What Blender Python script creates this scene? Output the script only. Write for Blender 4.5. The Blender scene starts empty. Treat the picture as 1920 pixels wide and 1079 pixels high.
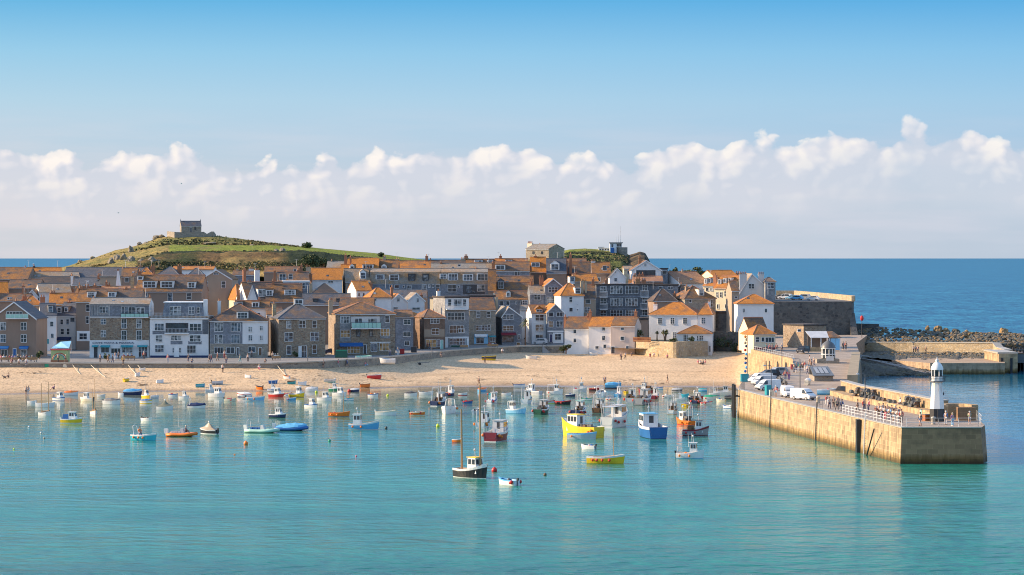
import bpy, bmesh, math, random
from mathutils import Vector, Matrix, noise as mnoise
R = math.radians
rnd = random.Random(7)
scene = bpy.context.scene
col = scene.collection
F = 4900.0      # focal length in photo pixels (1920 wide)
HC = 26.0       # camera height above the water
HZ = 484.0      # photo row of the true horizon
CX = 960.0

def gx(px, Y): return (px - CX) / F * Y
def gz(py, Y): return HC - (py - HZ) / F * Y
def gY(py, z): return F * (HC - z) / (py - HZ)
def ground(px, py, z=0.0):
    Y = gY(py, z); return Vector((gx(px, Y), Y, z))
def ppm(Y): return F / Y

# ---------------------------------------------------------------- materials
MATS = {}
GL = False
def new_mat(name):
    m = bpy.data.materials.new(name); m.use_nodes = True
    nt = m.node_tree; b = nt.nodes['Principled BSDF']
    return m, nt, b
def N(nt, typ, **kw):
    n = nt.nodes.new(typ)
    for k, v in kw.items():
        if k.startswith('i_'): n.inputs[k[2:].replace('_', ' ')].default_value = v
        else: setattr(n, k, v)
    return n
def L(nt, a, b): nt.links.new(a, b)
def pos_node(nt, scale=(1, 1, 1)):
    g = N(nt, 'ShaderNodeNewGeometry'); mp = N(nt, 'ShaderNodeMapping'); mp.inputs['Scale'].default_value = scale
    L(nt, g.outputs['Position'], mp.inputs['Vector']); return mp.outputs['Vector']
def noise_n(nt, vec, scale, detail=3, rough=.55):
    n = N(nt, 'ShaderNodeTexNoise'); n.inputs['Scale'].default_value = scale; n.inputs['Detail'].default_value = detail
    n.inputs['Roughness'].default_value = rough; L(nt, vec, n.inputs['Vector']); return n.outputs['Fac']
def ramp_n(nt, fac, stops, interp='LINEAR'):
    r = N(nt, 'ShaderNodeValToRGB'); cr = r.color_ramp; cr.interpolation = interp
    while len(cr.elements) < len(stops): cr.elements.new(0.5)
    for e, (p, c) in zip(cr.elements, stops): e.position = p; e.color = (c[0], c[1], c[2], 1)
    L(nt, fac, r.inputs['Fac']); return r.outputs['Color']
def mix_n(nt, fac, a, b, mode='MIX'):
    m = N(nt, 'ShaderNodeMix', data_type='RGBA', blend_type=mode)
    for s, v in ((m.inputs['Factor'], fac), (m.inputs['A'], a), (m.inputs['B'], b)):
        if isinstance(v, (int, float)): s.default_value = v
        elif isinstance(v, (tuple, list)): s.default_value = (v[0], v[1], v[2], 1)
        else: L(nt, v, s)
    return m.outputs['Result']
def math_n(nt, op, a, b=0.0, clamp=False):
    m = N(nt, 'ShaderNodeMath', operation=op); m.use_clamp = clamp
    for s, v in ((m.inputs[0], a), (m.inputs[1], b)):
        if isinstance(v, (int, float)): s.default_value = v
        else: L(nt, v, s)
    return m.outputs[0]
def bump_n(nt, b, h, strength=.4, dist=.05):
    n = N(nt, 'ShaderNodeBump'); n.inputs['Strength'].default_value = strength; n.inputs['Distance'].default_value = dist
    L(nt, h, n.inputs['Height']); L(nt, n.outputs['Normal'], b.inputs['Normal'])

def sc3(c, k): return tuple(min(1, x * k) for x in c)
def paint(name, c, rough=.5, var=.25, metal=0.0, scale=.6):
    """painted or plain surface with blotchy wear"""
    key = ('paint', name)
    if key in MATS: return MATS[key]
    m, nt, b = new_mat(name); v = pos_node(nt, (1, 1, .5))
    n = noise_n(nt, v, scale, 5, .65)
    L(nt, ramp_n(nt, n, [(.3, sc3(c, 1 - var)), (.7, sc3(c, 1 + var * .35))]), b.inputs['Base Color'])
    b.inputs['Roughness'].default_value = rough; b.inputs['Metallic'].default_value = metal
    MATS[key] = m; return m
def rubble(name, cols, scale=2.2, zs=1.7, mortar=(.3, .26, .2), bump=.6):
    """random coursed rubble: voronoi cells squashed to courses"""
    m, nt, b = new_mat(name); v = pos_node(nt, (1, 1, zs))
    vo = N(nt, 'ShaderNodeTexVoronoi'); vo.inputs['Scale'].default_value = scale; L(nt, v, vo.inputs['Vector'])
    ve = N(nt, 'ShaderNodeTexVoronoi', feature='DISTANCE_TO_EDGE'); ve.inputs['Scale'].default_value = scale; L(nt, v, ve.inputs['Vector'])
    sep = N(nt, 'ShaderNodeSeparateColor'); L(nt, vo.outputs['Color'], sep.inputs[0])
    st = [(i / max(1, len(cols) - 1), c) for i, c in enumerate(cols)]
    c1 = ramp_n(nt, sep.outputs[0], st)
    big = noise_n(nt, v, .25, 4)
    c2 = mix_n(nt, 1.0, c1, ramp_n(nt, big, [(.3, (.7, .7, .72)), (.7, (1.15, 1.1, 1.0))]), 'MULTIPLY')
    e = ramp_n(nt, ve.outputs['Distance'], [(.02, (0, 0, 0)), (.09, (1, 1, 1))])
    L(nt, mix_n(nt, e, mortar, c2), b.inputs['Base Color'])
    b.inputs['Roughness'].default_value = .9; bump_n(nt, b, e, bump, .04)
    return m
def roofmat(name, base, lich, amount, scale=.35):
    """slates in courses with blotches of orange lichen"""
    m, nt, b = new_mat(name); v = pos_node(nt)
    n = noise_n(nt, v, scale, 8, .72)
    n3 = noise_n(nt, v, .06, 3, .5)
    s = math_n(nt, 'ADD', n, math_n(nt, 'MULTIPLY', math_n(nt, 'SUBTRACT', n3, .5), .7))
    w = .5 - (amount - .5) * .5
    f = ramp_n(nt, s, [(max(0, w - .13), (0, 0, 0)), (min(1, w + .13), (1, 1, 1))])
    br = N(nt, 'ShaderNodeTexBrick'); br.inputs['Scale'].default_value = 1.0
    mp = N(nt, 'ShaderNodeMapping'); mp.inputs['Rotation'].default_value = (R(90), 0, 0); L(nt, v, mp.inputs['Vector'])
    L(nt, mp.outputs['Vector'], br.inputs['Vector'])
    br.inputs['Color1'].default_value = (.8, .8, .8, 1); br.inputs['Color2'].default_value = (1.1, 1.1, 1.1, 1)
    br.inputs['Mortar'].default_value = (.5, .5, .5, 1); br.inputs['Brick Width'].default_value = .5; br.inputs['Row Height'].default_value = .28
    br.inputs['Mortar Size'].default_value = .02
    fine = noise_n(nt, v, 3.0, 4, .7)
    c = mix_n(nt, f, ramp_n(nt, fine, [(.3, sc3(base, .7)), (.7, sc3(base, 1.3))]), ramp_n(nt, fine, [(.3, sc3(lich, .65)), (.7, sc3(lich, 1.25))]))
    L(nt, mix_n(nt, .8, c, br.outputs['Color'], 'MULTIPLY'), b.inputs['Base Color'])
    b.inputs['Roughness'].default_value = .85
    return m
def slatewall(name, c):
    m, nt, b = new_mat(name); v = pos_node(nt)
    mp = N(nt, 'ShaderNodeMapping'); mp.inputs['Rotation'].default_value = (R(90), 0, 0); L(nt, v, mp.inputs['Vector'])
    br = N(nt, 'ShaderNodeTexBrick'); L(nt, mp.outputs['Vector'], br.inputs['Vector']); br.inputs['Scale'].default_value = 1
    br.inputs['Color1'].default_value = (*sc3(c, .8), 1); br.inputs['Color2'].default_value = (*sc3(c, 1.2), 1)
    br.inputs['Mortar'].default_value = (*sc3(c, .5), 1); br.inputs['Brick Width'].default_value = .45; br.inputs['Row Height'].default_value = .3
    br.inputs['Mortar Size'].default_value = .015
    n = noise_n(nt, v, .4, 5, .6)
    L(nt, mix_n(nt, 1, br.outputs['Color'], ramp_n(nt, n, [(.3, (.75, .75, .75)), (.7, (1.2, 1.2, 1.2))]), 'MULTIPLY'), b.inputs['Base Color'])
    b.inputs['Roughness'].default_value = .65
    return m

COL = dict(white=(.78, .77, .74), cream=(.72, .65, .5), offwhite=(.66, .64, .6), black=(.02, .02, .023), dark=(.05, .05, .055), grey=(.3, .31, .32),
    lgrey=(.52, .53, .54), dgrey=(.12, .125, .13), blue=(.02, .12, .35), navy=(.015, .03, .1), lblue=(.12, .42, .68), sky=(.25, .55, .78),
    teal=(.02, .3, .35), turq=(.05, .48, .58), green=(.02, .3, .16), dgreen=(.01, .08, .04), red=(.55, .03, .025), maroon=(.2, .015, .03),
    orange=(.85, .2, .02), yellow=(.85, .55, .02), lime=(.6, .7, .05), pink=(.75, .15, .22), brown=(.16, .08, .035), wood=(.38, .22, .1),
    tan=(.42, .33, .22), khaki=(.2, .2, .14), rust=(.35, .12, .04), beige=(.55, .46, .34), skin=(.55, .33, .23), hair=(.06, .035, .02),
    denim=(.06, .1, .2), purple=(.2, .08, .3), steel=(.4, .41, .42), mint=(.35, .6, .5), concrete=(.42, .38, .31), brick=(.36, .15, .07))
def C(n, rough=.45):
    if n == 'glass' and GL: n = rnd.choice(['glass', 'glass', 'glassb', 'glassc'])
    if n in ('glassb', 'glassc'):
        if n not in MATS:
            m, nt, b = new_mat('window_' + n); v = pos_node(nt); n_ = noise_n(nt, v, 1.1, 2)
            L(nt, ramp_n(nt, n_, [(.42, (.03, .04, .05)), (.6, (.3, .31, .31) if n == 'glassb' else (.14, .18, .22))]), b.inputs['Base Color']); b.inputs['Roughness'].default_value = .1; MATS[n] = m
        return MATS[n]
    if n == 'glass':
        if 'glass' not in MATS:
            m, nt, b = new_mat('window_glass'); v = pos_node(nt)
            n_ = noise_n(nt, v, .7, 2)
            L(nt, ramp_n(nt, n_, [(.35, (.015, .02, .025)), (.7, (.07, .085, .1))]), b.inputs['Base Color'])
            b.inputs['Roughness'].default_value = .08; b.inputs['Specular IOR Level'].default_value = .6
            MATS['glass'] = m
        return MATS['glass']
    if n == 'warmglass':
        if n not in MATS:
            m, nt, b = new_mat('window_glass_warm'); v = pos_node(nt)
            n_ = noise_n(nt, v, .9, 2)
            L(nt, ramp_n(nt, n_, [(.35, (.12, .06, .02)), (.65, (.6, .36, .16))]), b.inputs['Base Color']); b.inputs['Roughness'].default_value = .12
            MATS[n] = m
        return MATS[n]
    return paint(n, COL[n], rough, .18)

# ---------------------------------------------------------------- mesh builder
class MB:
    def __init__(s): s.v = []; s.f = []; s.m = []
    def add(s, vs, fs, mi=0):
        o = len(s.v); s.v += [tuple(p) for p in vs]; s.f += [tuple(o + i for i in q) for q in fs]; s.m += [mi] * len(fs); return s
    def box(s, x0, x1, y0, y1, z0, z1, mi=0):
        vs = [(x0, y0, z0), (x1, y0, z0), (x1, y1, z0), (x0, y1, z0), (x0, y0, z1), (x1, y0, z1), (x1, y1, z1), (x0, y1, z1)]
        return s.add(vs, [(0, 3, 2, 1), (4, 5, 6, 7), (0, 1, 5, 4), (1, 2, 6, 5), (2, 3, 7, 6), (3, 0, 4, 7)], mi)
    def cbox(s, c, d, mi=0): return s.box(c[0] - d[0] / 2, c[0] + d[0] / 2, c[1] - d[1] / 2, c[1] + d[1] / 2, c[2] - d[2] / 2, c[2] + d[2] / 2, mi)
    def frust(s, z0, r0, z1, r1, mi=0):
        """r = (x0,x1,y0,y1) rectangles at two heights"""
        a, b = r0, r1
        vs = [(a[0], a[2], z0), (a[1], a[2], z0), (a[1], a[3], z0), (a[0], a[3], z0), (b[0], b[2], z1), (b[1], b[2], z1), (b[1], b[3], z1), (b[0], b[3], z1)]
        return s.add(vs, [(0, 3, 2, 1), (4, 5, 6, 7), (0, 1, 5, 4), (1, 2, 6, 5), (2, 3, 7, 6), (3, 0, 4, 7)], mi)
    def prism(s, pts, z0, z1, mi=0):
        n = len(pts); vs = [(p[0], p[1], z0) for p in pts] + [(p[0], p[1], z1) for p in pts]
        fs = [tuple(range(n - 1, -1, -1)), tuple(range(n, 2 * n))] + [(i, (i + 1) % n, n + (i + 1) % n, n + i) for i in range(n)]
        return s.add(vs, fs, mi)
    def rod(s, a, b, r, r2=None, n=6, mi=0):
        a = Vector(a); b = Vector(b); d = (b - a); r2 = r if r2 is None else r2
        if d.length < 1e-6: return s
        q = d.to_track_quat('Z', 'Y'); vs = []
        for p, rr in ((a, r), (b, r2)):
            for i in range(n): vs.append(p + q @ Vector((math.cos(i * 2 * math.pi / n) * rr, math.sin(i * 2 * math.pi / n) * rr, 0)))
        return s.add(vs, [tuple(range(n - 1, -1, -1)), tuple(range(n, 2 * n))] + [(i, (i + 1) % n, n + (i + 1) % n, n + i) for i in range(n)], mi)
    def path(s, pts, r, n=6, mi=0):
        for a, b in zip(pts, pts[1:]): s.rod(a, b, r, n=n, mi=mi)
        return s
    def sweep(s, pts, r, n=8, mi=0):
        P = [Vector(p) for p in pts]; vs = []; k = len(P)
        for i, p in enumerate(P):
            d = (P[min(i + 1, k - 1)] - P[max(i - 1, 0)]).normalized(); u = d.cross(Vector((0, 0, 1))).normalized(); w = u.cross(d)
            vs += [p + (u * math.cos(j * 2 * math.pi / n) + w * math.sin(j * 2 * math.pi / n)) * r for j in range(n)]
        return s.add(vs, [tuple(range(n)), tuple(range(k * n - 1, (k - 1) * n - 1, -1))] + [(i * n + j, (i + 1) * n + j, (i + 1) * n + (j + 1) % n, i * n + (j + 1) % n) for i in range(k - 1) for j in range(n)], mi)
    def lathe(s, prof, c=(0, 0, 0), n=16, mi=0):
        vs = []; k = len(prof)
        for i in range(n):
            a = 2 * math.pi * i / n
            for (r, z) in prof: vs.append((c[0] + r * math.cos(a), c[1] + r * math.sin(a), c[2] + z))
        fs = [(i * k + j, ((i + 1) % n) * k + j, ((i + 1) % n) * k + j + 1, i * k + j + 1) for i in range(n) for j in range(k - 1)]
        return s.add(vs, fs, mi)
    def ball(s, c, r, n=10, sq=1.0, mi=0):
        k = 6; prof = [(r * math.sin(math.pi * j / k) + 1e-4, -r * sq * math.cos(math.pi * j / k)) for j in range(k + 1)]
        return s.lathe(prof, c, n, mi)
    def quad(s, a, b, c, d, mi=0): return s.add([a, b, c, d], [(0, 1, 2, 3)], mi)
    def build(s, name, mats, parent=None, smooth=False, loc=None):
        me = bpy.data.meshes.new(name); me.from_pydata(s.v, [], s.f)
        if not isinstance(mats, (list, tuple)): mats = [mats]
        for m in mats: me.materials.append(m if not isinstance(m, str) else C(m))
        me.polygons.foreach_set('material_index', s.m)
        if smooth: me.polygons.foreach_set('use_smooth', [True] * len(s.f))
        me.update()
        o = bpy.data.objects.new(name, me); col.objects.link(o)
        if parent: o.parent = parent
        if loc is not None: o.location = loc
        return o
def tag(o, label=None, cat=None, group=None, kind=None):
    if label: o['label'] = label
    if cat: o['category'] = cat
    if group: o['group'] = group
    if kind: o['kind'] = kind
    return o
def empty(name, loc, rz=0, label=None, cat=None, group=None):
    o = bpy.data.objects.new(name, None); col.objects.link(o); o.location = loc; o.rotation_euler = (0, 0, rz); o.empty_display_size = .3
    return tag(o, label, cat, group)
def interp(x, pts):
    if x <= pts[0][0]: return pts[0][1]
    for (a, va), (b, vb) in zip(pts, pts[1:]):
        if x <= b: return va + (vb - va) * (x - a) / (b - a)
    return pts[-1][1]
def fb(x, y, z=0.0, o=4, s=1.0): return mnoise.fractal(Vector((x * s, y * s, z * s)), 1.0, 2.0, o)
# ================================================================ camera, sun, sky
cam_d = bpy.data.cameras.new('camera'); cam = bpy.data.objects.new('camera', cam_d); col.objects.link(cam)
cam.location = (0, 0, HC); cam.rotation_euler = (R(90), 0, 0)
cam_d.sensor_width = 36; cam_d.lens = 36 * F / 1920; cam_d.shift_y = (HZ - 539.5) / 1920
cam_d.clip_start = 1; cam_d.clip_end = 200000
scene.camera = cam
SUN_AZ, SUN_EL = R(6), R(23)     # the sun stands left and a little behind the town
sd = Vector((-math.cos(SUN_AZ) * math.cos(SUN_EL), math.sin(SUN_AZ) * math.cos(SUN_EL), math.sin(SUN_EL)))
sl = bpy.data.lights.new('sun', 'SUN'); sl.energy = 3.5; sl.angle = R(.6); sl.color = (1.0, .73, .45)
so = bpy.data.objects.new('sun', sl); col.objects.link(so); so.rotation_euler = sd.to_track_quat('Z', 'Y').to_euler()
scene.render.engine = 'CYCLES'; scene.cycles.filter_width = 1.05
scene.view_settings.view_transform = 'Standard'; scene.view_settings.look = 'None'
scene.view_settings.exposure = 1.25; scene.view_settings.gamma = 1.0

w = bpy.data.worlds.new('World'); scene.world = w; w.use_nodes = True
nt = w.node_tree; bg = nt.nodes['Background']
sky = N(nt, 'ShaderNodeTexSky', sky_type='NISHITA'); sky.sun_disc = False; sky.sun_elevation = SUN_EL
sky.sun_rotation = math.atan2(sd.x, sd.y); sky.air_density = 1.0; sky.dust_density = .6; sky.ozone_density = 1.5
tc = N(nt, 'ShaderNodeTexCoord'); sx = N(nt, 'ShaderNodeSeparateXYZ'); L(nt, tc.outputs['Generated'], sx.inputs[0])
az = math_n(nt, 'ARCTAN2', sx.outputs['X'], sx.outputs['Y']); el = sx.outputs['Z']
# clear air near the horizon: pale, then blue within a few degrees (values are divided by the background strength)
BGS = .15
SK = 1 / BGS
def lin(r, g, b, k=2 ** -1.25): return tuple(((v / 255) ** 2.2) * k for v in (r, g, b))
skyc = ramp_n(nt, math_n(nt, 'MULTIPLY', el, 5.0), [(0, lin(196, 204, 216)), (.12, lin(205, 212, 223)), (.17, lin(188, 206, 223)), (.23, lin(181, 207, 228)), (.3, lin(172, 208, 232)), (.39, lin(146, 200, 234)), (.5, lin(94, 176, 228)), (.8, lin(50, 140, 215)), (1, lin(60, 140, 210))])
# a bank of cumulus: its skyline over azimuth, then billows from noise
fc = N(nt, 'ShaderNodeFloatCurve'); cm = fc.mapping; cv = cm.curves[0]
tops = [(-.2, 268), (-.19, 262), (-.175, 292), (-.15, 285), (-.125, 276), (-.105, 300), (-.085, 302), (-.06, 283), (-.045, 287), (-.03, 268), (-.012, 272), (.0, 262), (.014, 285), (.04, 292),
        (.055, 272), (.067, 250), (.078, 276), (.09, 254), (.106, 262), (.118, 246), (.13, 240), (.142, 244), (.1515, 224), (.162, 240), (.175, 238), (.186, 262), (.2, 258)]
while len(cv.points) < len(tops): cv.points.new(.5, .5)
for p, (a, y) in zip(cv.points, tops): p.location = ((a + .2) / .4, (484 - y) / 4900 * 10); p.handle_type = 'AUTO'
cm.update()
L(nt, math_n(nt, 'MULTIPLY', math_n(nt, 'ADD', az, .2), 2.5), fc.inputs['Value'])
top = math_n(nt, 'MULTIPLY', fc.outputs['Value'], .1)
cmb = N(nt, 'ShaderNodeCombineXYZ'); L(nt, az, cmb.inputs[0]); L(nt, math_n(nt, 'MULTIPLY', el, 1.25), cmb.inputs[1])
cmb2 = N(nt, 'ShaderNodeVectorMath', operation='ADD'); L(nt, cmb.outputs[0], cmb2.inputs[0]); cmb2.inputs[1].default_value = (-.0025, .002, 0)
def billow(vec):
    v1 = N(nt, 'ShaderNodeTexVoronoi', feature='SMOOTH_F1', voronoi_dimensions='2D'); v1.inputs['Scale'].default_value = 48; v1.inputs['Smoothness'].default_value = .35
    v1.inputs['Detail'].default_value = 2.0; v1.inputs['Roughness'].default_value = .5
    wn = N(nt, 'ShaderNodeTexNoise', noise_dimensions='2D'); wn.inputs['Scale'].default_value = 60; wn.inputs['Detail'].default_value = 4; L(nt, vec, wn.inputs['Vector'])
    wv = N(nt, 'ShaderNodeVectorMath', operation='SCALE'); L(nt, wn.outputs['Color'], wv.inputs[0]); wv.inputs['Scale'].default_value = .009
    ad = N(nt, 'ShaderNodeVectorMath', operation='ADD'); L(nt, vec, ad.inputs[0]); L(nt, wv.outputs[0], ad.inputs[1])
    L(nt, ad.outputs[0], v1.inputs['Vector']); return v1.outputs['Distance']
b1 = billow(cmb.outputs[0]); b2 = billow(cmb2.outputs[0])
d = math_n(nt, 'SUBTRACT', math_n(nt, 'ADD', math_n(nt, 'SUBTRACT', top, el), .006), math_n(nt, 'MULTIPLY', math_n(nt, 'ADD', b1, math_n(nt, 'MULTIPLY', math_n(nt, 'SUBTRACT', noise_n(nt, cmb.outputs[0], 150, 4, .6), .5), .6)), .011))
mask = ramp_n(nt, math_n(nt, 'MULTIPLY', d, 100), [(0, (0, 0, 0)), (.16, (.75, .75, .75)), (.45, (1, 1, 1))])
big = noise_n(nt, cmb.outputs[0], 22, 4)
# how deep below its own top edge: the bank fades down into the haze
deep = ramp_n(nt, math_n(nt, 'MULTIPLY', math_n(nt, 'ADD', math_n(nt, 'SUBTRACT', top, el), math_n(nt, 'MULTIPLY', math_n(nt, 'SUBTRACT', big, .5), .02)), 30), [(.2, (1, 1, 1)), (.65, (.6, .6, .6)), (1, (.1, .1, .1))])
edge = ramp_n(nt, math_n(nt, 'MULTIPLY', math_n(nt, 'SUBTRACT', top, el), 25), [(0, (.22, .22, .22)), (.35, (.1, .1, .1)), (.7, (0, 0, 0))])
light = ramp_n(nt, math_n(nt, 'ADD', edge, math_n(nt, 'ADD', math_n(nt, 'MULTIPLY', math_n(nt, 'SUBTRACT', b2, b1), 1.1), math_n(nt, 'SUBTRACT', .92, math_n(nt, 'MULTIPLY', b1, .8)))), [(.28, lin(209, 215, 228)), (.48, lin(225, 226, 234)), (.68, lin(240, 236, 238)), (.9, lin(254, 247, 241))])
light = mix_n(nt, ramp_n(nt, math_n(nt, 'MULTIPLY', math_n(nt, 'SUBTRACT', top, el), 25), [(.05, (0, 0, 0)), (.35, (.45, .45, .45)), (.7, (.85, .85, .85))]), light, lin(217, 219, 228))
mm = math_n(nt, 'MULTIPLY', mask, deep)
str_ = N(nt, 'ShaderNodeTexNoise'); str_.inputs['Scale'].default_value = 14; str_.inputs['Detail'].default_value = 4
mp = N(nt, 'ShaderNodeMapping'); mp.inputs['Scale'].default_value = (1, 7, 1); L(nt, cmb.outputs[0], mp.inputs['Vector']); L(nt, mp.outputs[0], str_.inputs['Vector'])
low = ramp_n(nt, math_n(nt, 'MULTIPLY', el, 5), [(0, (.25, .25, .25)), (.08, (.5, .5, .5)), (.22, (.2, .2, .2)), (.3, (0, 0, 0))])
haze_c = mix_n(nt, math_n(nt, 'MULTIPLY', low, ramp_n(nt, str_.outputs['Fac'], [(.4, (0, 0, 0)), (.65, (1, 1, 1))])), skyc, lin(226, 220, 228))
near = mix_n(nt, mm, haze_c, light)
# left of the picture the air toward the sun is paler
warm = ramp_n(nt, math_n(nt, 'MULTIPLY', math_n(nt, 'ADD', az, .25), 2), [(.05, (1.12, 1.05, .99)), (.5, (1, 1, 1)), (.95, (.84, .93, .99))])
near = mix_n(nt, math_n(nt, 'SUBTRACT', 1.0, math_n(nt, 'MULTIPLY', mm, .75)), near, warm, 'MULTIPLY')
sc = N(nt, 'ShaderNodeVectorMath', operation='SCALE'); L(nt, near, sc.inputs[0]); sc.inputs['Scale'].default_value = SK
fin = mix_n(nt, ramp_n(nt, el, [(.13, (0, 0, 0)), (.3, (1, 1, 1))]), sc.outputs[0], sky.outputs[0])
w.cycles.sampling_method = 'MANUAL'; w.cycles.sample_map_resolution = 128
L(nt, fin, bg.inputs['Color']); bg.inputs['Strength'].default_value = BGS

# ================================================================ water
def water_mat(name, far):
    m, nt, b = new_mat(name); v = pos_node(nt)
    g = N(nt, 'ShaderNodeNewGeometry'); s = N(nt, 'ShaderNodeSeparateXYZ'); L(nt, g.outputs['Position'], s.inputs[0])
    y = s.outputs['Y']; x = s.outputs['X']
    big = noise_n(nt, pos_node(nt, (.012, .03, 1)), 1.0, 4)
    if far:
        c = ramp_n(nt, math_n(nt, 'DIVIDE', y, 3000), [(.1, (.014, .15, .26)), (.25, (.013, .145, .26)), (.5, (.013, .14, .255)), (1, (.016, .14, .255))]); b.inputs['Specular IOR Level'].default_value = .12
    else:
        yy = math_n(nt, 'ADD', y, math_n(nt, 'MULTIPLY', math_n(nt, 'SUBTRACT', big, .5), 90))
        yy = math_n(nt, 'SUBTRACT', yy, math_n(nt, 'MULTIPLY', x, .35))
        c = ramp_n(nt, math_n(nt, 'DIVIDE', yy, 600), [(.36, (.006, .15, .118)), (.5, (.012, .19, .148)), (.62, (.035, .215, .18)), (.72, (.07, .22, .17)), (.8, (.13, .23, .17)), (.88, (.24, .23, .15))])
    fx_ = math_n(nt, 'MULTIPLY', math_n(nt, 'DIVIDE', math_n(nt, 'SUBTRACT', x, 58), 14, True), math_n(nt, 'DIVIDE', math_n(nt, 'SUBTRACT', y, 270), 75, True))
    if not far: c = mix_n(nt, fx_, c, (.012, .14, .24))
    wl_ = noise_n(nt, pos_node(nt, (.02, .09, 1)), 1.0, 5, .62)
    c = mix_n(nt, 1, c, ramp_n(nt, wl_, [(.34, (.6, .76, .8)), (.5, (1, 1, 1)), (.66, (1.4, 1.22, 1.16))]), 'MULTIPLY')  # wind lanes: darker and paler surface reflection painted into the base colour
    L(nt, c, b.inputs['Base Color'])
    # wind patches change how rough the surface reads
    pat = noise_n(nt, pos_node(nt, (.01, .035, 1)), 1.0, 5, .6)
    rg_ = ramp_n(nt, math_n(nt, 'DIVIDE', math_n(nt, 'ADD', y, math_n(nt, 'MULTIPLY', x, -.4)), 600), [(.33, (.22, .22, .22)), (.5, (.2, .2, .2)), (.62, (.1, .1, .1)), (.8, (.06, .06, .06))])
    L(nt, math_n(nt, 'MULTIPLY', rg_, ramp_n(nt, pat, [(.35, (.6, .6, .6)), (.7, (1.2, 1.2, 1.2))])), b.inputs['Roughness'])
    b.inputs['IOR'].default_value = 1.33
    if not far: b.inputs['Specular IOR Level'].default_value = .34
    if far:
        h = math_n(nt, 'ADD', noise_n(nt, pos_node(nt, (.12, .06, 1)), 1, 3, .6), math_n(nt, 'MULTIPLY', noise_n(nt, pos_node(nt, (.02, .02, 1)), 1, 4), 5))
        h = math_n(nt, 'MULTIPLY', h, ramp_n(nt, math_n(nt, 'DIVIDE', y, 4000), [(.25, (1, 1, 1)), (.6, (.5, .5, .5)), (1, (.15, .15, .15))])); bump_n(nt, b, h, 1, 3.2)
        # wave faces seen at this shallow angle show mostly the water's own colour: a diffuse body under a thin broken gloss
        df = N(nt, 'ShaderNodeBsdfDiffuse'); gl = N(nt, 'ShaderNodeBsdfGlossy'); gl.inputs['Roughness'].default_value = .28; mx = N(nt, 'ShaderNodeMixShader'); mx.inputs[0].default_value = .2
        nm = b.inputs['Normal'].links[0].from_socket; L(nt, nm, gl.inputs['Normal']); L(nt, nm, df.inputs['Normal']); L(nt, c, df.inputs['Color'])
        L(nt, df.outputs[0], mx.inputs[1]); L(nt, gl.outputs[0], mx.inputs[2]); L(nt, mx.outputs[0], nt.nodes['Material Output'].inputs['Surface'])
    else:
        h1 = noise_n(nt, pos_node(nt, (.28, .4, 1)), 1.0, 2, .5); h2 = noise_n(nt, pos_node(nt, (1.5, 2.2, 1)), 1.0, 3, .6)
        amp = ramp_n(nt, math_n(nt, 'DIVIDE', math_n(nt, 'ADD', y, math_n(nt, 'MULTIPLY', x, -.5)), 600), [(.3, (1.6, 1.6, 1.6)), (.44, (1.1, 1.1, 1.1)), (.55, (.4, .4, .4)), (.7, (.2, .2, .2)), (.85, (.08, .08, .08))])
        amp = math_n(nt, 'MULTIPLY', amp, math_n(nt, 'ADD', math_n(nt, 'MULTIPLY', pat, 1.2), .4))
        h = math_n(nt, 'MULTIPLY', math_n(nt, 'ADD', h1, math_n(nt, 'MULTIPLY', h2, .16)), amp)
        bump_n(nt, b, h, 1.0, .55)
    return m
# the open sea and the harbour water are one level; the sheets meet along the old quay and the pier
sea = MB()
XS = [-60000, -24000, -9000, -3600, -1500, -600, 0, 600, 1500, 3600, 9000, 24000, 60000]; YS = [700, 1100, 1800, 3000, 5500, 10000, 20000, 45000, 120000]
sea.add([(x, y, -.15) for x in XS for y in YS], [(i * 9 + j, i * 9 + 9 + j, i * 9 + 10 + j, i * 9 + j + 1) for i in range(12) for j in range(8)])
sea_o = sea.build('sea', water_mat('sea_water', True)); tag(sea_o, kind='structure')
hb = MB(); hb.quad((-300, -200, 0), (400, -200, 0), (400, 330, 0), (-300, 330, 0))
hb.quad((-300, 330, 0), (400, 330, 0), (400, 702, 0), (-300, 702, 0))
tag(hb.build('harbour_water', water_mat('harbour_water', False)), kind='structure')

# ================================================================ beach and quay line (photo rows -> world)
WL = [(-200, 742), (0, 740), (150, 737), (300, 734), (450, 734), (560, 734), (680, 729), (800, 726), (1000, 726), (1200, 726), (1385, 727), (1400, 762), (1520, 775)]
QT = [(-200, 682), (0, 682), (260, 683), (500, 683), (600, 679.5), (640, 677), (700, 673), (740, 670), (780, 666), (825, 661), (870, 657), (910, 654), (975, 651), (1060, 650), (1120, 650), (1200, 646), (1330, 640), (1380, 636), (1440, 640)]
QB = [(-200, 689), (0, 689), (260, 690), (500, 691), (600, 691), (700, 686), (740, 683), (780, 677), (825, 671), (870, 667), (910, 664), (975, 661), (1060, 662), (1120, 664), (1180, 667), (1260, 668), (1330, 661), (1390, 652), (1440, 652)]
ZB = [(-200, 3.5), (0, 3.45), (500, 3.4), (700, 3.25), (1000, 2.85), (1200, 2.7), (1330, 2.9), (1440, 4.0)]
def beach_profile(px):
    zb = interp(px, ZB); return gY(interp(px, WL), 0), gY(interp(px, QB), zb), zb
def quayY(px): return beach_profile(px)[1]
def quayZ(px): return gz(interp(px, QT), quayY(px)) if px < 1080 else 4.4
def beach_z(X, Y):
    px = CX + F * X / Y; Yw, Yb, zb = beach_profile(px); t = (Y - Yw) / (Yb - Yw)
    return zb * t if t < 1 else zb
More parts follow.
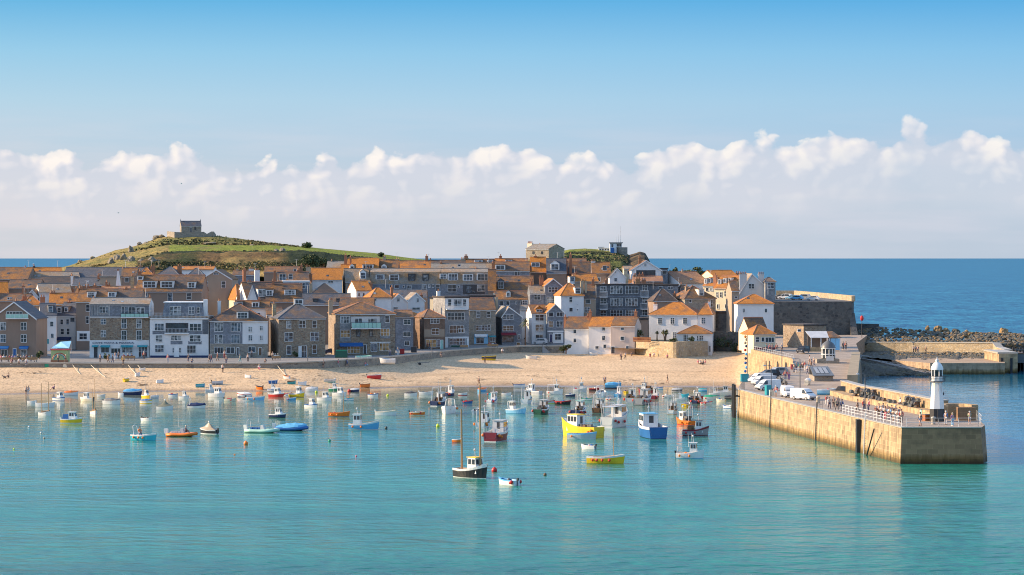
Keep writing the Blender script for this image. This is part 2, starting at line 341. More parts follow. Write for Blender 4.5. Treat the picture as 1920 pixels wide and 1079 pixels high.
def on_beach(px, py):
    """point of the beach surface (or the water in front of it) seen at a photo pixel"""
    Yw, Yb, zb = beach_profile(px)
    if py >= interp(px, WL): return ground(px, py, 0)
    lo, hi = Yw, Yb
    for _ in range(30):
        mid = (lo + hi) / 2; z = zb * (mid - Yw) / (Yb - Yw)
        if HZ + F * (HC - z) / mid > py: lo = mid
        else: hi = mid
    z = zb * (lo - Yw) / (Yb - Yw); return Vector((gx(px, lo), lo, z))
bm = MB(); nx, nt_ = 170, 60; vs = []; fs = []
for i in range(nx + 1):
    px = -260 + i * 10.3
    Yw, Yb, zb = beach_profile(px)
    for j in range(nt_ + 1):
        t = -.45 + j * 1.55 / nt_; Y = Yw + (Yb - Yw) * t
        z = zb * t if t > 0 else t * 2.2
        X = gx(px, Y); z += fb(X, Y, 0, 4, .22) * .06 * min(1, max(0, t * 4)) + fb(X, Y, 5, 3, 1.1) * .035 * min(1, max(0, t * 4))
        vs.append((X, Y, z))
for i in range(nx):
    for j in range(nt_):
        a = i * (nt_ + 1) + j; fs.append((a, a + nt_ + 1, a + nt_ + 2, a + 1))
bm.add(vs, fs)
m, nt, b = new_mat('beach_sand'); v = pos_node(nt)
n1 = noise_n(nt, v, .12, 5, .6); n2 = noise_n(nt, pos_node(nt, (1, .35, 1)), 2.2, 4, .75)
c = ramp_n(nt, n1, [(.3, (.5, .35, .2)), (.7, (.64, .46, .275))])
c = mix_n(nt, 1, c, ramp_n(nt, n2, [(.34, (.6, .58, .56)), (.5, (1, 1, 1)), (.66, (1.16, 1.15, 1.12))]), 'MULTIPLY')
tr = N(nt, 'ShaderNodeTexVoronoi'); tr.inputs['Scale'].default_value = .9; L(nt, v, tr.inputs['Vector'])
c = mix_n(nt, 1, c, ramp_n(nt, tr.outputs['Distance'], [(.1, (.5, .48, .46)), (.24, (1, 1, 1))]), 'MULTIPLY')
g = N(nt, 'ShaderNodeNewGeometry'); s = N(nt, 'ShaderNodeSeparateXYZ'); L(nt, g.outputs['Position'], s.inputs[0])
zz = math_n(nt, 'ADD', s.outputs['Z'], math_n(nt, 'MULTIPLY', math_n(nt, 'SUBTRACT', n1, .5), .25))
wet = ramp_n(nt, math_n(nt, 'MULTIPLY', zz, .5), [(.01, (.48, .46, .46)), (.1, (.68, .65, .62)), (.24, (1, 1, 1)), (.55, (1.03, 1.02, 1)), (.6, (.86, .83, .8)), (.64, (1, 1, 1))])
L(nt, mix_n(nt, 1, c, wet, 'MULTIPLY'), b.inputs['Base Color'])
L(nt, ramp_n(nt, zz, [(.03, (.25, .25, .25)), (.2, (.9, .9, .9))]), b.inputs['Roughness'])
bump_n(nt, b, n2, .8, .12)
tag(bm.build('beach', m, smooth=True), kind='structure')
# ================================================================ town ground and quay
def px_of(X, Y): return CX + F * X / Y
def gnd(X, Y):
    px = px_of(X, Y)
    k = interp(px, [(1150, 1.0), (1300, .38), (1480, .3)])
    y0 = interp(px, [(680, 615), (820, 662), (1060, 664), (1200, 650)])
    return 4.35 + max(0, min(Y, 800) - y0) * 11.8 / (800 - y0) * k
g_ = MB(); vs = []; fs = []; NX, NY = 150, 34
for i in range(NX + 1):
    px = -300 + i * 11.9
    Y0 = quayY(px); Y1 = interp(px, [(1200, 930), (1260, 790), (1500, 760)])
    for j in range(NY + 1):
        t = j / NY; Y = Y0 + (Y1 - Y0) * t ** 1.3; X = gx(px, Y)
        z = gnd(X, Y)
        if j == 0: z = quayZ(px)
        elif Y < 600: z = quayZ(px) + (gnd(X, Y) - quayZ(px)) * min(1, (Y - Y0) / 20)
        vs.append((X, Y, z))
for i in range(NX):
    for j in range(NY):
        a = i * (NY + 1) + j; fs.append((a, a + NY + 1, a + NY + 2, a + 1))
g_.add(vs, fs)
m, nt, b = new_mat('street_paving'); v = pos_node(nt)
n = noise_n(nt, v, .3, 6, .65); L(nt, ramp_n(nt, n, [(.3, (.17, .16, .15)), (.7, (.27, .255, .235))]), b.inputs['Base Color']); b.inputs['Roughness'].default_value = .85
tag(g_.build('street', m, smooth=True), kind='structure')

MATS['rubB'] = rubble('brown_rubble', [(.17, .12, .085), (.3, .21, .14), (.23, .18, .14), (.4, .31, .22)])
MATS['rubG'] = rubble('grey_rubble', [(.2, .18, .15), (.34, .3, .25), (.26, .24, .22), (.42, .37, .3)])
MATS['granite'] = rubble('granite_blocks', [(.3, .24, .16), (.42, .35, .25), (.36, .31, .24), (.48, .41, .3)], 1.6, 1.5)
MATS['gold'] = rubble('sand_coloured_rubble', [(.34, .25, .14), (.48, .37, .22), (.4, .33, .22), (.56, .45, .3)], 1.8, 1.5)
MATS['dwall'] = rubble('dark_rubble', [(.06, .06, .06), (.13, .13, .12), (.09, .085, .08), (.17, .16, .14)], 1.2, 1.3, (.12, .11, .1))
MATS['quaystone'] = rubble('quay_stone', [(.17, .15, .13), (.3, .26, .21), (.22, .2, .18), (.36, .31, .25)], 1.4, 1.8)
for k_, c_ in dict(rbrown=(.27, .19, .14), rtan=(.38, .29, .21), rgrey=(.3, .3, .3), rwhite=(.74, .72, .69), rcream=(.7, .6, .42), rpink=(.62, .5, .42), rpale=(.62, .59, .55)).items():
    MATS[k_] = paint('render_' + k_, c_, .85, .14, scale=.35)
MATS['sw'] = slatewall('hung_slate', (.19, .205, .23)); MATS['swd'] = slatewall('dark_hung_slate', (.125, .135, .15)); MATS['swl'] = slatewall('pale_hung_slate', (.26, .26, .26))
MATS['swb'] = slatewall('brown_hung_tile', (.19, .12, .08))
MATS['ro'] = roofmat('roof_orange_lichen', (.17, .1, .065), (.5, .185, .025), .74, .5)
MATS['rb'] = roofmat('roof_brown_lichen', (.1, .08, .07), (.33, .14, .03), .45, .55)
MATS['rs'] = roofmat('roof_slate', (.085, .095, .115), (.25, .14, .06), .22)
MATS['rg'] = roofmat('roof_pale_grey', (.25, .23, .2), (.36, .21, .09), .34)
MATS['rp'] = roofmat('roof_terracotta', (.3, .15, .09), (.42, .22, .1), .5)
MATS['rd'] = roofmat('roof_dark', (.05, .045, .045), (.16, .09, .05), .25)
def MT(k): return MATS[k] if k in MATS else C(k)

GL = True
class House: pass
def parse(s):
    out = []
    for w in (s or '').replace('\n', ' ').split(';'):
        w = w.strip()
        if w: out.append([float(t) if t.replace('.', '').replace('-', '').isdigit() else t for t in w.split(',')])
    return out
def add_window(h, cx, cy, w, ht, st='n', yo=0.0, parent=None, name='window'):
    """a framed window on the facade plane (local y = yo), seen at photo pixel (cx, cy), w x ht pixels"""
    x0 = h.u(cx - w / 2, yo); x1 = h.u(cx + w / 2, yo); z1 = h.z(cy - ht / 2, (x0 + x1) / 2, yo); z0 = h.z(cy + ht / 2, (x0 + x1) / 2, yo)
    fr = 'white' if st not in ('D', 'k') else 'dark'
    t = .075
    a = MB(); a.box(x0, x1, yo - .13, yo - .01, z1 - t, z1); a.box(x0, x1, yo - .16, yo - .01, z0 - .02, z0 + t)
    a.box(x0, x0 + t, yo - .125, yo - .01, z0 + t, z1 - t); a.box(x1 - t, x1, yo - .125, yo - .01, z0 + t, z1 - t)
    nxm = max(1, round(w / 6.5)); nym = 2 if ht > 9 and st != 's' else 1
    if st == 'g': nxm, nym = max(2, round(w / 3.5)), max(2, round(ht / 3.5))
    mt = .035
    for i in range(1, nxm):
        xm = x0 + (x1 - x0) * i / nxm; a.box(xm - mt, xm + mt, yo - .115, yo - .01, z0 + t, z1 - t)
    for j in range(1, nym):
        zm = z0 + (z1 - z0) * j / nym; a.box(x0 + t, x1 - t, yo - .11, yo - .01, zm - mt * .8, zm + mt * .8)
    o = a.build(name, fr, parent or h.e)
    MB().box(x0 + t * .6, x1 - t * .6, yo - .07, yo - .005, z0 + t * .6, z1 - t * .6).build('pane', 'warmglass' if st == 'o' else 'glass', o)
    return o
def add_door(h, cx, cy, w, ht, c='dark'):
    x0 = h.u(cx - w / 2, 0); x1 = h.u(cx + w / 2, 0); z1 = h.z(cy - ht / 2, x0, 0); z0 = max(h.z(cy + ht / 2, x0, 0), .55)
    a = MB(); a.box(x0, x1, -.12, -.005, z1 - .1, z1); a.box(x0, x0 + .1, -.12, -.005, z0, z1 - .1); a.box(x1 - .1, x1, -.12, -.005, z0, z1 - .1)
    d = MB().box(x0 + .1, x1 - .1, -.08, -.004, z0, z1 - .1).build('door', c, h.e); f = a.build('door_frame', 'white', d)
    hd = MB().ball((x1 - .25, -.12, (z0 + z1) / 2), .05, 6).build('handle', 'steel', d)
def panel(h, x0, x1, y0, y1, mat, name='panel', t=.04):
    a0 = h.u(x0, 0); a1 = h.u(x1, 0); return MB().box(a0, a1, -t, .02, h.z(y1, a0, 0), h.z(y0, a0, 0)).build(name, MT(mat), h.e)
def awning(h, x0, x1, y0, y1, mat, out=1.1):
    a0 = h.u(x0, 0); a1 = h.u(x1, 0); zt = h.z(y0, a0, 0); zb = h.z(y1, a0, 0); zb = min(zb, zt - .25)
    a = MB(); a.add([(a0, -.15, zt), (a1, -.15, zt), (a1, -out, zb + .2), (a0, -out, zb + .2), (a0, -out, zb), (a1, -out, zb), (a0, -.15, zb + .2), (a1, -.15, zb + .2)],
                    [(0, 3, 2, 1), (3, 4, 5, 2), (0, 6, 3), (1, 2, 7), (6, 7, 2, 3)]); return a.build('awning', MT(mat), h.e)
def balcony(h, x0, x1, y0, y1, mat='white', out=1.3, glass=False):
    a0 = h.u(x0, 0); a1 = h.u(x1, 0); zt = h.z(y0, a0, -out); zb = h.z(y1, a0, -out)
    f = MB().box(a0, a1, -out, -.02, zb - .2, zb).build('balcony', 'white', h.e)
    a = MB(); a.box(a0, a1, -out, -out + .06, zt - .07, zt); a.box(a0, a0 + .06, -out + .06, -.02, zt - .07, zt); a.box(a1 - .06, a1, -out + .06, -.02, zt - .07, zt)
    n = int((a1 - a0) / (.9 if glass else .28))
    for i in range(n + 1):
        x = a0 + (a1 - a0 - .05) * i / max(1, n); a.box(x, x + .05, -out + .005, -out + .05, zb, zt - .07)
    a.build('railing', mat, f)
    if glass: MB().box(a0 + .03, a1 - .03, -out + .02, -out + .035, zb + .05, zt - .1).build('glass_panel', 'mint', f)
CHIMN = [0]
def chimney(h, px, ytop, wpx, mat, yo, parent, pots=None):
    a0 = h.u(px - wpx / 2, yo); a1 = h.u(px + wpx / 2, yo); zt = h.z(ytop, a0, yo); w = max(.55, a1 - a0)
    n = pots if pots is not None else max(1, min(5, int(w / .42)))
    ph = .55 if n else 0; zc = zt - ph; zb = max(h.ze - .3, zc - 6)
    a = MB(); a.box(a0, a0 + w, yo - .38, yo + .38, zb, zc - .16); a.box(a0 - .07, a0 + w + .07, yo - .45, yo + .45, zc - .16, zc)
    mi = 1
    for i in range(n):
        x = a0 + w * (i + .5) / n; a.lathe([(.16, 0), (.13, ph - .08), (.16, ph - .08), (.16, ph), (.09, ph)], (x, yo, zc), 7, 1)
    return a.build('chimney', [MT(mat), C('brick')], parent)
def dormer(h, cx, cy, w, ht, typ='f', mat='white', st='n'):
    sl = (h.zr - h.ze) / h.run; yo = .6
    for _ in range(8):
        uu = h.u(cx, yo); zb = h.z(cy + ht / 2, uu, yo); yo = min(max(.12, (zb - .12 - h.ze) / sl), h.run - .3)
    x0 = h.u(cx - w / 2, yo) - .12; x1 = h.u(cx + w / 2, yo) + .12; um = (x0 + x1) / 2
    z0 = h.z(cy + ht / 2, um, yo) - .15; z1 = h.z(cy - ht / 2, um, yo) + .1
    yb = min(h.run + .2, max(yo + .5, (z1 - h.ze) / sl)); zlow = max(h.ze - .2, z0 - .3)
    a = MB(); a.box(x0, x1, yo, yb, z0 - .5, z1)
    d = a.build('dormer', [MT(mat)], h.e)
    r = MB()
    if typ == 'g':
        hp = (x1 - x0) * .38; xm = um; o = .12
        a2 = MB(); a2.add([(x0, yo, z1), (x1, yo, z1), (xm, yo, z1 + hp), (x0, yo + .1, z1), (x1, yo + .1, z1), (xm, yo + .1, z1 + hp)], [(0, 1, 2), (5, 4, 3), (0, 2, 5, 3), (1, 4, 5, 2)])
        a2.build('gable_board', MT(mat), d); yb2 = min(h.run + .3, (z1 + hp - h.ze) / sl)
        for s in (-1, 1):
            xe = x0 - o if s < 0 else x1 + o
            r.add([(xe, yo - .15, z1 - .1), (xm, yo - .15, z1 + hp + .02), (xm, yb2, z1 + hp + .02), (xe, yb, z1 - .1), (xe, yo - .15, z1 + .0), (xm, yo - .15, z1 + hp + .12), (xm, yb2, z1 + hp + .12), (xe, yb, z1)],
                  [(0, 1, 5, 4), (4, 5, 6, 7), (0, 3, 2, 1), (0, 4, 7, 3)])
    else: r.box(x0 - .12, x1 + .12, yo - .15, yb + .2, z1, z1 + .12)
    r.build('dormer_roof', MT(h.roofk), d)
    add_window(h, cx, cy, w * .92, ht * .92, st, yo, d)
def H(label, box, Y, dep, rot, wall, roof, typ='S', wins='', chims='', dorms='', cat='house', name='house', base=None, group='houses of the harbour town', ov=.25, apex=None, low=1.0, zb=None):
    """box = (left, right, eave, ridge) in photo pixels, seen at distance Y; a real box of that size is built there"""
    x0, x1, ye, yr = box; h = House(); r = R(rot); h.c, h.s = math.cos(r), math.sin(r)
    if base is not None: Y = F * (HC - 4.35) / (base - HZ)
    h.Y = Y; h.X = gx(x0, Y); k1 = (x1 - CX) / F; W = (k1 * Y - h.X) / (h.c - k1 * h.s); h.W = W
    h.zb = gnd(h.X, Y) - low if zb is None else zb
    def u(px, yo=0.0): k = (px - CX) / F; return (k * (Y + yo * h.c) - h.X + yo * h.s) / (h.c - k * h.s)
    def z(py, uu=0.0, yo=0.0): return HC - (py - HZ) / F * (Y + uu * h.s + yo * h.c) - h.zb
    h.u, h.z = u, z
    h.e = empty(name, (h.X, Y, h.zb), r, label, cat, group); h.roofk = roof
    h.run = dep / 2 if typ in 'SHM' else dep
    h.ze = z(ye, W / 2, 0); h.zr = z(yr, W / 2, h.run if typ in 'SHM' else 0)
    if h.zr < h.ze + .3: h.zr = h.ze + .3
    ze, zr = h.ze, h.zr; wl = MB(); rf = MB(); o = ov; th = .14
    if typ == 'S' or typ == 'M':
        wl.box(0, W, 0, dep, 0, ze)
        for xx in ((0, .25), (W - .25, W)):
            wl.add([(xx[0], .02, ze), (xx[1], .02, ze), (xx[1], dep / 2, zr - .05), (xx[0], dep / 2, zr - .05), (xx[0], dep - .02, ze), (xx[1], dep - .02, ze)], [(0, 3, 4), (1, 5, 2), (0, 1, 2, 3), (3, 2, 5, 4)])
        sl = (zr - ze) / (dep / 2)
        if typ == 'S': prof = [(-o, ze - o * sl), (dep / 2, zr), (dep + o, ze - o * sl)]
        else:
            q = 1.15; hq = (zr - ze) * .78; prof = [(-o * .5, ze - .1), (q, ze + hq), (dep / 2, zr), (dep - q, ze + hq), (dep + o * .5, ze - .1)]; h.run = q / .78
        n = len(prof); vs = [(xx, p[0], p[1] + t) for xx in (-.08, W + .08) for t in (0, th) for p in prof]
        fs = []
        for i in range(n - 1): fs += [(n + i, 3 * n + i, 3 * n + i + 1, n + i + 1), (i, i + 1, 2 * n + i + 1, 2 * n + i), (i, n + i, n + i + 1, i + 1), (2 * n + i, 2 * n + i + 1, 3 * n + i + 1, 3 * n + i)]
        fs += [(0, 2 * n, 3 * n, n), (n - 1, 2 * n - 1, 4 * n - 1, 3 * n - 1)]
        rf.add(vs, fs)
        rf.rod((-.08, dep / 2, zr + th + .02), (W + .08, dep / 2, zr + th + .02), .11, n=5, mi=2)
    elif typ == 'F':
        ax = u(apex, 0) if apex else W / 2
        wl.box(0, W, 0, dep, 0, ze)
        for yy in ((0, .25), (dep - .25, dep)):
            wl.add([(0.02, yy[0], ze), (W - .02, yy[0], ze), (ax, yy[0], zr - .05), (.02, yy[1], ze), (W - .02, yy[1], ze), (ax, yy[1], zr - .05)], [(0, 1, 2), (5, 4, 3), (0, 2, 5, 3), (1, 4, 5, 2)])
        sl = (zr - ze) / max(.5, ax); sr = (zr - ze) / max(.5, W - ax)
        prof = [(-o, ze - o * sl), (ax, zr), (W + o, ze - o * sr)]; n = 3
        vs = [(p[0], yy, p[1] + t) for yy in (-.22, dep + .1) for t in (0, th) for p in prof]; fs = []
        for i in range(2): fs += [(n + i, n + i + 1, 3 * n + i + 1, 3 * n + i), (i, 2 * n + i, 2 * n + i + 1, i + 1)]
        fs += [(0, n, 3 * n, 2 * n), (n - 1, 3 * n - 1, 4 * n - 1, 2 * n - 1)]
        rf.add(vs, fs); rf.add([vs[i] for i in range(2 * n)], [(i, i + 1, n + i + 1, n + i) for i in range(2)], 1)
        bb = MB()
        for (pa, pb) in ((prof[0], prof[1]), (prof[1], prof[2])):
            bb.add([(pa[0], -.26, pa[1] - .18), (pb[0], -.26, pb[1] - .18), (pb[0], -.26, pb[1] + .1), (pa[0], -.26, pa[1] + .1), (pa[0], -.225, pa[1] - .18), (pb[0], -.225, pb[1] - .18), (pb[0], -.225, pb[1] + .1), (pa[0], -.225, pa[1] + .1)],
                   [(0, 1, 2, 3), (7, 6, 5, 4), (3, 2, 6, 7), (0, 4, 5, 1)])
        h.barge = bb
    elif typ == 'H':
        wl.box(0, W, 0, dep, 0, ze); hip = min(dep / 2, W / 2 - .3)
        sl = (zr - ze) / (dep / 2); zo = ze - o * sl
        b0 = [(-o, -o, zo), (W + o, -o, zo), (W + o, dep + o, zo), (-o, dep + o, zo)]; rd = [(hip, dep / 2, zr), (W - hip, dep / 2, zr)]
        vs = b0 + rd; vs2 = [(a_, b_, c_ + th) for a_, b_, c_ in vs]
        rf.add(vs + vs2, [(6, 7, 11, 10), (7, 8, 11), (8, 9, 10, 11), (9, 6, 10), (0, 3, 2, 1), (0, 1, 7, 6), (1, 2, 8, 7), (2, 3, 9, 8), (3, 0, 6, 9)])
        rf.rod(vs2[4], vs2[5], .1, n=5, mi=2)
        for q_ in (0, 3): rf.rod(vs2[q_], vs2[4], .08, n=4, mi=2)
        for q_ in (1, 2): rf.rod(vs2[q_], vs2[5], .08, n=4, mi=2)
    elif typ == 'L':
        wl.box(0, W, 0, dep, 0, ze)
        rf.box(-.2, W + .2, -.2, dep + .2, ze, ze + max(.22, min(.5, zr - ze)))
    rmat = MT(roof); ridge_m = C('brick') if roof in ('ro', 'rb', 'rp') else C('dgrey')
    h.wall = wl.build('wall', MT(wall), h.e); h.roof = rf.build('roof', [rmat, C('white'), ridge_m], h.e)
    if typ in 'SHM':
        MB().box(-.1, W + .1, -.34 if typ != 'M' else -.2, -.03, ze - .22, ze - .1).build('gutter', C('white') if rnd.random() < .6 else C('lgrey'), h.e)
    if typ == 'F': h.barge.build('bargeboard', C('white') if wall not in ('rubB', 'rbrown') or True else C('dark'), h.e)
    for w_ in parse(wins):
        if w_[0] == 'd': add_door(h, *w_[1:])
        elif w_[0] == 'p': panel(h, *w_[1:])
        elif w_[0] == 'a': awning(h, *w_[1:])
        elif w_[0] == 'b': balcony(h, *w_[1:])
        elif w_[0] == 'bg': balcony(h, *w_[1:], glass=True)
        else: add_window(h, *w_)
    for c_ in parse(chims):
        px, yt, wp, mt_ = c_[:4]; yo = (c_[4] if len(c_) > 4 else .5) * dep; chimney(h, px, yt, wp, mt_, yo, h.roof)
    for d_ in parse(dorms): dormer(h, *d_)
    if typ in 'SH' and group == 'houses of the harbour town' and ye < 575 and W > 3:
        if not chims or rnd.random() < .35:
            xs = rnd.choice([.12, .88]); pxc = x0 + (x1 - x0) * (.06 if xs < .5 else .94); chimney(h, pxc, yr - rnd.uniform(4, 7), rnd.choice([4, 5, 6, 8]), rnd.choice(['brick', 'brick', 'tan', 'rubB', 'rpale']), h.run, h.roof)
        for q in range(rnd.choice([0, 1, 1, 2])):
            xx = rnd.uniform(.15, .85) * W; t0 = rnd.uniform(.25, .5); sl = (zr - ze) / h.run; y0 = h.run * t0; y1 = y0 + .8
            if not dorms: MB().add([(xx, y0, ze + y0 * sl + th + .05), (xx + .6, y0, ze + y0 * sl + th + .05), (xx + .6, y1, ze + y1 * sl + th + .05), (xx, y1, ze + y1 * sl + th + .05), (xx, y0, ze + y0 * sl), (xx + .6, y0, ze + y0 * sl)], [(0, 1, 2, 3), (4, 5, 1, 0)]).build('skylight', C('glass'), h.roof)
        if rnd.random() < .55:
            xa = rnd.choice([.1, .9]) * W; m_ = MB(); m_.rod((xa, h.run, zr), (xa, h.run, zr + 2.2), .035, n=4).rod((xa - .5, h.run, zr + 2.1), (xa + .5, h.run, zr + 2.1), .025, n=4)
            for q in range(4): m_.rod((xa - .4 + q * .27, h.run - .3, zr + 2.1), (xa - .4 + q * .27, h.run + .3, zr + 2.1), .018, n=3)
            m_.build('aerial', C('lgrey'), h.roof)
    return h

# quay wall with a coping
qa = MB(); qc = MB(); pv = None
for i in range(0, 132):
    px = -280 + i * 10.2
    Y = quayY(px); X = gx(px, Y); zt = quayZ(px); p = (X, Y, zt, interp(px, ZB) - 1.2)
    if pv:
        qa.add([(pv[0], pv[1], pv[3]), (p[0], p[1], p[3]), (p[0], p[1], p[2]), (pv[0], pv[1], pv[2]), (pv[0], pv[1] + .9, pv[3]), (p[0], p[1] + .9, p[3]), (p[0], p[1] + .9, p[2]), (pv[0], pv[1] + .9, pv[2])], [(0, 1, 2, 3), (3, 2, 6, 7)])
        qc.add([(pv[0], pv[1] - .15, pv[2] + .01), (p[0], p[1] - .15, p[2] + .01), (p[0], p[1] - .15, p[2] + .28), (pv[0], pv[1] - .15, pv[2] + .28), (pv[0], pv[1] + .75, pv[2] + .01), (p[0], p[1] + .75, p[2] + .01), (p[0], p[1] + .75, p[2] + .28), (pv[0], pv[1] + .75, pv[2] + .28)],
               [(0, 1, 2, 3), (3, 2, 6, 7), (7, 6, 5, 4), (0, 4, 5, 1)])
    pv = p
qw = empty('quay_wall', (0, 0, 0), 0, 'long low stone quay wall between the sand and the street of houses', 'quay wall')
qa.build('wall_face', MATS['quaystone'], qw); qc.build('coping', C('concrete'), qw)
# ================================================================ the waterfront row, left to right
h = H('brown gabled harbour pub with blue awnings, first building at the left edge of the photo', (-16, 67, 598, 567), 0, 14, 0, 'rbrown', 'rs', 'F',
  '6,612,11,15;44.5,612,11,15;6,635,11,15;44.5,635,11,15;27,590,30,11;8,662,12,13,s;45,662,12,13,s;d,27.5,662,7,17,blue;a,0,17,649,655,blue;a,37,54,649,655,blue;bg,12,54,589,597,white,.8', '30,560,5,brick,.8', base=672, apex=26.5)
H('curving terrace of white and grey cottages in the shadow behind the mural kiosk', (76, 106, 592, 570), 606, 12, 12, 'rwhite', 'rs', 'S', '84,606,6,10;97,608,7,10;84,630,6,9;98,630,6,9;d,90,640,5,10,teal', '', '95,580,8,12,f,rgrey')
H('cream and grey cottage with slate dormers up the lane behind the mural kiosk', (107, 142, 592, 568), 615, 12, -6, 'rpale', 'rs', 'S', '116,604,6,10;127,604,6,11;136,600,9,9;117,622,7,11;128,622,6,12;a,108,134,632,638,navy', '130,562,6,brick', '111,582,8,11,f,rgrey;124,581,7,9,f,rgrey')
H('tall narrow brown house with a white bay window left of the pizzeria', (143, 262, 566, 543), 612, 12, 0, 'rbrown', 'rb', 'S', '165,578,8,13;164,600,6,14;p,144,168,621,640,white;156,631,15,12', '152,536,8,brick;236,538,7,brick', '171,553,14,10,f;209.6,553,13,9,f')
h = H('four storey stone restaurant with a white shopfront reading pizzeria', (168, 280, 571, 560), 0, 11, 3, 'rwhite', 'rg', 'S',
  '''p,168.5,279.5,596,638,rubB;p,168.5,279.5,572,594,sw;p,170,206,572,592,white;195,581.5,19,12;240.6,583.5,27,16;263.5,583.5,15,14;194,603.4,10,10;232.5,607,10,18;260.6,607,10,18;194,626,10,13;232.5,629,10,18;260.6,629,10,18;
  197,656,16,12,s;217,658,18,10,s;238.6,656,21,12,s;268,660,17,20,n;d,179.5,661,9,22,dark;a,173,185,647.5,651,teal;a,189,207,647.5,651.5,teal;a,227,250,647.5,651.5,teal;a,258,277,647.5,651,teal;bg,227,279,588,595,dark,.7''', '176,556,5,brick;281,553,4,brick', base=671)
def text_on(h, s, x0, x1, yc, hpx, mat, yo=-.1, name='lettering'):
    cu = bpy.data.curves.new(name, 'FONT'); cu.body = s; cu.size = 1; cu.extrude = .02; cu.align_x = 'LEFT'
    o = bpy.data.objects.new(name, cu); col.objects.link(o); bpy.context.view_layer.update()
    w_ = max(.01, o.dimensions.x); W = h.u(x1, 0) - h.u(x0, 0); hh = hpx * h.Y / F
    dg_ = bpy.context.evaluated_depsgraph_get(); me = bpy.data.meshes.new_from_object(o.evaluated_get(dg_)); bpy.data.objects.remove(o); o = bpy.data.objects.new(name, me); col.objects.link(o); me.materials.clear(); me.materials.append(C(mat))
    o.parent = h.e; o.rotation_euler = (R(90), 0, 0); o.scale = (W / w_, hh / .7, 1); o.location = (h.u(x0, 0), yo, h.z(yc, 0, 0) - hh / 2)
    return o
text_on(h, 'CAFFE PASTA & PIZZERIA', 173, 251, 643.3, 3.2, 'navy')
h = H('white harbour hotel with a roof terrace and two projecting bays', (281, 391, 598, 588), 0, 12, 2, 'rwhite', 'rg', 'L',
  '''p,286,310,621,627,sw;p,353,379,621,627,sw;p,320,342,640,646,sw;p,353,378,640,646,sw;p,379.5,390.5,600,627,swd;298.7,613.6,18,14;366.4,614,22,14;p,310.5,353,606,624,dark;332,613,36,12,k;
  298,635,13,13;330,634,19,10;366,635,21,13;299,654,17,14;d,331,659,10,21,white;325,657,4,10;337.5,657,4,10;359,655,17,15;b,309,355,616.5,625,lgrey,.7;b,281.5,391,587,597,lgrey,.3;p,281.5,390.5,667,671,navy''', '', base=671)
a0 = h.u(304, 2.2); a1 = h.u(383, 2.2); zt = h.z(568, 8, 2.2); zb_ = h.ze + .3
MB().frust(zb_, (a0, a1, 2.2, 11), zt - .05, (a0 + .5, a1 - .5, 3.0, 10.4)).build('mansard_roof', MATS['sw'], h.e)
MB().box(a0 + .2, a1 - .2, 2.8, 10.6, zt - .05, zt + .2).build('roof_cap', C('white'), h.e)
for w_ in ((329, 583, 21, 17), (359, 583, 11, 15), (372, 582, 6, 12)): add_window(h, *w_, 'n', 2.15)
MB().box(h.u(381, 3), h.u(388, 3), 3, 5.5, zb_, h.z(562, 15, 3)).build('chimney', C('white'), h.e)
H('hip roofed house half hung with slate and half painted white beside the white hotel', (393.5, 502, 602, 572), 0, 12, 6, 'rwhite', 'rb', 'H',
  '''p,394,454.5,603,645,sw;p,394,502,645.5,671,rubG;410,613.6,17,17;442,613.6,18,16;410,636,16,16;441.5,636,17,16;469.4,617.6,8,10,g;490,616,6,9,g;469.4,634,8,11,g;490,634,6,10,g;410,657,17,12,s;432,657,16,12,s;d,446,659,5,15,dark;472,656,14,11,s;d,488,659,7,14,brown''',
  '411,560,6,white,.8;441,562,6,cream,.8;384,566,5,cream,.9', '454.7,591.5,20,12,f', base=671)
H('square stone house with a hipped slate roof and a lit chimney on its left end', (522.5, 610, 597.4, 571), 0, 13, 14, 'rubB', 'rs', 'H',
  '541.3,609,9,14;566.7,608.5,13,14;589.5,608.5,9,14;541.5,632,16,17;590,631.5,16,17;541.5,656.7,9,17;570,660,10,23;d,562.5,660,6,22,white;589.5,655.4,9,17', '514,565,7,gold,.75', '560,566,15,9,f', base=670.5)
H('wide stone house with a glazed balcony under a brown hipped roof and blue awning', (629, 741, 589, 568), 0, 13, 11, 'rubB', 'rb', 'H',
  '''p,637,657.5,590,641,swl;p,713,731.5,590,635,swl;647,600,18,13;726,598.5,9,13;647.5,626,18,14,o;722,623.6,17,14,o;672,625,8,13,k;696,625,6,13,k;p,658,712,594,613,rpale;672,605,14,16,s;698,605,18,16,s;bg,658,713,605,616,dark,1.2;
  a,636,680,643,650,blue;663,656,24,14,o;d,684,655,7,17,dark;701,652,12,15,s;720.5,651,18,15,o;p,694,732,641.5,643,white''', '620,559,7,tan,.5', base=666.5)
H('narrow grey slate fronted house with three short windows beside the brown gap', (742, 775, 595, 583), 0, 11, 6, 'sw', 'rb', 'S', '763.4,604,14,10;763,627,15,9;763,644,10,9', '', base=657)
H('brown tile hung shop with a mint green door and an orange lit roof', (795, 834, 596, 581.5), 0, 11, 16, 'swb', 'rb', 'H', 'p,795.5,833.5,618,632,rtan;815,602,17,10;816,622,14,12;808,644,20,15,o;822,644,6,14,s;d,828,646,6,17,mint', '', base=655)
h = H('four storey pale fronted house with a white top balcony and red curtains', (834.5, 879.5, 559, 556), 0, 11, 17, 'swl', 'rd', 'L',
  'p,835,879,559,580,rwhite;843,568,7,14;858,568,16,14,s;871,568,7,14;b,836,876,572,580,white,.9;855,593.6,32,14;856,617.7,27,15;865,620,12,8,o;858,641,30,13;p,834.6,879,632,634.5,white;p,846,873,646.5,651,dgreen;p,834.6,840,634.6,652,white;p,875,879,634.6,652,white', '822,542,6,white,.7', base=652)
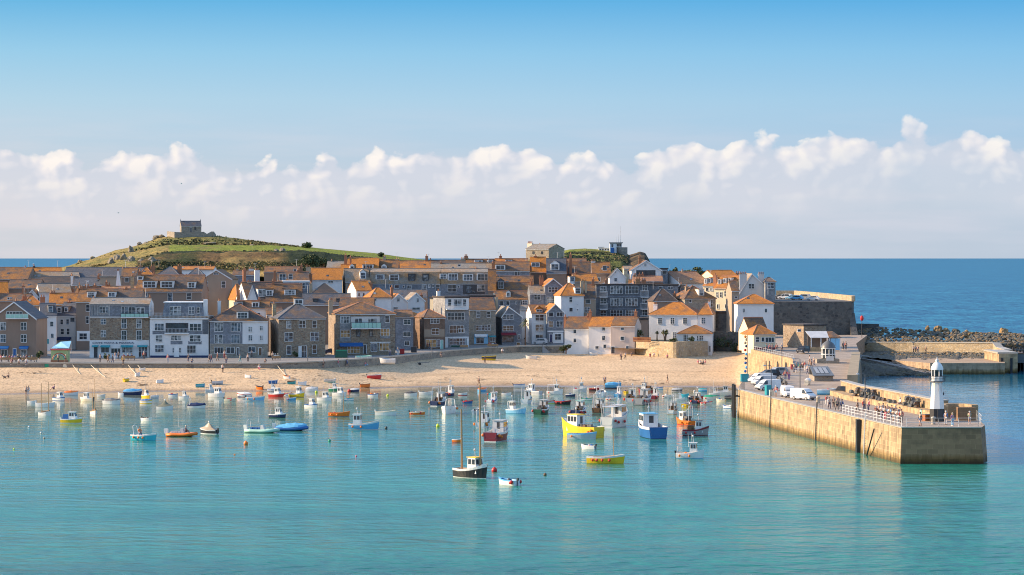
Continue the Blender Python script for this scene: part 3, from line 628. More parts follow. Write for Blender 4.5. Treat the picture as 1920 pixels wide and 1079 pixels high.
# its sunlit left end is a plain plastered wall
H('granite fronted house under a plain brown roof with a white shop blind', (880, 929.5, 581, 560), 0, 11, 8, 'rubG', 'rb', 'S', '896.6,590,7,12;916,590,7,12;895,615,6,10;906,615,17,10;916.8,614.7,6,11;p,889,915,627,645,sky;900,639,15,11,s;a,890,912,627,632,white;923,637,10,9,s;a,916,929,629.5,632.5,teal', '931,553,5,tan', base=647.5)
H('grey slate gabled cottage with a dark red ground floor canopy', (941, 978, 594, 576), 0, 11, 10, 'sw', 'rg', 'F', '952.5,595,20,10;952.5,616,20,10;a,939,967,624,629,maroon;952,636,22,11,k;973,632,5,9;972,646,7,8,o', '', base=647, apex=954)
H('low grey roofed wing with a flat wall behind the palm tree', (975, 998, 580, 573), 672, 9, 0, 'rpale', 'rg', 'S', '990,594,7,8;985,636,7,6', '')
H('narrow white house with stacked bay windows right of the palm tree', (997, 1026, 589, 573), 0, 10, 8, 'rwhite', 'rb', 'S', '1011.6,596,16,12;1011.6,615,16,13;1011,631,14,7;p,999,1024,603.5,606,white', '', '1011,583,12,5,g,ro', base=645.5)
H('small slate house with a lit orange gable between the white bay house and the cottages', (1026, 1057, 585.7, 571), 0, 10, 8, 'sw', 'ro', 'F', '1033,590,9,9;1049.5,590,12,9;1033,608,9,12;1049.5,608,12,12;d,1033,634,6,15,navy;1046,632,12,12;p,1026.5,1056.5,620.5,623,white;p,1037,1056,624,644,rwhite', '', base=646)
H('white beachside cottage on the quay with two small windows, left of three', (1058.5, 1103.5, 616.4, 595.7), 634, 9, -12, 'rwhite', 'rb', 'S', '1078,621.7,6,8;1078,638.6,6,8', '1060,590,5,brick;1103,588,5,brick', low=2.5)
H('white beachside cottage whose wall drops to the sand, middle of three', (1104, 1145.5, 612.4, 595), 631, 10, -12, 'rwhite', 'ro', 'S', '1131.5,617,7,8;1131.5,634,7,9;1119.5,652,7,6;1134,650,6,8', '1107,580,5,brick', low=3.2)
H('pinkish plastered cottage at the sand with a dark doorway, right of three', (1146, 1190, 611, 595), 629, 10, -12, 'rpink', 'rb', 'S', '1167,617,7,6;1167,635,8,8;1176.4,652,6,7;d,1149.5,656,8,13,dark', '1192,580,5,brick', low=3.2)
h = H('large white villa with a bright orange hipped roof above the sandy stone wall', (1216.7, 1308, 590, 568), 640, 10, -14, 'rwhite', 'ro', 'H', '1237.7,602,8,12,g;1261,602,8,12,g;1284.6,602,8,12,g;1264.6,629.5,7,13,g', '1229,567,7,white,.4', low=1.5)
sk = MB(); H('white right wing of the villa with one tall window and an orange roof', (1308.5, 1334.6, 590, 570), 637, 10, -8, 'rwhite', 'ro', 'H', '1319,601.7,8,12,g', '1330,562,5,white,.6', low=1.5)
H('low white garden room of the villa with an arched window and orange roof', (1271, 1334.6, 626, 611.5), 628, 8, -6, 'rwhite', 'rb', 'H', '1285.6,634,9,15,g;1315,634.6,8,10,g;1308,634.6,3,10;d,1331,654,4,12,dark', '', low=2.5)
# stone garden wall and fence below the villa
def wall_line(name, label, pts, th, mat, cope=None, cat='wall', smoothtop=None):
    """pts: (x, y, zbottom, ztop) in world metres; wall thickness goes to +y"""
    e = empty(name, (pts[0][0], pts[0][1], pts[0][2]), 0, label, cat); o = Vector(e.location)
    a = MB(); c = MB()
    for p, q in zip(pts, pts[1:]):
        d = Vector((q[0] - p[0], q[1] - p[1], 0)).normalized(); nn = Vector((-d.y, d.x, 0)) * th
        P = lambda t, z, k: Vector((t[0], t[1], z)) + nn * k - o
        a.add([P(p, p[2], 0), P(q, q[2], 0), P(q, q[3], 0), P(p, p[3], 0), P(p, p[2], 1), P(q, q[2], 1), P(q, q[3], 1), P(p, p[3], 1)], [(0, 1, 2, 3), (3, 2, 6, 7), (7, 6, 5, 4), (0, 3, 7, 4), (1, 5, 6, 2)])
        if cope: c.add([P(p, p[3] + .003, -.1), P(q, q[3] + .003, -.1), P(q, q[3] + .18, -.1), P(p, p[3] + .18, -.1), P(p, p[3] + .003, 1.1), P(q, q[3] + .003, 1.1), P(q, q[3] + .18, 1.1), P(p, p[3] + .18, 1.1)], [(0, 1, 2, 3), (3, 2, 6, 7), (7, 6, 5, 4), (0, 3, 7, 4), (1, 5, 6, 2), (0, 4, 5, 1)])
    a.build('wall_face', MT(mat), e)
    if cope: c.build('coping', MT(cope), e)
    return e
def WP(px, Y, yb, yt): return (gx(px, Y), Y, gz(yb, Y), gz(yt, Y))
wall_line('garden_wall', 'sunlit sand coloured stone garden wall below the white villa and palms', [WP(1184, 630, 672, 640), WP(1222, 620, 674, 640), WP(1268, 613, 676, 642), WP(1290, 620, 674, 640), WP(1327, 626, 668, 641)], .8, 'gold')
g2 = MB(); 
g2.prism([(gx(1184, 630), 630.5), (gx(1222, 620), 620.5), (gx(1268, 613), 613.6), (gx(1290, 622), 622.5), (gx(1327, 626), 626.5), (gx(1327, 640), 640), (gx(1184, 645), 645)], 2, gz(642, 620))
tag(g2.build('garden_ground', paint('garden_earth', (.16, .14, .08), .9, .3)), kind='structure')
fe = empty('timber_fence', (gx(1187, 622), 622, gz(641, 622)), 0, 'short orange timber fence on top of the sandy stone garden wall', 'fence')
a = MB(); b_ = MB(); W_ = gx(1219, 622) - gx(1187, 622)
for i in range(20):
    x = W_ * i / 20; a.box(x, x + W_ / 20 - .03, -.4 - x * .9, -.36 - x * .9, 0, 1.15)
for z_ in (.3, .9): b_.add([(0, -.34, z_), (W_, -.34 - W_ * .9, z_), (W_, -.34 - W_ * .9, z_ + .1), (0, -.34, z_ + .1), (0, -.28, z_), (W_, -.28 - W_ * .9, z_), (W_, -.28 - W_ * .9, z_ + .1), (0, -.28, z_ + .1)], [(0, 1, 2, 3), (7, 6, 5, 4), (3, 2, 6, 7)])
a.build('boards', paint('fence_orange', (.5, .17, .05), .7), fe); b_.build('rail', C('wood'), fe)
# ================================================================ the roofs behind, near to far
D = [
# label, (l, r, eave, ridge), Y, depth, rot, wall, roof, type, windows, chimneys, dormers
('tall slate hung apartment block with white balconies above the cottages', (1118, 1226, 535, 533.4), 690, 12, 0, 'swd', 'rd', 'L', '''1131,543,12,11;1131,566,12,11;1131,588,12,10;1155.7,544,23,15;1184.6,544,24,15;1155.7,566.8,23,15;1184,566.8,23,15;1155.7,588,23,13;1181,588,17,13;1209,540,10,12;1209,564,10,12;1209,587,10,12;
 b,1124.6,1139,546.8,557,white,.8;b,1124.6,1139,569,580,white,.8;b,1200.9,1215.8,544.5,557,white,.8;b,1200.9,1215.8,568.6,579.5,white,.8;b,1200.9,1215.8,592,601,white,.8;p,1118.5,1225.5,555.5,558,sw;p,1118.5,1225.5,577.5,580,sw''', '1136,522,3,brick;1196,520,9,rp;1207,521,8,brick', ''),
('white walled house with an orange hipped roof left of the slate apartments', (1052, 1094.5, 554.5, 532), 672, 11, 8, 'rwhite', 'ro', 'H', '1070,562,6,10;1070.5,581,7,8;1083,581,3,4;1082,571,2,2', '1091,523,5,tan;1098,524,4,tan', '1083.4,545.6,10,11,f'),
('brown rendered narrow house between the orange hipped roof and the slate apartments', (1094.5, 1117, 560, 535), 676, 11, 0, 'rtan', 'rb', 'S', '1102.8,565.7,9,9;1101,581,10,10', '1112,520,5,brick', ''),
('grey stone house with a small lit orange gable and wide white windows', (1022, 1053, 536, 523.4), 684, 11, 6, 'sw', 'ro', 'F', '1037,543.4,18,10;1036.7,562,23,10;1028,577,6,6', '', ''),
('slate house front with two windows left of the lit orange gable', (994, 1022, 551, 536), 684, 10, 4, 'sw', 'rg', 'S', '1007,557,12,12;984,568,10,10', '996,524,3,brick;1015,517,8,brick', ''),
('house with a curved turret dormer and an orange lower roof above the grey gable', (928, 997, 562, 547), 690, 9, 0, 'sw', 'rb', 'S', '940,569,9,9;952,569,7,9;983,568.7,14,8;968,568,3,6', '927,546,4,cream', '953,553,7,9,g'),
('brown roof with a blue domed dormer beside the red balcony terrace', (930, 996, 547, 531), 706, 9, 0, 'rpale', 'rb', 'S', '', '996,520,3,brick', '939,535,11,14,g,sw'),
('slate house with white dormer windows at the centre of the hill row', (928, 993, 508, 492), 760, 11, 0, 'sw', 'rb', 'S', '970,513,10,9;974,529,5,5', '925,490,6,brick;994,495,6,brick', '938,502,17,9,f'),
('brown house with an orange slope and a white triple dormer', (994, 1024, 511, 483), 770, 12, 0, 'rbrown', 'ro', 'S', '', '1004,477,5,brick;1020,488,5,tan', '1004,497,15,8,f'),
('slate roofed house with a large white gabled dormer', (1025, 1062, 513, 486), 765, 13, 0, 'rbrown', 'rs', 'S', '', '1070,474,5,brick;1062,486,4,brick', '1040.5,501,15,12,g'),
('long brown roofs stepping down right of the white gabled dormer', (1062, 1112, 524, 492), 770, 14, 6, 'rbrown', 'rb', 'S', '', '1075,510,4,tan', ''),
('small orange roof lit by the sun above the orange hipped house', (1078, 1122, 528, 514.5), 720, 9, 8, 'rtan', 'ro', 'S', '', '', '1073,524,9,9,f'),
('brown house with a tall brick chimney and one white window', (1110, 1145, 513, 493), 752, 12, 0, 'rbrown', 'rb', 'S', '1134,503,8,9;1122,524,8,8', '1120,494,5,brick', ''),
('small white gabled house with a slate edge on the hill above the apartments', (1143, 1173, 520, 504), 740, 12, 0, 'rwhite', 'rd', 'F', '1153.5,510,4,4;1154.5,525,6,7', '', ''),
('white wall house with a tiny pink window between the two white gables', (1170, 1186, 505, 500), 762, 9, 0, 'rcream', 'rg', 'S', '1179,511,6,7', '1168,499,4,cream', ''),
('big white gabled house with a dark glazed band high on the headland', (1184, 1240, 507, 489), 745, 14, 0, 'rwhite', 'rb', 'F', '1210,497,5,6;p,1193,1229,507,519,dark;1203,513,15,10,k;1219,513,15,10,k;1212,526,20,6', '1200,480,6,rp', ''),
('grey glazed extension on the right side of the big white gabled house', (1240, 1252, 505, 503), 750, 8, 0, 'sw', 'rd', 'L', '1246,511,9,7', '', ''),
('low terracotta roof with clay pots in front of the big white gabled house', (1188, 1243, 528, 519), 715, 8, 0, 'rp', 'rp', 'S', '', '1199,511,5,brick;1205,510,4,brick;1189,513,4,brick;1222,521,5,white', ''),
('long slate fronted house right of the slate apartments', (1226, 1272, 536, 533.5), 700, 9, 0, 'sw', 'rd', 'L', '1239,540,8,5;1257,540,10,6', '', ''),
('dark hipped roof in shadow above the villa', (1226, 1270, 565, 543), 668, 10, 6, 'rbrown', 'rd', 'H', '', '1265,546,5,brick', ''),
('large hall with a long pinkish brown roof and a white wall below', (1276, 1331, 532, 510.6), 745, 18, 22, 'rwhite', 'rp', 'S', '', '', ''),
('stone house with a lit hipped roof and a white dormer behind the villa', (1284, 1342, 560, 538), 668, 10, 18, 'rubG', 'rb', 'H', '1294,565,5,6;1334,569,5,14', '1297,536,3,brick', '1315,549,9,11,f'),
('low house with a small roof beneath the pinkish hall', (1276, 1300, 545, 536), 700, 8, 10, 'rcream', 'rb', 'H', '', '1298,535,3,rp', ''),
('far brown roof with small lit patches left of the tall pale gable', (1341, 1387, 521, 508), 745, 12, 18, 'rcream', 'ro', 'S', '', '1350,506,10,brick;1384,509,10,brick', ''),
('terrace of cream houses with tall white dormers facing the sun', (1339, 1374, 541, 518), 690, 9, -32, 'rcream', 'ro', 'S', '1345,553,4,10;1352,553,4,10;1360,551,4,10;1346,575,4,9;1361,575,4,9', '', '1349,529,5,9,f;1359,527,5,9,f;1368,526,5,9,f'),
('cream terrace end with four white dormers above the shaded stone foot', (1318, 1340, 536, 522), 712, 8, -30, 'rcream', 'ro', 'S', '1326,543,5,7;1334,543,5,7', '', '1323,528,4,9,f;1330,527,4,9,f;1337,526,4,8,f'),
('shaded narrow stone house with white sash windows left of the white half hipped house', (1372, 1386, 546, 528), 664, 8, 6, 'rtan', 'rb', 'S', '1380,558,5,5;1380,584,5,15', '', ''),
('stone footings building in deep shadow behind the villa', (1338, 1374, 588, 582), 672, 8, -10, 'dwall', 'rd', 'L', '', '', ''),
('tall pale gable of a large house with two chimney stacks at its top', (1386, 1452, 552, 514), 676, 16, 0, 'rpale', 'rg', 'F', '1409,537,11,10;1449,566,4,14', '1393,510,14,rpale,.03;1427,510,11,rpale,.03', ''),
('blue grey glazed bay on the right side of the tall pale gable', (1435, 1454, 529, 521), 672, 9, 0, 'swl', 'rs', 'H', '1445,536,13,11', '', ''),
('white half hipped house with two small square windows near the fishermen kiosk', (1383, 1450.5, 570, 553), 640, 10, 0, 'rwhite', 'ro', 'H', '1394.5,582.7,5,8;1436,582.7,5,8', '1414,552,6,brick', ''),
# second rows, middle
('white house with orange roof and several chimneys above the balcony house', (668, 697, 545, 528), 640, 10, 16, 'rwhite', 'ro', 'S', '673,553,4,7;682,553,4,7;690,553,4,7', '675,524,6,gold;695,528,5,brick', ''),
('white cottage with a sunlit orange and slate roof right of the white chimneyed house', (696, 733, 558, 541), 630, 9, 14, 'rwhite', 'ro', 'H', '704,563,4,6', '734,535,3,brick', ''),
('white gabled cottage with a slate window, left of the twin white gables', (731, 764, 566, 552), 642, 10, 12, 'rwhite', 'ro', 'F', '747,562,6,9;742,578,9,4', '730,558,4,brick', ''),
('white gabled cottage with a lit pale roof, right of the twin white gables', (765, 796, 564, 550), 650, 10, 10, 'rwhite', 'rg', 'F', '783,563,5,8;780,579,15,5', '790,549,5,brick', ''),
('small orange hip roof lit by the sun between the grey house and the brown shop', (745, 790, 592, 583), 633, 9, 14, 'rbrown', 'ro', 'H', '', '', ''),
('cream plastered house end catching the sun behind the white top balcony', (806, 838, 560, 557), 664, 10, -26, 'rcream', 'rd', 'L', '815,567,5,9', '', ''),
('flat roofed link with a low wall behind the granite fronted house', (880, 930, 557, 554), 672, 8, 0, 'sw', 'rd', 'L', '908,562,5,5', '', ''),
('grey brown roof with skylights behind the stone house', (568, 658, 572, 552), 628, 10, 5, 'rbrown', 'rs', 'S', '', '602,559,5,rubG;611,561,4,rubG', '591,564,7,5,f,dark,k;635,564,7,5,f,dark,k'),
('dark slate hipped roof at the middle of the old town', (579, 641, 556, 533), 660, 14, 6, 'rbrown', 'rd', 'H', '', '', ''),
('house with a brown roof and two white box dormers left of the dark hipped roof', (498, 566, 566, 534), 640, 12, 4, 'rbrown', 'rb', 'S', '', '512,523,5,brick;565,545,5,brick', '505,550,11,11,f;543.6,549,20,10,f'),
('slate hung house with a band of pale windows right of the lit orange roofs', (521, 580, 529, 511), 690, 11, 6, 'sw', 'rb', 'S', '530,520,12,12;545,519,8,10;565,534,10,8', '515,504,4,brick;560,503,6,brick;583,510,5,brick', ''),
('blue fronted building with a flat white topped roof below the slate hung house', (531, 580, 530, 527), 672, 8, 6, 'sw', 'rwhite', 'L', '567,536,11,12', '', ''),
('long bright orange roof above a white wall in the old town', (584, 641, 525, 504), 702, 12, 5, 'rwhite', 'ro', 'S', '620,529,10,4', '589,517,4,rubG;606,516,6,brick;583,511,5,brick', ''),
('orange roofed house with a small white dormer below the tall chimney', (640, 668, 517, 497), 740, 10, 5, 'rubG', 'ro', 'S', '', '656,479,1,brick', '660,504,7,10,g'),
('orange roof with a wide white dormer on the skyline of the old town', (650, 709, 506, 485), 770, 13, 0, 'rbrown', 'ro', 'S', '', '648,475,5,brick;706,482,5,tan', '689.7,501,19,8,f'),
('brown skyline roof with a small round headed dormer', (709, 746, 508, 488), 772, 13, 0, 'rbrown', 'rb', 'S', '', '721,478,5,tan;744,483,5,tan', '720,503,8,8,g'),
('long mansard terrace with slate front and skylights across the middle of the town, left half', (694, 826, 532, 505), 706, 13, 0, 'sw', 'rg', 'M', '733,538,6,7;744,538,9,7;757,538,4,5;767,541,9,12;795.4,541,9,14;805,537,4,6;812,537,4,6;821,540,8,13', '', '712.6,520,15,9,f;739,521,17,11,f;772,521,12,13,f,dark,k;798,521,10,13,f,dark,k'),
('long mansard terrace with a dark recessed balcony across the middle of the town, right half', (826, 917, 532, 505), 706, 13, 0, 'sw', 'rg', 'M', '847.6,541,16,14;860,538,4,5;p,868,909,534,552,dark;880,543,12,14,k;902,540.5,15,12;888,547,6,6,k', '892,500,5,brick', '831,519,12,10,f;849,520,18,13,f;877.4,521,18,13,f;905,520,21,13,f'),
('stone house with a slate dormer at the left end of the mansard terrace', (648, 694, 529, 505), 704, 12, 8, 'rubG', 'rg', 'S', '659,538,7,12;660,556,8,12;668,553,4,8', '665,509,4,brick', '680.7,517,10,12,g'),
('brown house side in shadow at the right end of the mansard terrace', (915, 930, 545, 506), 700, 10, 0, 'rbrown', 'rb', 'S', '', '926,543,4,cream', ''),
# skyline row
('skyline roof with a red brick chimney near the green hill', (745, 808, 505, 490), 800, 12, 0, 'rbrown', 'ro', 'S', '', '800,477,5,brick;776,491,16,tan;748,484,5,tan;807,484,4,brick', ''),
('long low skyline roof with one central chimney', (808, 872, 505, 489), 800, 12, 0, 'rbrown', 'rb', 'S', '859,498,8,4', '855,491,5,brick;812,493,4,brick', ''),
('skyline roof with white dormers right of the long low roof', (872, 928, 505, 487), 812, 12, 0, 'rbrown', 'rb', 'S', '', '873.6,477,6,brick;925,493,5,tan', '897,490,14,4,f;919,490,10,4,f'),
('skyline roof with a dark chimney left of the stone hall', (928, 990, 499, 486), 812, 12, 0, 'rbrown', 'ro', 'S', '', '938.6,477,5,brick;967,487,4,brick;985,488,4,brick', '954,490,12,4,f'),
('low pale roof in front of the skyline row at the centre', (808, 928, 508, 495), 780, 9, 0, 'rbrown', 'rg', 'S', '861,498,6,4', '827,489,3,brick', ''),
('brown roof far behind the centre of the town', (1040, 1100, 497, 486), 830, 10, 0, 'rbrown', 'rb', 'S', '1046,490,20,3', '1061,482,5,brick', ''),
# second rows, left
('white ended house with an orange roof and large white dormer left of centre', (463, 541, 562, 530), 640, 13, 18, 'rwhite', 'rb', 'S', '', '482,503,9,white,.7;447,540,4,brick', '498,550,28,14,f;536,547,13,9,f'),
('lit corner house with a pale plastered left wall and white chimney', (446, 466, 562, 534), 652, 11, 22, 'rcream', 'ro', 'H', '452,548,4,8', '458,503,5,brick', ''),
('white triangular gable below the lit corner house', (464, 482, 562, 536), 634, 5, 0, 'rwhite', 'rs', 'F', '', '', ''),
('slate roofed row with white framed dormers above the half white house', (441, 505, 580, 565), 606, 9, 4, 'rwhite', 'rb', 'S', '483,589,10,5', '486,557,5,brick', '479,572,12,9,f;450,571,9,9,f,sw'),
('brown gabled warehouse with four sash windows left of the lit corner house', (377, 434, 524, 506.5), 660, 16, 0, 'rtan', 'rb', 'F', '386,534,8,13;419,534,8,13;386,556,7,12;405,514,9,4', '', ''),
('small white windowed house wedged behind the brown gabled warehouse', (430, 447, 541, 528), 672, 8, 12, 'rbrown', 'ro', 'S', '436,549,8,12', '440,517,6,tan', ''),
('dormered brown roofed house behind the white hotel', (254, 378, 547, 517), 640, 14, 0, 'rbrown', 'rb', 'S', '272,553,9,7;319,557.5,9,16;354.4,556,9,13', '248,514,6,gold;334,560,20,white,.05;262,505,6,brick', '280.4,534,24,12,f;313,534,23,12,f;359,535,13,11,f;263,522,9,6,f'),
('brown block with tall lit chimneys left of the dormered house', (228, 254, 519, 504), 690, 9, 0, 'rbrown', 'rb', 'S', '238,525,8,9', '230,500,4,tan;249,515,5,gold,0', ''),
('brown walled building behind the white triangular sail wall', (188, 228, 521, 518), 690, 8, 0, 'rtan', 'rg', 'L', '', '186,513,6,brick', ''),
('slate roofed shed range in front of the long blue slate hall', (136, 192, 535, 522), 690, 10, 0, 'rbrown', 'rs', 'S', '', '154,522,2,brick;135,514,4,white', ''),
('house with terracotta roof edge behind the brown house', (186, 262, 547, 538), 660, 9, 0, 'rbrown', 'rp', 'S', '', '200,525,4,brick;205,530,4,brick', ''),
('slate roof with three chimney stacks above the lane', (140, 190, 552, 541), 650, 9, 0, 'rbrown', 'rb', 'S', '', '149,530,6,tan;163,533,9,brick;178,531,5,brick', ''),
('white gable ended house with a pale green slate and orange roof', (74, 134, 549, 533), 655, 10, 16, 'rwhite', 'rg', 'S', '', '100,532,8,brick;136,538,6,brick', ''),
('sunlit orange roofed cottage behind the lane cottages', (92, 148, 570, 551), 625, 10, 8, 'rbrown', 'ro', 'S', '', '99,545,10,brick;80,553,9,brick', ''),
('tiny white gable with dark bargeboards in the left back rows', (50, 71, 556, 544), 655, 8, 0, 'rwhite', 'rb', 'F', '', '', ''),
('brown roofed row at the far left behind the gabled pub', (-20, 52, 565, 552), 640, 11, 0, 'rbrown', 'rb', 'S', '16,560,5,5', '44,532,5,brick;14,548,4,rp', ''),
('small orange hipped cottage behind the gabled pub', (44, 78, 572, 556), 628, 9, 14, 'rtan', 'ro', 'H', '', '42,558,6,brick', ''),
('dark slate roof below the far left hall', (12, 72, 541, 525), 700, 12, 0, 'rbrown', 'rb', 'S', '', '44,519,4,tan;62,530,1,tan', ''),
('brown house with a pale wall in the second row at the far left', (-30, 16, 552, 530), 690, 10, 14, 'rpale', 'ro', 'S', '', '13,538,5,white', ''),
('dark brown roof with chimneys across the left back rows', (70, 140, 533, 520), 720, 12, 0, 'rbrown', 'rd', 'S', '', '134,512,4,brick;88,522,3,brick', ''),
('brown roofed hall at the left edge of the skyline', (-25, 52, 524, 502.5), 760, 16, 0, 'rbrown', 'rb', 'S', '', '', ''),
('hall with a bright orange sunlit roof above a sawtooth skylight band', (46, 117, 513, 502.5), 790, 9, 14, 'rpale', 'ro', 'S', '', '63,496,2,dark', ''),
('grey sawtooth roof below the bright orange hall roof', (42, 150, 523, 511), 765, 12, 14, 'rbrown', 'rg', 'S', '', '81,511,5,brick', ''),
('long hall with a plain blue slate roof at the foot of the hill', (117, 272, 522, 502.5), 772, 14, 0, 'rbrown', 'rs', 'S', '', '', '')
,
('slate hipped roof house in the back row behind the dormered house', (286, 340, 522, 501.5), 752, 15, 0, 'rbrown', 'rs', 'H', '', '289,510,5,brick;337,511,5,brick', '305,522,7,7,f'),
('slate roof with sunlit left edge beside the brown gabled warehouse', (346, 386, 523, 504), 752, 14, 4, 'rwhite', 'rs', 'H', '', '350,514,5,rp', ''),
('long thin sunlit orange roof at the foot of the hill', (322, 400, 506, 500.5), 800, 10, 0, 'rwhite', 'ro', 'S', '', '', ''),
('orange and white roof end left of the hipped slate roof', (262, 288, 518, 503), 770, 10, 10, 'rwhite', 'ro', 'H', '', '', ''),
('grey flat fronted house at the foot of the rocky slope', (435, 480, 516, 508), 760, 9, 0, 'sw', 'rb', 'S', '', '445,501,5,tan;459,502,4,brick;471,501,9,white', ''),
('house roof with a cluster of pots below the rocky slope', (495, 560, 511, 501), 745, 9, 0, 'rbrown', 'rb', 'S', '553,507,6,5', '498,499,4,tan;541,501,6,tan;565,494,3,brick;578,498,8,tan', ''),
('pale roofed house behind the bright orange roof', (612, 655, 504, 491), 775, 11, 0, 'rubG', 'rg', 'S', '', '622,486,4,tan', ''),
('brown roofed filler house in the middle rows above the brown shop', (930, 1000, 536, 519), 722, 9, 0, 'rbrown', 'rb', 'S', '', '', ''),
('brown roof behind the pink roofed hall', (1180, 1240, 540, 526), 725, 8, 0, 'rbrown', 'rb', 'S', '', '', ''),
('shaded rear wall house between the white cottages and the mansard terrace', (700, 800, 558, 545), 678, 9, 0, 'rbrown', 'rs', 'S', '', '', ''),
('shaded house wall behind the wide stone house', (636, 700, 575, 560), 612, 8, 0, 'rbrown', 'rb', 'S', '', '', ''),
('stone fronted house just beyond the left edge of the view, first of its row', (-110, -22, 600, 580), 578, 12, 0, 'rubB', 'rs', 'S', '-90,615,9,12;-60,615,9,12;-38,615,9,12;-90,640,9,12;-38,640,9,12;d,-62,655,8,20', '-100,572,7,brick', ''),
('white hipped house second beyond the left edge of the view', (-215, -116, 598, 575), 578, 12, 0, 'rwhite', 'rb', 'H', '-190,615,10,12;-160,615,10,12;-135,615,10,12;-190,640,10,12;-135,640,10,12', '-160,565,7,brick', ''),
('grey roofed back row house beyond the left edge of the view', (-120, -26, 556, 538), 640, 11, 0, 'rpale', 'rg', 'S', '-90,570,9,9;-50,570,9,9', '-60,530,7,brick', '-85,548,10,9,f'),
('brown roofed back row house far beyond the left edge of the view', (-230, -126, 556, 538), 640, 11, 0, 'rbrown', 'rb', 'S', '', '-160,530,7,brick', ''),
('long brown hall at the skyline beyond the left edge of the view', (-220, -30, 524, 504), 740, 14, 0, 'rbrown', 'rb', 'S', '', '-60,498,5,brick', ''),
('brown wall behind the slate and white house', (500, 530, 590, 578), 602, 8, 8, 'rbrown', 'rb', 'S', '', '', ''),
('shaded slate house front under the turret dormer', (985, 1024, 585, 573), 680, 8, 0, 'sw', 'rg', 'S', '', '', ''),
('shaded wall behind the white beach cottages', (1055, 1215, 600, 594), 665, 8, 0, 'rbrown', 'rd', 'L', '', '', ''),
]
for d_ in D: H(*d_, apex=1410 if d_[1][0] == 1386 and d_[1][3] == 514 else None)
# white triangular sail-like gable wall
e = empty('gable_wall', (gx(216, 668), 668, gz(546, 668)), 0, 'tall thin white triangular wall rising from the roofs left of the dormered house', 'wall')
w1 = gx(224, 668) - gx(216, 668); h1 = gz(508, 668) - gz(546, 668)
MB().add([(0, 0, 0), (w1, 0, 0), (w1 * .72, 0, h1), (w1 * .5, 0, h1), (0, 4, 0), (w1, 4, 0), (w1 * .72, 1, h1), (w1 * .5, 1, h1)], [(0, 1, 2, 3), (7, 6, 5, 4), (3, 2, 6, 7), (0, 3, 7, 4), (1, 5, 6, 2)]).build('wall', C('white'), e)
MB().box(w1 * .45, w1 * .78, -.05, 1.05, h1, h1 + .5).build('cap', C('brick'), e)
# ================================================================ the grassy headland
def rows_hill(name, pxs, Ys, rowf, colf, rough, back):
    """Ys: distances; rowf(px) -> photo rows at those distances; then the land falls away behind"""
    mb = MB(); vs = []; cols = []; NB = 14
    sub = []
    for k in range(len(Ys) - 1):
        n = max(3, int((Ys[k + 1] - Ys[k]) / 3.0)); sub += [(k, j / n) for j in range(n)]
    sub.append((len(Ys) - 2, 1.0)); nrow = len(sub) + NB
    for px in pxs:
        rows = rowf(px); zs = [gz(r, Y) for r, Y in zip(rows, Ys)]
        for (k, t) in sub:
            Y = Ys[k] + (Ys[k + 1] - Ys[k]) * t; tt = t * t * (3 - 2 * t)
            z = zs[k] + (zs[k + 1] - zs[k]) * tt; X = gx(px, Y)
            rg = rough(px, k, t); z += rg * (fb(X, Y, 1, 5, .05) * 1.1 + fb(X, Y, 3, 4, .25) * .45)
            vs.append((X, Y, z)); cols.append(colf(px, k, t, X, Y))
        Ye = Ys[-1]; ze = zs[-1]
        for j in range(1, NB + 1):
            t = j / NB; Y = Ye + (back - Ye) * t; X = gx(px, Ye) * (Y / Ye)
            vs.append((X, Y, ze + (-2 - ze) * t ** 1.5)); cols.append((.12, .13, .05))
    fs = []
    for i in range(len(pxs) - 1):
        for j in range(nrow - 1):
            a = i * nrow + j; fs.append((a, a + nrow, a + nrow + 1, a + 1))
    mb.add(vs, fs); o = mb.build(name, HILLM, smooth=True)
    ca = o.data.color_attributes.new('cover', 'FLOAT_COLOR', 'POINT')
    for i, c in enumerate(cols): ca.data[i].color = (*c, 1)
    return o
HILLM, nt, b = new_mat('heath_and_grass'); at = N(nt, 'ShaderNodeAttribute'); at.attribute_name = 'cover'
v = pos_node(nt); n = noise_n(nt, v, .35, 6, .7); n2 = noise_n(nt, v, 1.4, 4, .7)
c = mix_n(nt, 1, at.outputs['Color'], ramp_n(nt, n, [(.32, (.42, .48, .5)), (.48, (.95, .95, .95)), (.68, (1.5, 1.3, 1.05))]), 'MULTIPLY')
c = mix_n(nt, 1, c, ramp_n(nt, n2, [(.3, (.7, .7, .7)), (.7, (1.25, 1.2, 1.15))]), 'MULTIPLY')
L(nt, c, b.inputs['Base Color']); b.inputs['Roughness'].default_value = 1.0; b.inputs['Specular IOR Level'].default_value = .1
bump_n(nt, b, n2, 1.0, .5)
GREEN = (.2, .25, .05); DRY = (.31, .24, .1); OLIVE = (.19, .19, .07); BRACK = (.055, .07, .032); RUST = (.15, .105, .055); DARK = (.03, .045, .026)
SA = [(100, 508), (130, 503), (200, 491), (260, 484), (310, 473), (400, 472), (500, 471), (560, 471), (600, 474), (650, 480), (700, 485), (760, 491), (830, 496), (1000, 500)]
SB = [(100, 507), (130, 501), (200, 482), (260, 471), (310, 461), (400, 460), (500, 460), (560, 464), (600, 468), (700, 478), (760, 486), (830, 494), (1000, 499)]
SS = [(100, 506), (130, 499), (150, 492), (170, 487), (215, 470), (240, 465), (262, 459), (285, 450), (300, 445), (330, 443), (405, 442), (440, 447), (500, 455), (560, 462), (600, 466), (700, 475), (760, 483), (830, 491), (1000, 498)]
def hrow(px): return [interp(px, [(100, 512), (260, 512), (420, 520), (600, 515), (1000, 515)]), interp(px, SA), interp(px, SB), interp(px, SS)]
def mixc(a, b_, t): t = max(0, min(1, t)); return tuple(x + (y - x) * t for x, y in zip(a, b_))
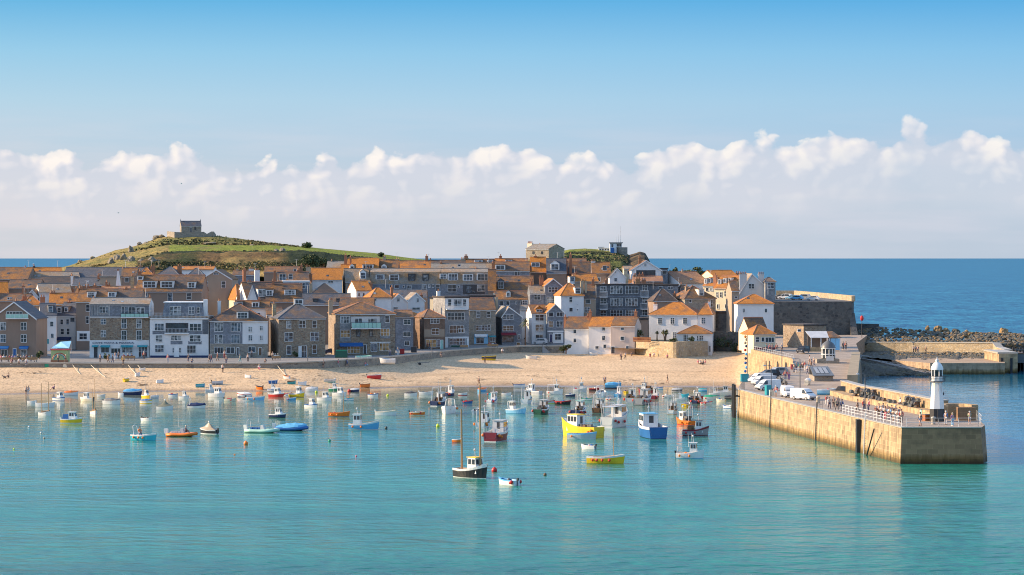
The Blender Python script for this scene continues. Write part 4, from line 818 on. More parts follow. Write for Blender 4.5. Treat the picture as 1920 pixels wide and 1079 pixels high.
def hcol(px, k, t, X, Y):
    nz = fb(X, Y, 9, 3, .03) + .5 * fb(X, Y, 2, 3, .12)
    if k == 1:
        if px > 318: return mixc(GREEN, OLIVE, (nz - .25) * 2)
        return mixc(DRY, OLIVE, nz + .4)
    if k == 2:
        if px > 560: return GREEN if t < .75 else OLIVE
        return mixc(OLIVE, DRY, nz * 1.2 + .55)
    base = mixc(DRY, OLIVE, nz + .5)
    if 255 < px < 340: base = mixc(BRACK, RUST, nz * 1.5 + .2)
    if 340 <= px < 415: base = mixc(BRACK, RUST, (px - 340) / 60 + nz)
    if 415 <= px < 540: base = mixc(DRY, RUST, nz * 1.4 + .4)
    if px >= 520: base = mixc(base, DARK, (px - 520) / 25 + .3 * nz) if px < 560 else mixc(DARK, BRACK, nz)
    if t > .85 and 300 < px: base = DARK
    return base
def hrough(px, k, t):
    if k == 1 and px > 318: return .12
    if k == 2 and px > 540: return .12
    return 1.0 if k == 0 else (.6 if k == 2 else .8) * (1 - .6 * (t if k == 2 else 0))
HY = [862, 925, 972, 1005]
tag(rows_hill('grass_hill', [95 + 4 * i for i in range(228)], HY, hrow, hcol, hrough, 1160), kind='structure')
S2 = [(930, 496), (985, 489), (1030, 482), (1050, 474), (1070, 469), (1100, 468), (1140, 469), (1165, 472), (1180, 479), (1190, 475), (1200, 471), (1210, 474), (1217, 486), (1224, 502), (1240, 522)]
def h2row(px): s = interp(px, S2); return [interp(px, [(930, 512), (1060, 510), (1180, 516), (1240, 535)]), s + interp(px, [(930, 8), (1060, 18), (1200, 22), (1240, 6)]), s + interp(px, [(930, 2), (1060, 8), (1200, 9), (1240, 2)]), s]
def h2col(px, k, t, X, Y):
    nz = fb(X, Y, 9, 3, .05) + .5 * fb(X, Y, 2, 3, .2)
    if px > 1178: return mixc((.06, .055, .045), (.2, .15, .09), nz + .25)
    if k == 2 and t > .5: return mixc(GREEN, OLIVE, nz + .3)
    return mixc(mixc(OLIVE, GREEN, .4), DARK, nz * 1.6 + .62)
tag(rows_hill('headland', [925 + 2.4 * i for i in range(133)], [835, 858, 878, 900], h2row, h2col, lambda px, k, t: .8 if k < 2 else .5, 985), kind='structure')
def hill_pt(px, py):
    """surface point of the big hill seen at a pixel (coarse, by rows)"""
    r = hrow(px)
    for k in range(3):
        if r[k + 1] <= py <= r[k]:
            t = (r[k] - py) / max(.01, r[k] - r[k + 1]); Y = HY[k] + (HY[k + 1] - HY[k]) * t; return Vector((gx(px, Y), Y, gz(py, Y)))
    Y = HY[3]; return Vector((gx(px, Y), Y, gz(max(py, r[3]), Y)))
# boulders
def rock_mb(seed, sx, sy, sz, n=2, flat=.5):
    bm_ = bmesh.new(); bmesh.ops.create_icosphere(bm_, subdivisions=n, radius=1); r = random.Random(seed)
    off = Vector((r.random() * 50, r.random() * 50, r.random() * 50)); mb = MB()
    for v_ in bm_.verts:
        d = v_.co.normalized(); k = 1 + .38 * mnoise.noise(d * 1.2 + off) + .22 * mnoise.noise(d * 2.8 + off) + .1 * mnoise.noise(d * 6 + off)
        v_.co = Vector((d.x * sx * k, d.y * sy * k, d.z * sz * k))
    vs = [tuple(v_.co) for v_ in bm_.verts]; fs = [tuple(v_.index for v_ in f.verts) for f in bm_.faces]; bm_.free(); mb.add(vs, fs); return mb
def rockmat(name, a, b_, lich):
    m, nt, bs = new_mat(name); v = pos_node(nt); n = noise_n(nt, v, .9, 6, .7); n2 = noise_n(nt, v, .4, 4, .6)
    c = ramp_n(nt, n, [(.3, a), (.55, b_), (.75, sc3(b_, 1.3))]); c = mix_n(nt, ramp_n(nt, n2, [(.52, (0, 0, 0)), (.62, (.8, .8, .8))]), c, lich)
    L(nt, c, bs.inputs['Base Color']); bs.inputs['Roughness'].default_value = .9; bump_n(nt, bs, n, .9, .3); return m
MATS['rockh'] = rockmat('hill_granite', (.1, .095, .075), (.24, .21, .16), (.28, .2, .09))
MATS['rocks'] = rockmat('shore_rock', (.12, .09, .05), (.3, .2, .1), (.45, .26, .07))
MATS['rockd'] = rockmat('wet_dark_rock', (.03, .03, .025), (.09, .08, .06), (.12, .1, .05))
def rock(px, py, w, hgt, Y=None, mat='rockh', label='', seed=0, pt=None, group='boulders on the hill', name='boulder'):
    p = pt or hill_pt(px, py); k = p.y / F; o = rock_mb(seed, w * k / 2, w * k / 2.2, hgt * k * .75, 3).build(name, MATS[mat]); o.location = (p.x, p.y, p.z + hgt * k * .1); o.rotation_euler = (0, 0, seed)
    return tag(o, label, 'boulder', group)
for i, (x, y, w_, h_, lb) in enumerate([(150, 492, 10, 5, 'low dark rock on the skyline near the left foot of the hill'), (174, 486, 12, 6, 'grey boulder on the left skyline above the long slate hall'), (208, 494, 14, 12, 'tall pale crag low on the left slope of the hill, leftmost of the crags'),
    (219, 490, 15, 15, 'upright crag in the middle of the rocky left slope'), (232, 490, 16, 16, 'broad crag just right of the upright crag on the left slope'), (246, 492, 17, 14, 'bluish grey crag at the right end of the rocky left slope'),
    (245, 473, 10, 14, 'leaning rock halfway up the left skyline of the hill'), (262, 461, 12, 8, 'rounded dark boulder standing on the skyline left of the chapel'), (275, 458, 12, 5, 'flat boulder next to the rounded dark skyline boulder'),
    (293, 446, 14, 7, 'pale boulder just below the left end of the chapel wall'), (303, 445, 12, 5, 'small grey boulder touching the left end of the chapel wall'), (374, 445, 12, 8, 'leaning boulder below the right corner of the chapel'),
    (285, 492, 18, 10, 'pale crag in the dark bracken below the chapel'), (264, 494, 12, 10, 'blue grey rock at the edge of the dark bracken'), (518, 474, 12, 8, 'grey rock left of the round dark bush on the hill'), (530, 472, 12, 9, 'pale crag just below the round dark bush on the hill'),
    (534, 480, 12, 7, 'lower rock of the outcrop below the round dark bush'), (395, 457, 26, 3, 'flat pale rock slab above the green field'), (472, 461, 9, 3, 'small flat rock at the top edge of the green field')]):
    rock(x, y, w_, h_, mat='rockh', label=lb, seed=i + 3)
# scrub: tufts over the rough slopes
sc_ = MB(); r = random.Random(5)
for i in range(9000):
    px = r.uniform(140, 760); rw = hrow(px); kk = r.random()
    if kk < .78: py = r.uniform(rw[1], min(rw[0], 506))
    else:
        if px > 560: continue
        py = r.uniform(rw[3] + .5, rw[2])
    if px < 300 and r.random() < .4: continue
    p = hill_pt(px, py); s_ = r.uniform(.2, .7); hh = r.uniform(.25, .8) * (1 if px > 255 else .5)
    for q in range(3):
        a = r.uniform(0, 6.28); c_, s2 = math.cos(a) * s_, math.sin(a) * s_; lx, ly = r.uniform(-.4, .4), r.uniform(-.4, .4)
        zc = p.z - .2
        sc_.add([(p.x - c_, p.y - s2, zc), (p.x + c_, p.y + s2, zc), (p.x + lx + c_ * .4, p.y + ly + s2 * .4, zc + hh), (p.x + lx - c_ * .5, p.y + ly - s2 * .5, zc + hh * .8)], [(0, 1, 2, 3)], r.choice([0, 0, 1, 2]) if px > 520 or 255 < px < 400 else r.choice([1, 2, 2, 3]))
for i in range(2500):
    px = r.uniform(1040, 1178); q0 = h2row(px); t = r.random(); py = q0[0] + (q0[3] - q0[0]) * t; k = 0
    for k in range(3):
        if q0[k + 1] <= py <= q0[k]: break
    tt = (q0[k] - py) / max(.01, q0[k] - q0[k + 1]); Y = [835, 858, 878, 900][k] + [23, 20, 22][k] * tt; X = gx(px, Y); z = gz(py, Y) - .2; s_ = r.uniform(.25, .8); a = r.uniform(0, 6.28); c_, s2 = math.cos(a) * s_, math.sin(a) * s_; hh = r.uniform(.2, .6)
    sc_.add([(X - c_, Y - s2, z), (X + c_, Y + s2, z), (X + c_ * .3, Y + s2 * .3 + .2, z + hh), (X - c_ * .6, Y, z + hh * .8)], [(0, 1, 2, 3)], r.choice([0, 0, 0, 1, 2]))
tag(sc_.build('scrub', [paint('scrub_dark', (.04, .055, .025), .95), paint('scrub_brown', (.17, .12, .06), .95), paint('scrub_olive', (.16, .16, .06), .95), paint('scrub_straw', (.32, .25, .1), .95)]), kind='stuff')

# foliage: leaf clumps through a crown volume
def crown(mb, c, rx, ry, rz, n, leaf, seed, clumps=9, mats=3):
    r = random.Random(seed); cl = []
    for i in range(clumps):
        a = r.uniform(0, 6.28); q = r.uniform(.15, .8); cl.append((math.cos(a) * q, math.sin(a) * q, r.uniform(-.5, .75), r.uniform(.28, .5)))
    for i in range(n):
        k = r.choice(cl); d = Vector((r.gauss(0, 1), r.gauss(0, 1), r.gauss(0, 1))).normalized() * k[3] * r.uniform(.6, 1.05)
        p = Vector((c[0] + (k[0] + d.x) * rx, c[1] + (k[1] + d.y) * ry, c[2] + (k[2] + d.z) * rz))
        u = Vector((r.uniform(-1, 1), r.uniform(-1, 1), r.uniform(-1, 1))).normalized() * leaf; w_ = u.cross(Vector((r.uniform(-1, 1), r.uniform(-1, 1), r.uniform(-1, 1)))).normalized() * leaf * .6
        mb.add([p - u, p + w_, p + u, p - w_], [(0, 1, 2, 3)], r.randrange(mats))
GL = False
LEAF = [paint('leaf_dark', (.03, .055, .02), .8, .3), paint('leaf_mid', (.055, .09, .028), .8, .3), paint('leaf_olive', (.09, .11, .035), .8, .3)]
def bush(name, label, loc, w_, hgt, n=900, leaf=.3, seed=1, cat='bush', trunk=True, mats=None, group=None):
    e = empty(name, loc, 0, label, cat, group); a = MB(); crown(a, (0, 0, hgt * .55), w_ / 2, w_ / 2, hgt * .5, n, leaf, seed); a.build('crown', mats or LEAF, e)
    t = MB(); t.rod((0, 0, -.4), (.1, 0, hgt * .5), .05 * w_ + .05, .03 * w_ + .02)
    for q in range(4):
        aa = q * 1.6 + seed; t.rod((.03, 0, hgt * .22), (math.cos(aa) * w_ * .28, math.sin(aa) * w_ * .28, hgt * .6), .05 + .015 * w_, .02)
    t.build('trunk', C('brown'), e); return e
def palm(name, label, loc, hgt, crown_r, seed=1, heads=1, group='palm trees along the quay'):
    e = empty(name, loc, 0, label, 'palm tree', group); r = random.Random(seed); t = MB(); cr = MB()
    tops = [(0, 0, hgt)] if heads == 1 else [(r.uniform(-.3, .3) * crown_r * 1.6, r.uniform(-.3, .3) * crown_r, hgt * r.uniform(.7, 1.08)) for _ in range(heads)]
    for tp in tops:
        m_ = (tp[0] * .4, tp[1] * .4, hgt * .5); t.rod((0, 0, -.2), m_, .2, .15); t.rod(m_, tp, .15, .11)
        for q in range(64):
            a = r.uniform(0, 6.28); el_ = r.uniform(-.6, 1.3); l_ = crown_r * r.uniform(.65, 1.0)
            d1 = Vector((math.cos(a) * math.cos(el_), math.sin(a) * math.cos(el_), math.sin(el_))); p0 = Vector(tp); p1 = p0 + d1 * l_ * .55; p2 = p1 + (d1 * .8 + Vector((0, 0, -.6))).normalized() * l_ * .5
            s_ = d1.cross(Vector((0, 0, 1))).normalized() * .09
            cr.add([p0 - s_ * .5, p0 + s_ * .5, p1 + s_, p1 - s_], [(0, 1, 2, 3)], r.randrange(2)); cr.add([p1 - s_, p1 + s_, p2], [(0, 1, 2)], r.randrange(2))
    t.build('trunk', C('brown'), e); cr.build('crown', [paint('palm_leaf', (.1, .14, .04), .6, .3), paint('palm_leaf_dry', (.2, .18, .07), .7, .3)], e); return e
p = hill_pt(573, 466); bush('dark_bush', 'round dark bush standing alone on the green ridge of the hill', (p.x, p.y, p.z - 1.3), 5.2, 3.4, 900, .3, 4)
p = hill_pt(716, 482); bush('dark_bush', 'small dark bush on the low right end of the green ridge', (p.x, p.y - 6, p.z - 1.0), 2.8, 2.4, 500, .25, 5)
bush('green_tree', 'spreading green tree behind the chimney pots at the foot of the hill', (gx(576, 830), 830, gz(508, 830)), 8.0, 5.2, 1700, .34, 6, 'tree')
bush('green_tree', 'dark green tree right of the spreading green tree below the ridge', (gx(606, 835), 835, gz(506, 835)), 7.0, 3.4, 1200, .34, 16, 'tree')
bush('green_bush', 'olive bush beside the grey glazed extension of the big white house', (gx(1264, 756), 756, gz(538, 756)), 4.2, 5.6, 1100, .3, 7, 'bush')
bush('green_bush', 'low dark bush on the skyline above the long pinkish hall', (gx(1300, 775), 775, gz(522, 775)), 9, 3.0, 1100, .3, 8, 'bush')
palm('palm_tree', 'tall dark palm tree growing on the quay right of the slate gabled cottage', (gx(985, 648), 648, 4.2), 5.6, 2.3, 2)
palm('palm_tree', 'bushy many headed palm behind the orange timber fence', (gx(1199, 632), 632, gz(642, 632)), 2.8, 1.7, 3, 3)
palm('palm_tree', 'thin little palm in front of the white villa', (gx(1232, 630), 630, gz(643, 630)), 2.4, .8, 4)
palm('palm_tree', 'double headed palm in front of the white villa', (gx(1247, 628), 628, gz(643, 628)), 2.4, 1.0, 5, 3)
bush('quay_bush', 'dark drooping bush on the quay wall left of the white beach cottages', (gx(1061, 627), 627, 3.4), 3.4, 1.8, 600, .2, 9)
bush('quay_bush', 'round shrub on the quay in front of the gabled pub and mural kiosk', (gx(74, 560), 560, 4.3), 1.7, 1.7, 350, .16, 10)
bush('quay_bush', 'potted shrub outside the pizzeria', (gx(200, 556), 556, 4.3), 1.4, 1.3, 250, .15, 11)
bush('quay_bush', 'small shrub at the door of the square stone house', (gx(553, 568), 568, 4.3), 1.3, 1.4, 250, .14, 12)
bush('quay_bush', 'green shrub beside the red bin at the narrow slate house', (gx(765, 615), 615, 4.2), 1.4, 1.2, 250, .14, 13)
bush('garden_shrub', 'low flowering shrub trailing over the sandy stone wall', (gx(1262, 617), 617, gz(643, 617)), 2.2, 1.0, 350, .14, 14)
bush('garden_shrub', 'dark shrub by the arched window of the garden room', (gx(1296, 624), 624, gz(645, 624)), 1.6, 1.7, 350, .15, 15)

# chapel, hall and lookout on the headlands
h = H('small stone chapel with a slate roof alone on top of the grassy hill', (340, 377.5, 424, 415.5), 1003, 5.5, 13, 'rubG', 'rs', 'S', 'd,358,431,4,9,dark;366,429,3,5,k', '', '', 'chapel', 'stone_chapel', zb=gz(441, 1003), group=None)
for u_ in (0, h.W): MB().add([(u_ - .18, h.run - .18, h.zr), (u_ + .18, h.run - .18, h.zr), (u_ + .18, h.run + .18, h.zr), (u_ - .18, h.run + .18, h.zr), (u_, h.run, h.zr + 1.1)], [(0, 1, 4), (1, 2, 4), (2, 3, 4), (3, 0, 4)]).build('finial', C('dgrey'), h.e)
wall_line('chapel_wall', 'low broken stone enclosure wall round the hilltop chapel', [WP(313, 1004, 446, 434), WP(327, 996, 447, 435.5), WP(366, 997, 446, 436.5), WP(382, 997, 446, 435), WP(388, 998, 446, 439), WP(396, 998, 446, 434.5), WP(401, 998, 446, 434.5), WP(405, 1003, 446, 440)], .7, 'rubG')
h = H('long pale sunlit stone hall with a grey roof on the right headland', (986, 1029, 467, 459), 870, 9.5, -34, 'granite', 'rg', 'S', '1000,474,3,5,k;1016,474,3,5,k', '994,453,9,cream,.5;1012,456,2,dark,.5,0', '', 'stone hall', 'stone_hall', zb=gz(489, 870), group=None)
e = empty('lookout_station', (gx(1143, 888), 888, gz(478, 888)), 0, 'white watch house on a round stone base with radio masts on the headland', 'lookout')
Zl = e.location.z; f_ = lambda px: gx(px, 888) - e.location.x; zf_ = lambda py: gz(py, 888) - Zl
MB().lathe([(f_(1166.5) - f_(1156), -2), (f_(1166.5) - f_(1156), zf_(464)), (f_(1166.5) - f_(1156.5) - .35, zf_(464)), (.01, zf_(464.2))], (f_(1166.5), 2, 0), 22).build('round_base', MATS['rubG'], e)
MB().box(f_(1143.5), f_(1156), 0, 3, -1, zf_(456.5)).box(f_(1155), f_(1166), .3, 3.2, zf_(464), zf_(456.5)).build('wall', C('white'), e)
MB().box(f_(1142.5), f_(1168), -.3, 3.6, zf_(456.5), zf_(454.8)).build('roof', C('dgrey'), e)
for a_, b_2 in ((1157, 1160.5), (1161.5, 1165)): MB().box(f_(a_), f_(b_2), .2, .29, zf_(462.5), zf_(458)).build('window', 'glass', e)
MB().box(f_(1146.5), f_(1149.5), -.08, -.01, zf_(464), zf_(458)).build('window', 'glass', e)
MB().box(f_(1145), f_(1151), -1.2, -.1, -.6, zf_(465)).build('door', 'blue', e)
for px, pt_ in ((1164, 424), (1160, 440), (1155.5, 444)): MB().rod((f_(px), 2, zf_(456)), (f_(px), 2, zf_(pt_)), .07, .04).build('mast', 'lgrey', e)
e = empty('site_cabin', (gx(1122, 892), 892, gz(471.5, 892)), 0, 'low white cabin left of the lookout on the headland', 'cabin')
w_ = gx(1142, 892) - gx(1122, 892); MB().box(0, w_, 0, 2.4, 0, 1.0).build('wall', C('white'), e); MB().box(-.1, w_ * .55, -.1, 2.5, 1.0, 1.5).box(w_ * .56, w_ + .1, -.1, 2.5, 1.0, 1.15).build('roof', C('offwhite'), e)
for q in range(4): MB().box(.4 + q * .9, .9 + q * .9, -.04, -.005, .35, .8).build('window', 'glass', e)
# ================================================================ the pier
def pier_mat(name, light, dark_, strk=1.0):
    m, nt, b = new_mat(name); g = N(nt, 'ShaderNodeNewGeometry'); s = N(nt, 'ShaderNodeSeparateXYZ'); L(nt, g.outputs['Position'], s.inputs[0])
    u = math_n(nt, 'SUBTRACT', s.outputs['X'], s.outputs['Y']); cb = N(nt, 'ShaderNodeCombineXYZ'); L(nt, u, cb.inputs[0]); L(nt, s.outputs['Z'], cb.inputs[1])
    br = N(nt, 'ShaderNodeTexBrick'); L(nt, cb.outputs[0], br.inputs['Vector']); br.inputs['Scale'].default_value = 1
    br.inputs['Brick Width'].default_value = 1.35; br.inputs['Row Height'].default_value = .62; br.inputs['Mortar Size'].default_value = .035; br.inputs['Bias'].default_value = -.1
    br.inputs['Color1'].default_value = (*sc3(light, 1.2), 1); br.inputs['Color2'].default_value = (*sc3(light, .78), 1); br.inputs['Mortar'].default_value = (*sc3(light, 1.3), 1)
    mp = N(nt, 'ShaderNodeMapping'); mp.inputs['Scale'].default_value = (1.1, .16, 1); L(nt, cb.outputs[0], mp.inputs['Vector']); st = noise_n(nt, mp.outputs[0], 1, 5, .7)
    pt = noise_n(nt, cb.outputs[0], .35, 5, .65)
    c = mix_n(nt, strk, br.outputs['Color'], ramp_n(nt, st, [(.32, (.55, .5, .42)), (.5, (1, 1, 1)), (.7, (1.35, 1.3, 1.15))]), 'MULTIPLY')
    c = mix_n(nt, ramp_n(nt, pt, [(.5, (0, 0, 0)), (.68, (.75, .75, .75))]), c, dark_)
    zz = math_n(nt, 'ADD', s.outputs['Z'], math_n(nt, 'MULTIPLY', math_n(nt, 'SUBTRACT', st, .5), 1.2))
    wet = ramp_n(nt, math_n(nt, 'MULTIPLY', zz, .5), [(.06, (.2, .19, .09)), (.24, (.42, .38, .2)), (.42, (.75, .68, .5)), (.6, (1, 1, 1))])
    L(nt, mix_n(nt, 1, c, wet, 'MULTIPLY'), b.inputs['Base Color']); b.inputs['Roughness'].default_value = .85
    bump_n(nt, b, math_n(nt, 'ADD', pt, br.outputs['Fac']), .5, .05); return m
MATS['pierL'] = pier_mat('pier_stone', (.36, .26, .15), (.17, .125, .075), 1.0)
MATS['pierF'] = pier_mat('pier_stone_shaded', (.29, .165, .085), (.15, .09, .05), .2)  # the pier stone again, painted darker and browner for its shaded faces
ZP = 4.5
def dz(Y): return interp(Y, [(430, 4.5), (500, 5.0), (560, 6.2), (700, 6.6)])
LEFT = [(330.2, 49.25), (345, 47.2), (399, 39.9), (426, 36.95), (436, 37.8), (470, 42.2), (497, 49.5), (505, 54.6), (506, 54.7), (560, 51.0), (600, 53.5), (662, 60)]
RIGHT = [(330.2, 59.2), (336, 60.8), (353, 62.6), (372, 61.2), (395, 56.5), (427, 56.2), (529, 70.6), (600, 79), (662, 90)]
pe = empty('stone_pier', (49.2, 330, 0), 0, 'long golden stone pier running into the harbour with a squared head', 'pier'); O_ = Vector((49.2, 330, 0))
ys = sorted(set([y for y, _ in LEFT] + [y for y, _ in RIGHT] + [340, 350, 360, 380, 410, 450, 490, 520, 540, 580, 620, 640]))
dk = MB(); lw = MB(); rw = MB(); cp = MB(); pv = None
for y in ys:
    l = interp(y, LEFT); r_ = interp(y, RIGHT); z = dz(y); c4 = [(l - O_.x, y - 330, z), (r_ - O_.x, y - 330, z), (l - .35 - O_.x, y - 330, -2.5), (r_ + .5 - O_.x, y - 330, -2.5)]
    if pv:
        dk.add([pv[0], pv[1], c4[1], c4[0]], [(0, 1, 2, 3)]); lw.add([pv[2], pv[0], c4[0], c4[2]], [(0, 1, 2, 3)]); rw.add([pv[1], pv[3], c4[3], c4[1]], [(0, 1, 2, 3)])
    pv = c4
l0, r0 = 49.25 - O_.x, 59.2 - O_.x
m, nt, b = new_mat('pier_paving'); v = pos_node(nt); n = noise_n(nt, v, .35, 6, .65)
br = N(nt, 'ShaderNodeTexBrick'); L(nt, v, br.inputs['Vector']); br.inputs['Scale'].default_value = 1; br.inputs['Brick Width'].default_value = 1.3; br.inputs['Row Height'].default_value = .7; br.inputs['Mortar Size'].default_value = .015
br.inputs['Color1'].default_value = (.9, .9, .9, 1); br.inputs['Color2'].default_value = (1.1, 1.1, 1.1, 1); br.inputs['Mortar'].default_value = (.6, .6, .6, 1)
L(nt, mix_n(nt, 1, ramp_n(nt, n, [(.3, (.24, .19, .15)), (.7, (.4, .33, .26))]), br.outputs['Color'], 'MULTIPLY'), b.inputs['Base Color']); b.inputs['Roughness'].default_value = .8
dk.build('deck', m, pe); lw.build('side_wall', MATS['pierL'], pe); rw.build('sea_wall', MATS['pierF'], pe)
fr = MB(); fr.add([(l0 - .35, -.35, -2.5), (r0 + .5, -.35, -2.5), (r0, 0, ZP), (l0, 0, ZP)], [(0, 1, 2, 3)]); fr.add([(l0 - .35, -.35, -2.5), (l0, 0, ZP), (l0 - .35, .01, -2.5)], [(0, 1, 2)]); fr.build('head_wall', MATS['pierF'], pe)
for a_, b_2 in zip(LEFT[:3], LEFT[1:4]):
    A = Vector((a_[1] - O_.x, a_[0] - 330, 0)); B = Vector((b_2[1] - O_.x, b_2[0] - 330, 0)); d = (B - A).normalized(); nn = Vector((-d.y, d.x, 0))
    q = [A + nn * .12, B + nn * .12, B - nn * .6, A - nn * .6]
    cp.prism([(p_.x, p_.y) for p_ in q][::-1], ZP + .004, ZP + .13)
cp.box(l0 - .1, r0 + .1, -.12, .6, ZP + .005, ZP + .135); cp.build('coping', C('concrete'), pe)
# dark recess, fender timbers, ladders on the harbour side
def onwall(Y, off=.1): return Vector((interp(Y, LEFT) - off, Y, 0))
for Yf, n_, w_, lb in ((349.5, 'fender_timber', 1.6, 'dark timber clad recess in the pier wall beside the railing'), (425, 'fender_timber', .45, 'dark mooring timber at the inner corner of the pier, right of two'), (427.5, 'fender_timber', .45, 'dark mooring timber at the inner corner of the pier, left of two')):
    p_ = onwall(Yf, .3 if w_ > 1 else .9); a = MB()
    if w_ > 1:
        for q in range(5): a.box(-.25, .3, -w_ / 2 + q * w_ / 5 + .03, -w_ / 2 + (q + 1) * w_ / 5, -1, ZP - .1)
    else: a.rod((0, 0, -2), (0, 0, ZP + .9), .28, .24, 8).box(0, .9, -.1, .1, 3.4, 3.6)
    o = a.build(n_, C('black')); o.location = (p_.x, Yf, 0); tag(o, lb, 'fender', 'timbers on the pier wall')
for Yl, lb in ((346.5, 'pale steel ladder beside the timber recess on the pier wall'), (372, 'thin dark ladder halfway along the pier wall under the vans'), (400, 'thin dark ladder on the inner part of the pier wall below the parked cars')):
    a = MB(); a.rod((-.3, -.25, -1), (-.02, -.25, ZP + 1), .05, n=5).rod((-.3, .25, -1), (-.02, .25, ZP + 1), .05, n=5)
    for q in range(16): a.rod((-.3 + .28 * (q * .33 + .5) / 5.5, -.25, -.5 + q * .33), (-.3 + .28 * (q * .33 + .5) / 5.5, .25, -.5 + q * .33), .03, n=4)
    p_ = onwall(Yl, .12); o = a.build('wall_ladder', C('lgrey' if Yl < 350 else 'dark')); o.location = p_; tag(o, lb, 'ladder', 'ladders on the pier wall')
o = MB().rod((0, 0, 0), (.3, -5.5, 4.2), .11, .09, 7).build('leaning_pole', C('black')); p_ = onwall(344.5, .5); o.location = (p_.x - .1, 344.5, -.4); tag(o, 'dark pole leaning against the pier wall near its head', 'pole')
# parapet with a ledge, curving bastion, sea side wall
BASE = [(330 + 25.5, 56.8), (358.3, 55.9), (371, 54.4), (387, 52.2), (395, 50.6), (412, 49.6)]
def strip(mb, pts, w_, z0, z1, mi=0):
    ps = [Vector((x, y, 0)) for y, x in pts]; nr = []
    for i, p_ in enumerate(ps):
        d = (ps[min(i + 1, len(ps) - 1)] - ps[max(i - 1, 0)]).normalized(); nr.append(Vector((d.y, -d.x, 0)))
    for i in range(len(ps) - 1):
        a_, b_3 = ps[i], ps[i + 1]; c_, d_ = b_3 + nr[i + 1] * w_, a_ + nr[i] * w_
        mb.add([(q.x, q.y, z0) for q in (a_, b_3, c_, d_)] + [(q.x, q.y, z1) for q in (a_, b_3, c_, d_)], [(4, 7, 6, 5), (0, 4, 5, 1), (2, 6, 7, 3)] + ([(0, 3, 7, 4)] if i == 0 else []) + ([(1, 5, 6, 2)] if i == len(ps) - 2 else []), mi)
pr = empty('pier_parapet', (0, 0, 0), 0, 'thick sunlit parapet wall with a lower ledge along the sea side of the pier', 'wall')
a = MB(); strip(a, BASE, 1.6, ZP - .5, ZP + .75); a.build('ledge', MATS['pierL'], pr)
up = [(y, x + 1.55 + (y - 355) * .012) for y, x in BASE]; a = MB(); strip(a, up, 1.1, ZP - .5, ZP + 2.05); a.build('upper_wall', MATS['pierL'], pr)
a = MB(); strip(a, [(y, x - .08) for y, x in up], 1.26, ZP + 2.053, ZP + 2.2); a.build('coping', C('concrete'), pr)
bn = empty('bastion_wall', (59.9, 349, ZP), 0, 'curved stone bastion wall behind the lighthouse at the pier head', 'wall')
a = MB(); pts = []
for i in range(9): t = R(200 - i * 26); pts.append((349 + 3.6 * math.sin(t), 59.6 + 2.6 * math.cos(t)))
strip(a, [(y, x) for y, x in pts], .9, ZP - .3, ZP + 1.9); a.v = [(v_[0] - 59.9, v_[1] - 349, v_[2] - ZP) for v_ in a.v]; a.build('wall_face', MATS['pierL'], bn)
a = MB(); a.box(-1.0, 1.4, -3.6, -2.7, 0, 1.75); a.build('buttress', MATS['pierF'], bn)
tw = empty('sea_side_wall', (56, 427, 0), 0, 'tall harbour wall with a broad lit top between the pier deck and the open sea', 'wall')
a = MB(); strip(a, [(424, 54.4), (529, 68.8)], 1.7, -1.5, 7.0); a.v = [(v_[0] - 56, v_[1] - 427, v_[2]) for v_ in a.v]; a.build('wall_face', [paint('sea_wall_concrete', (.33, .27, .18), .9, .3)], tw)
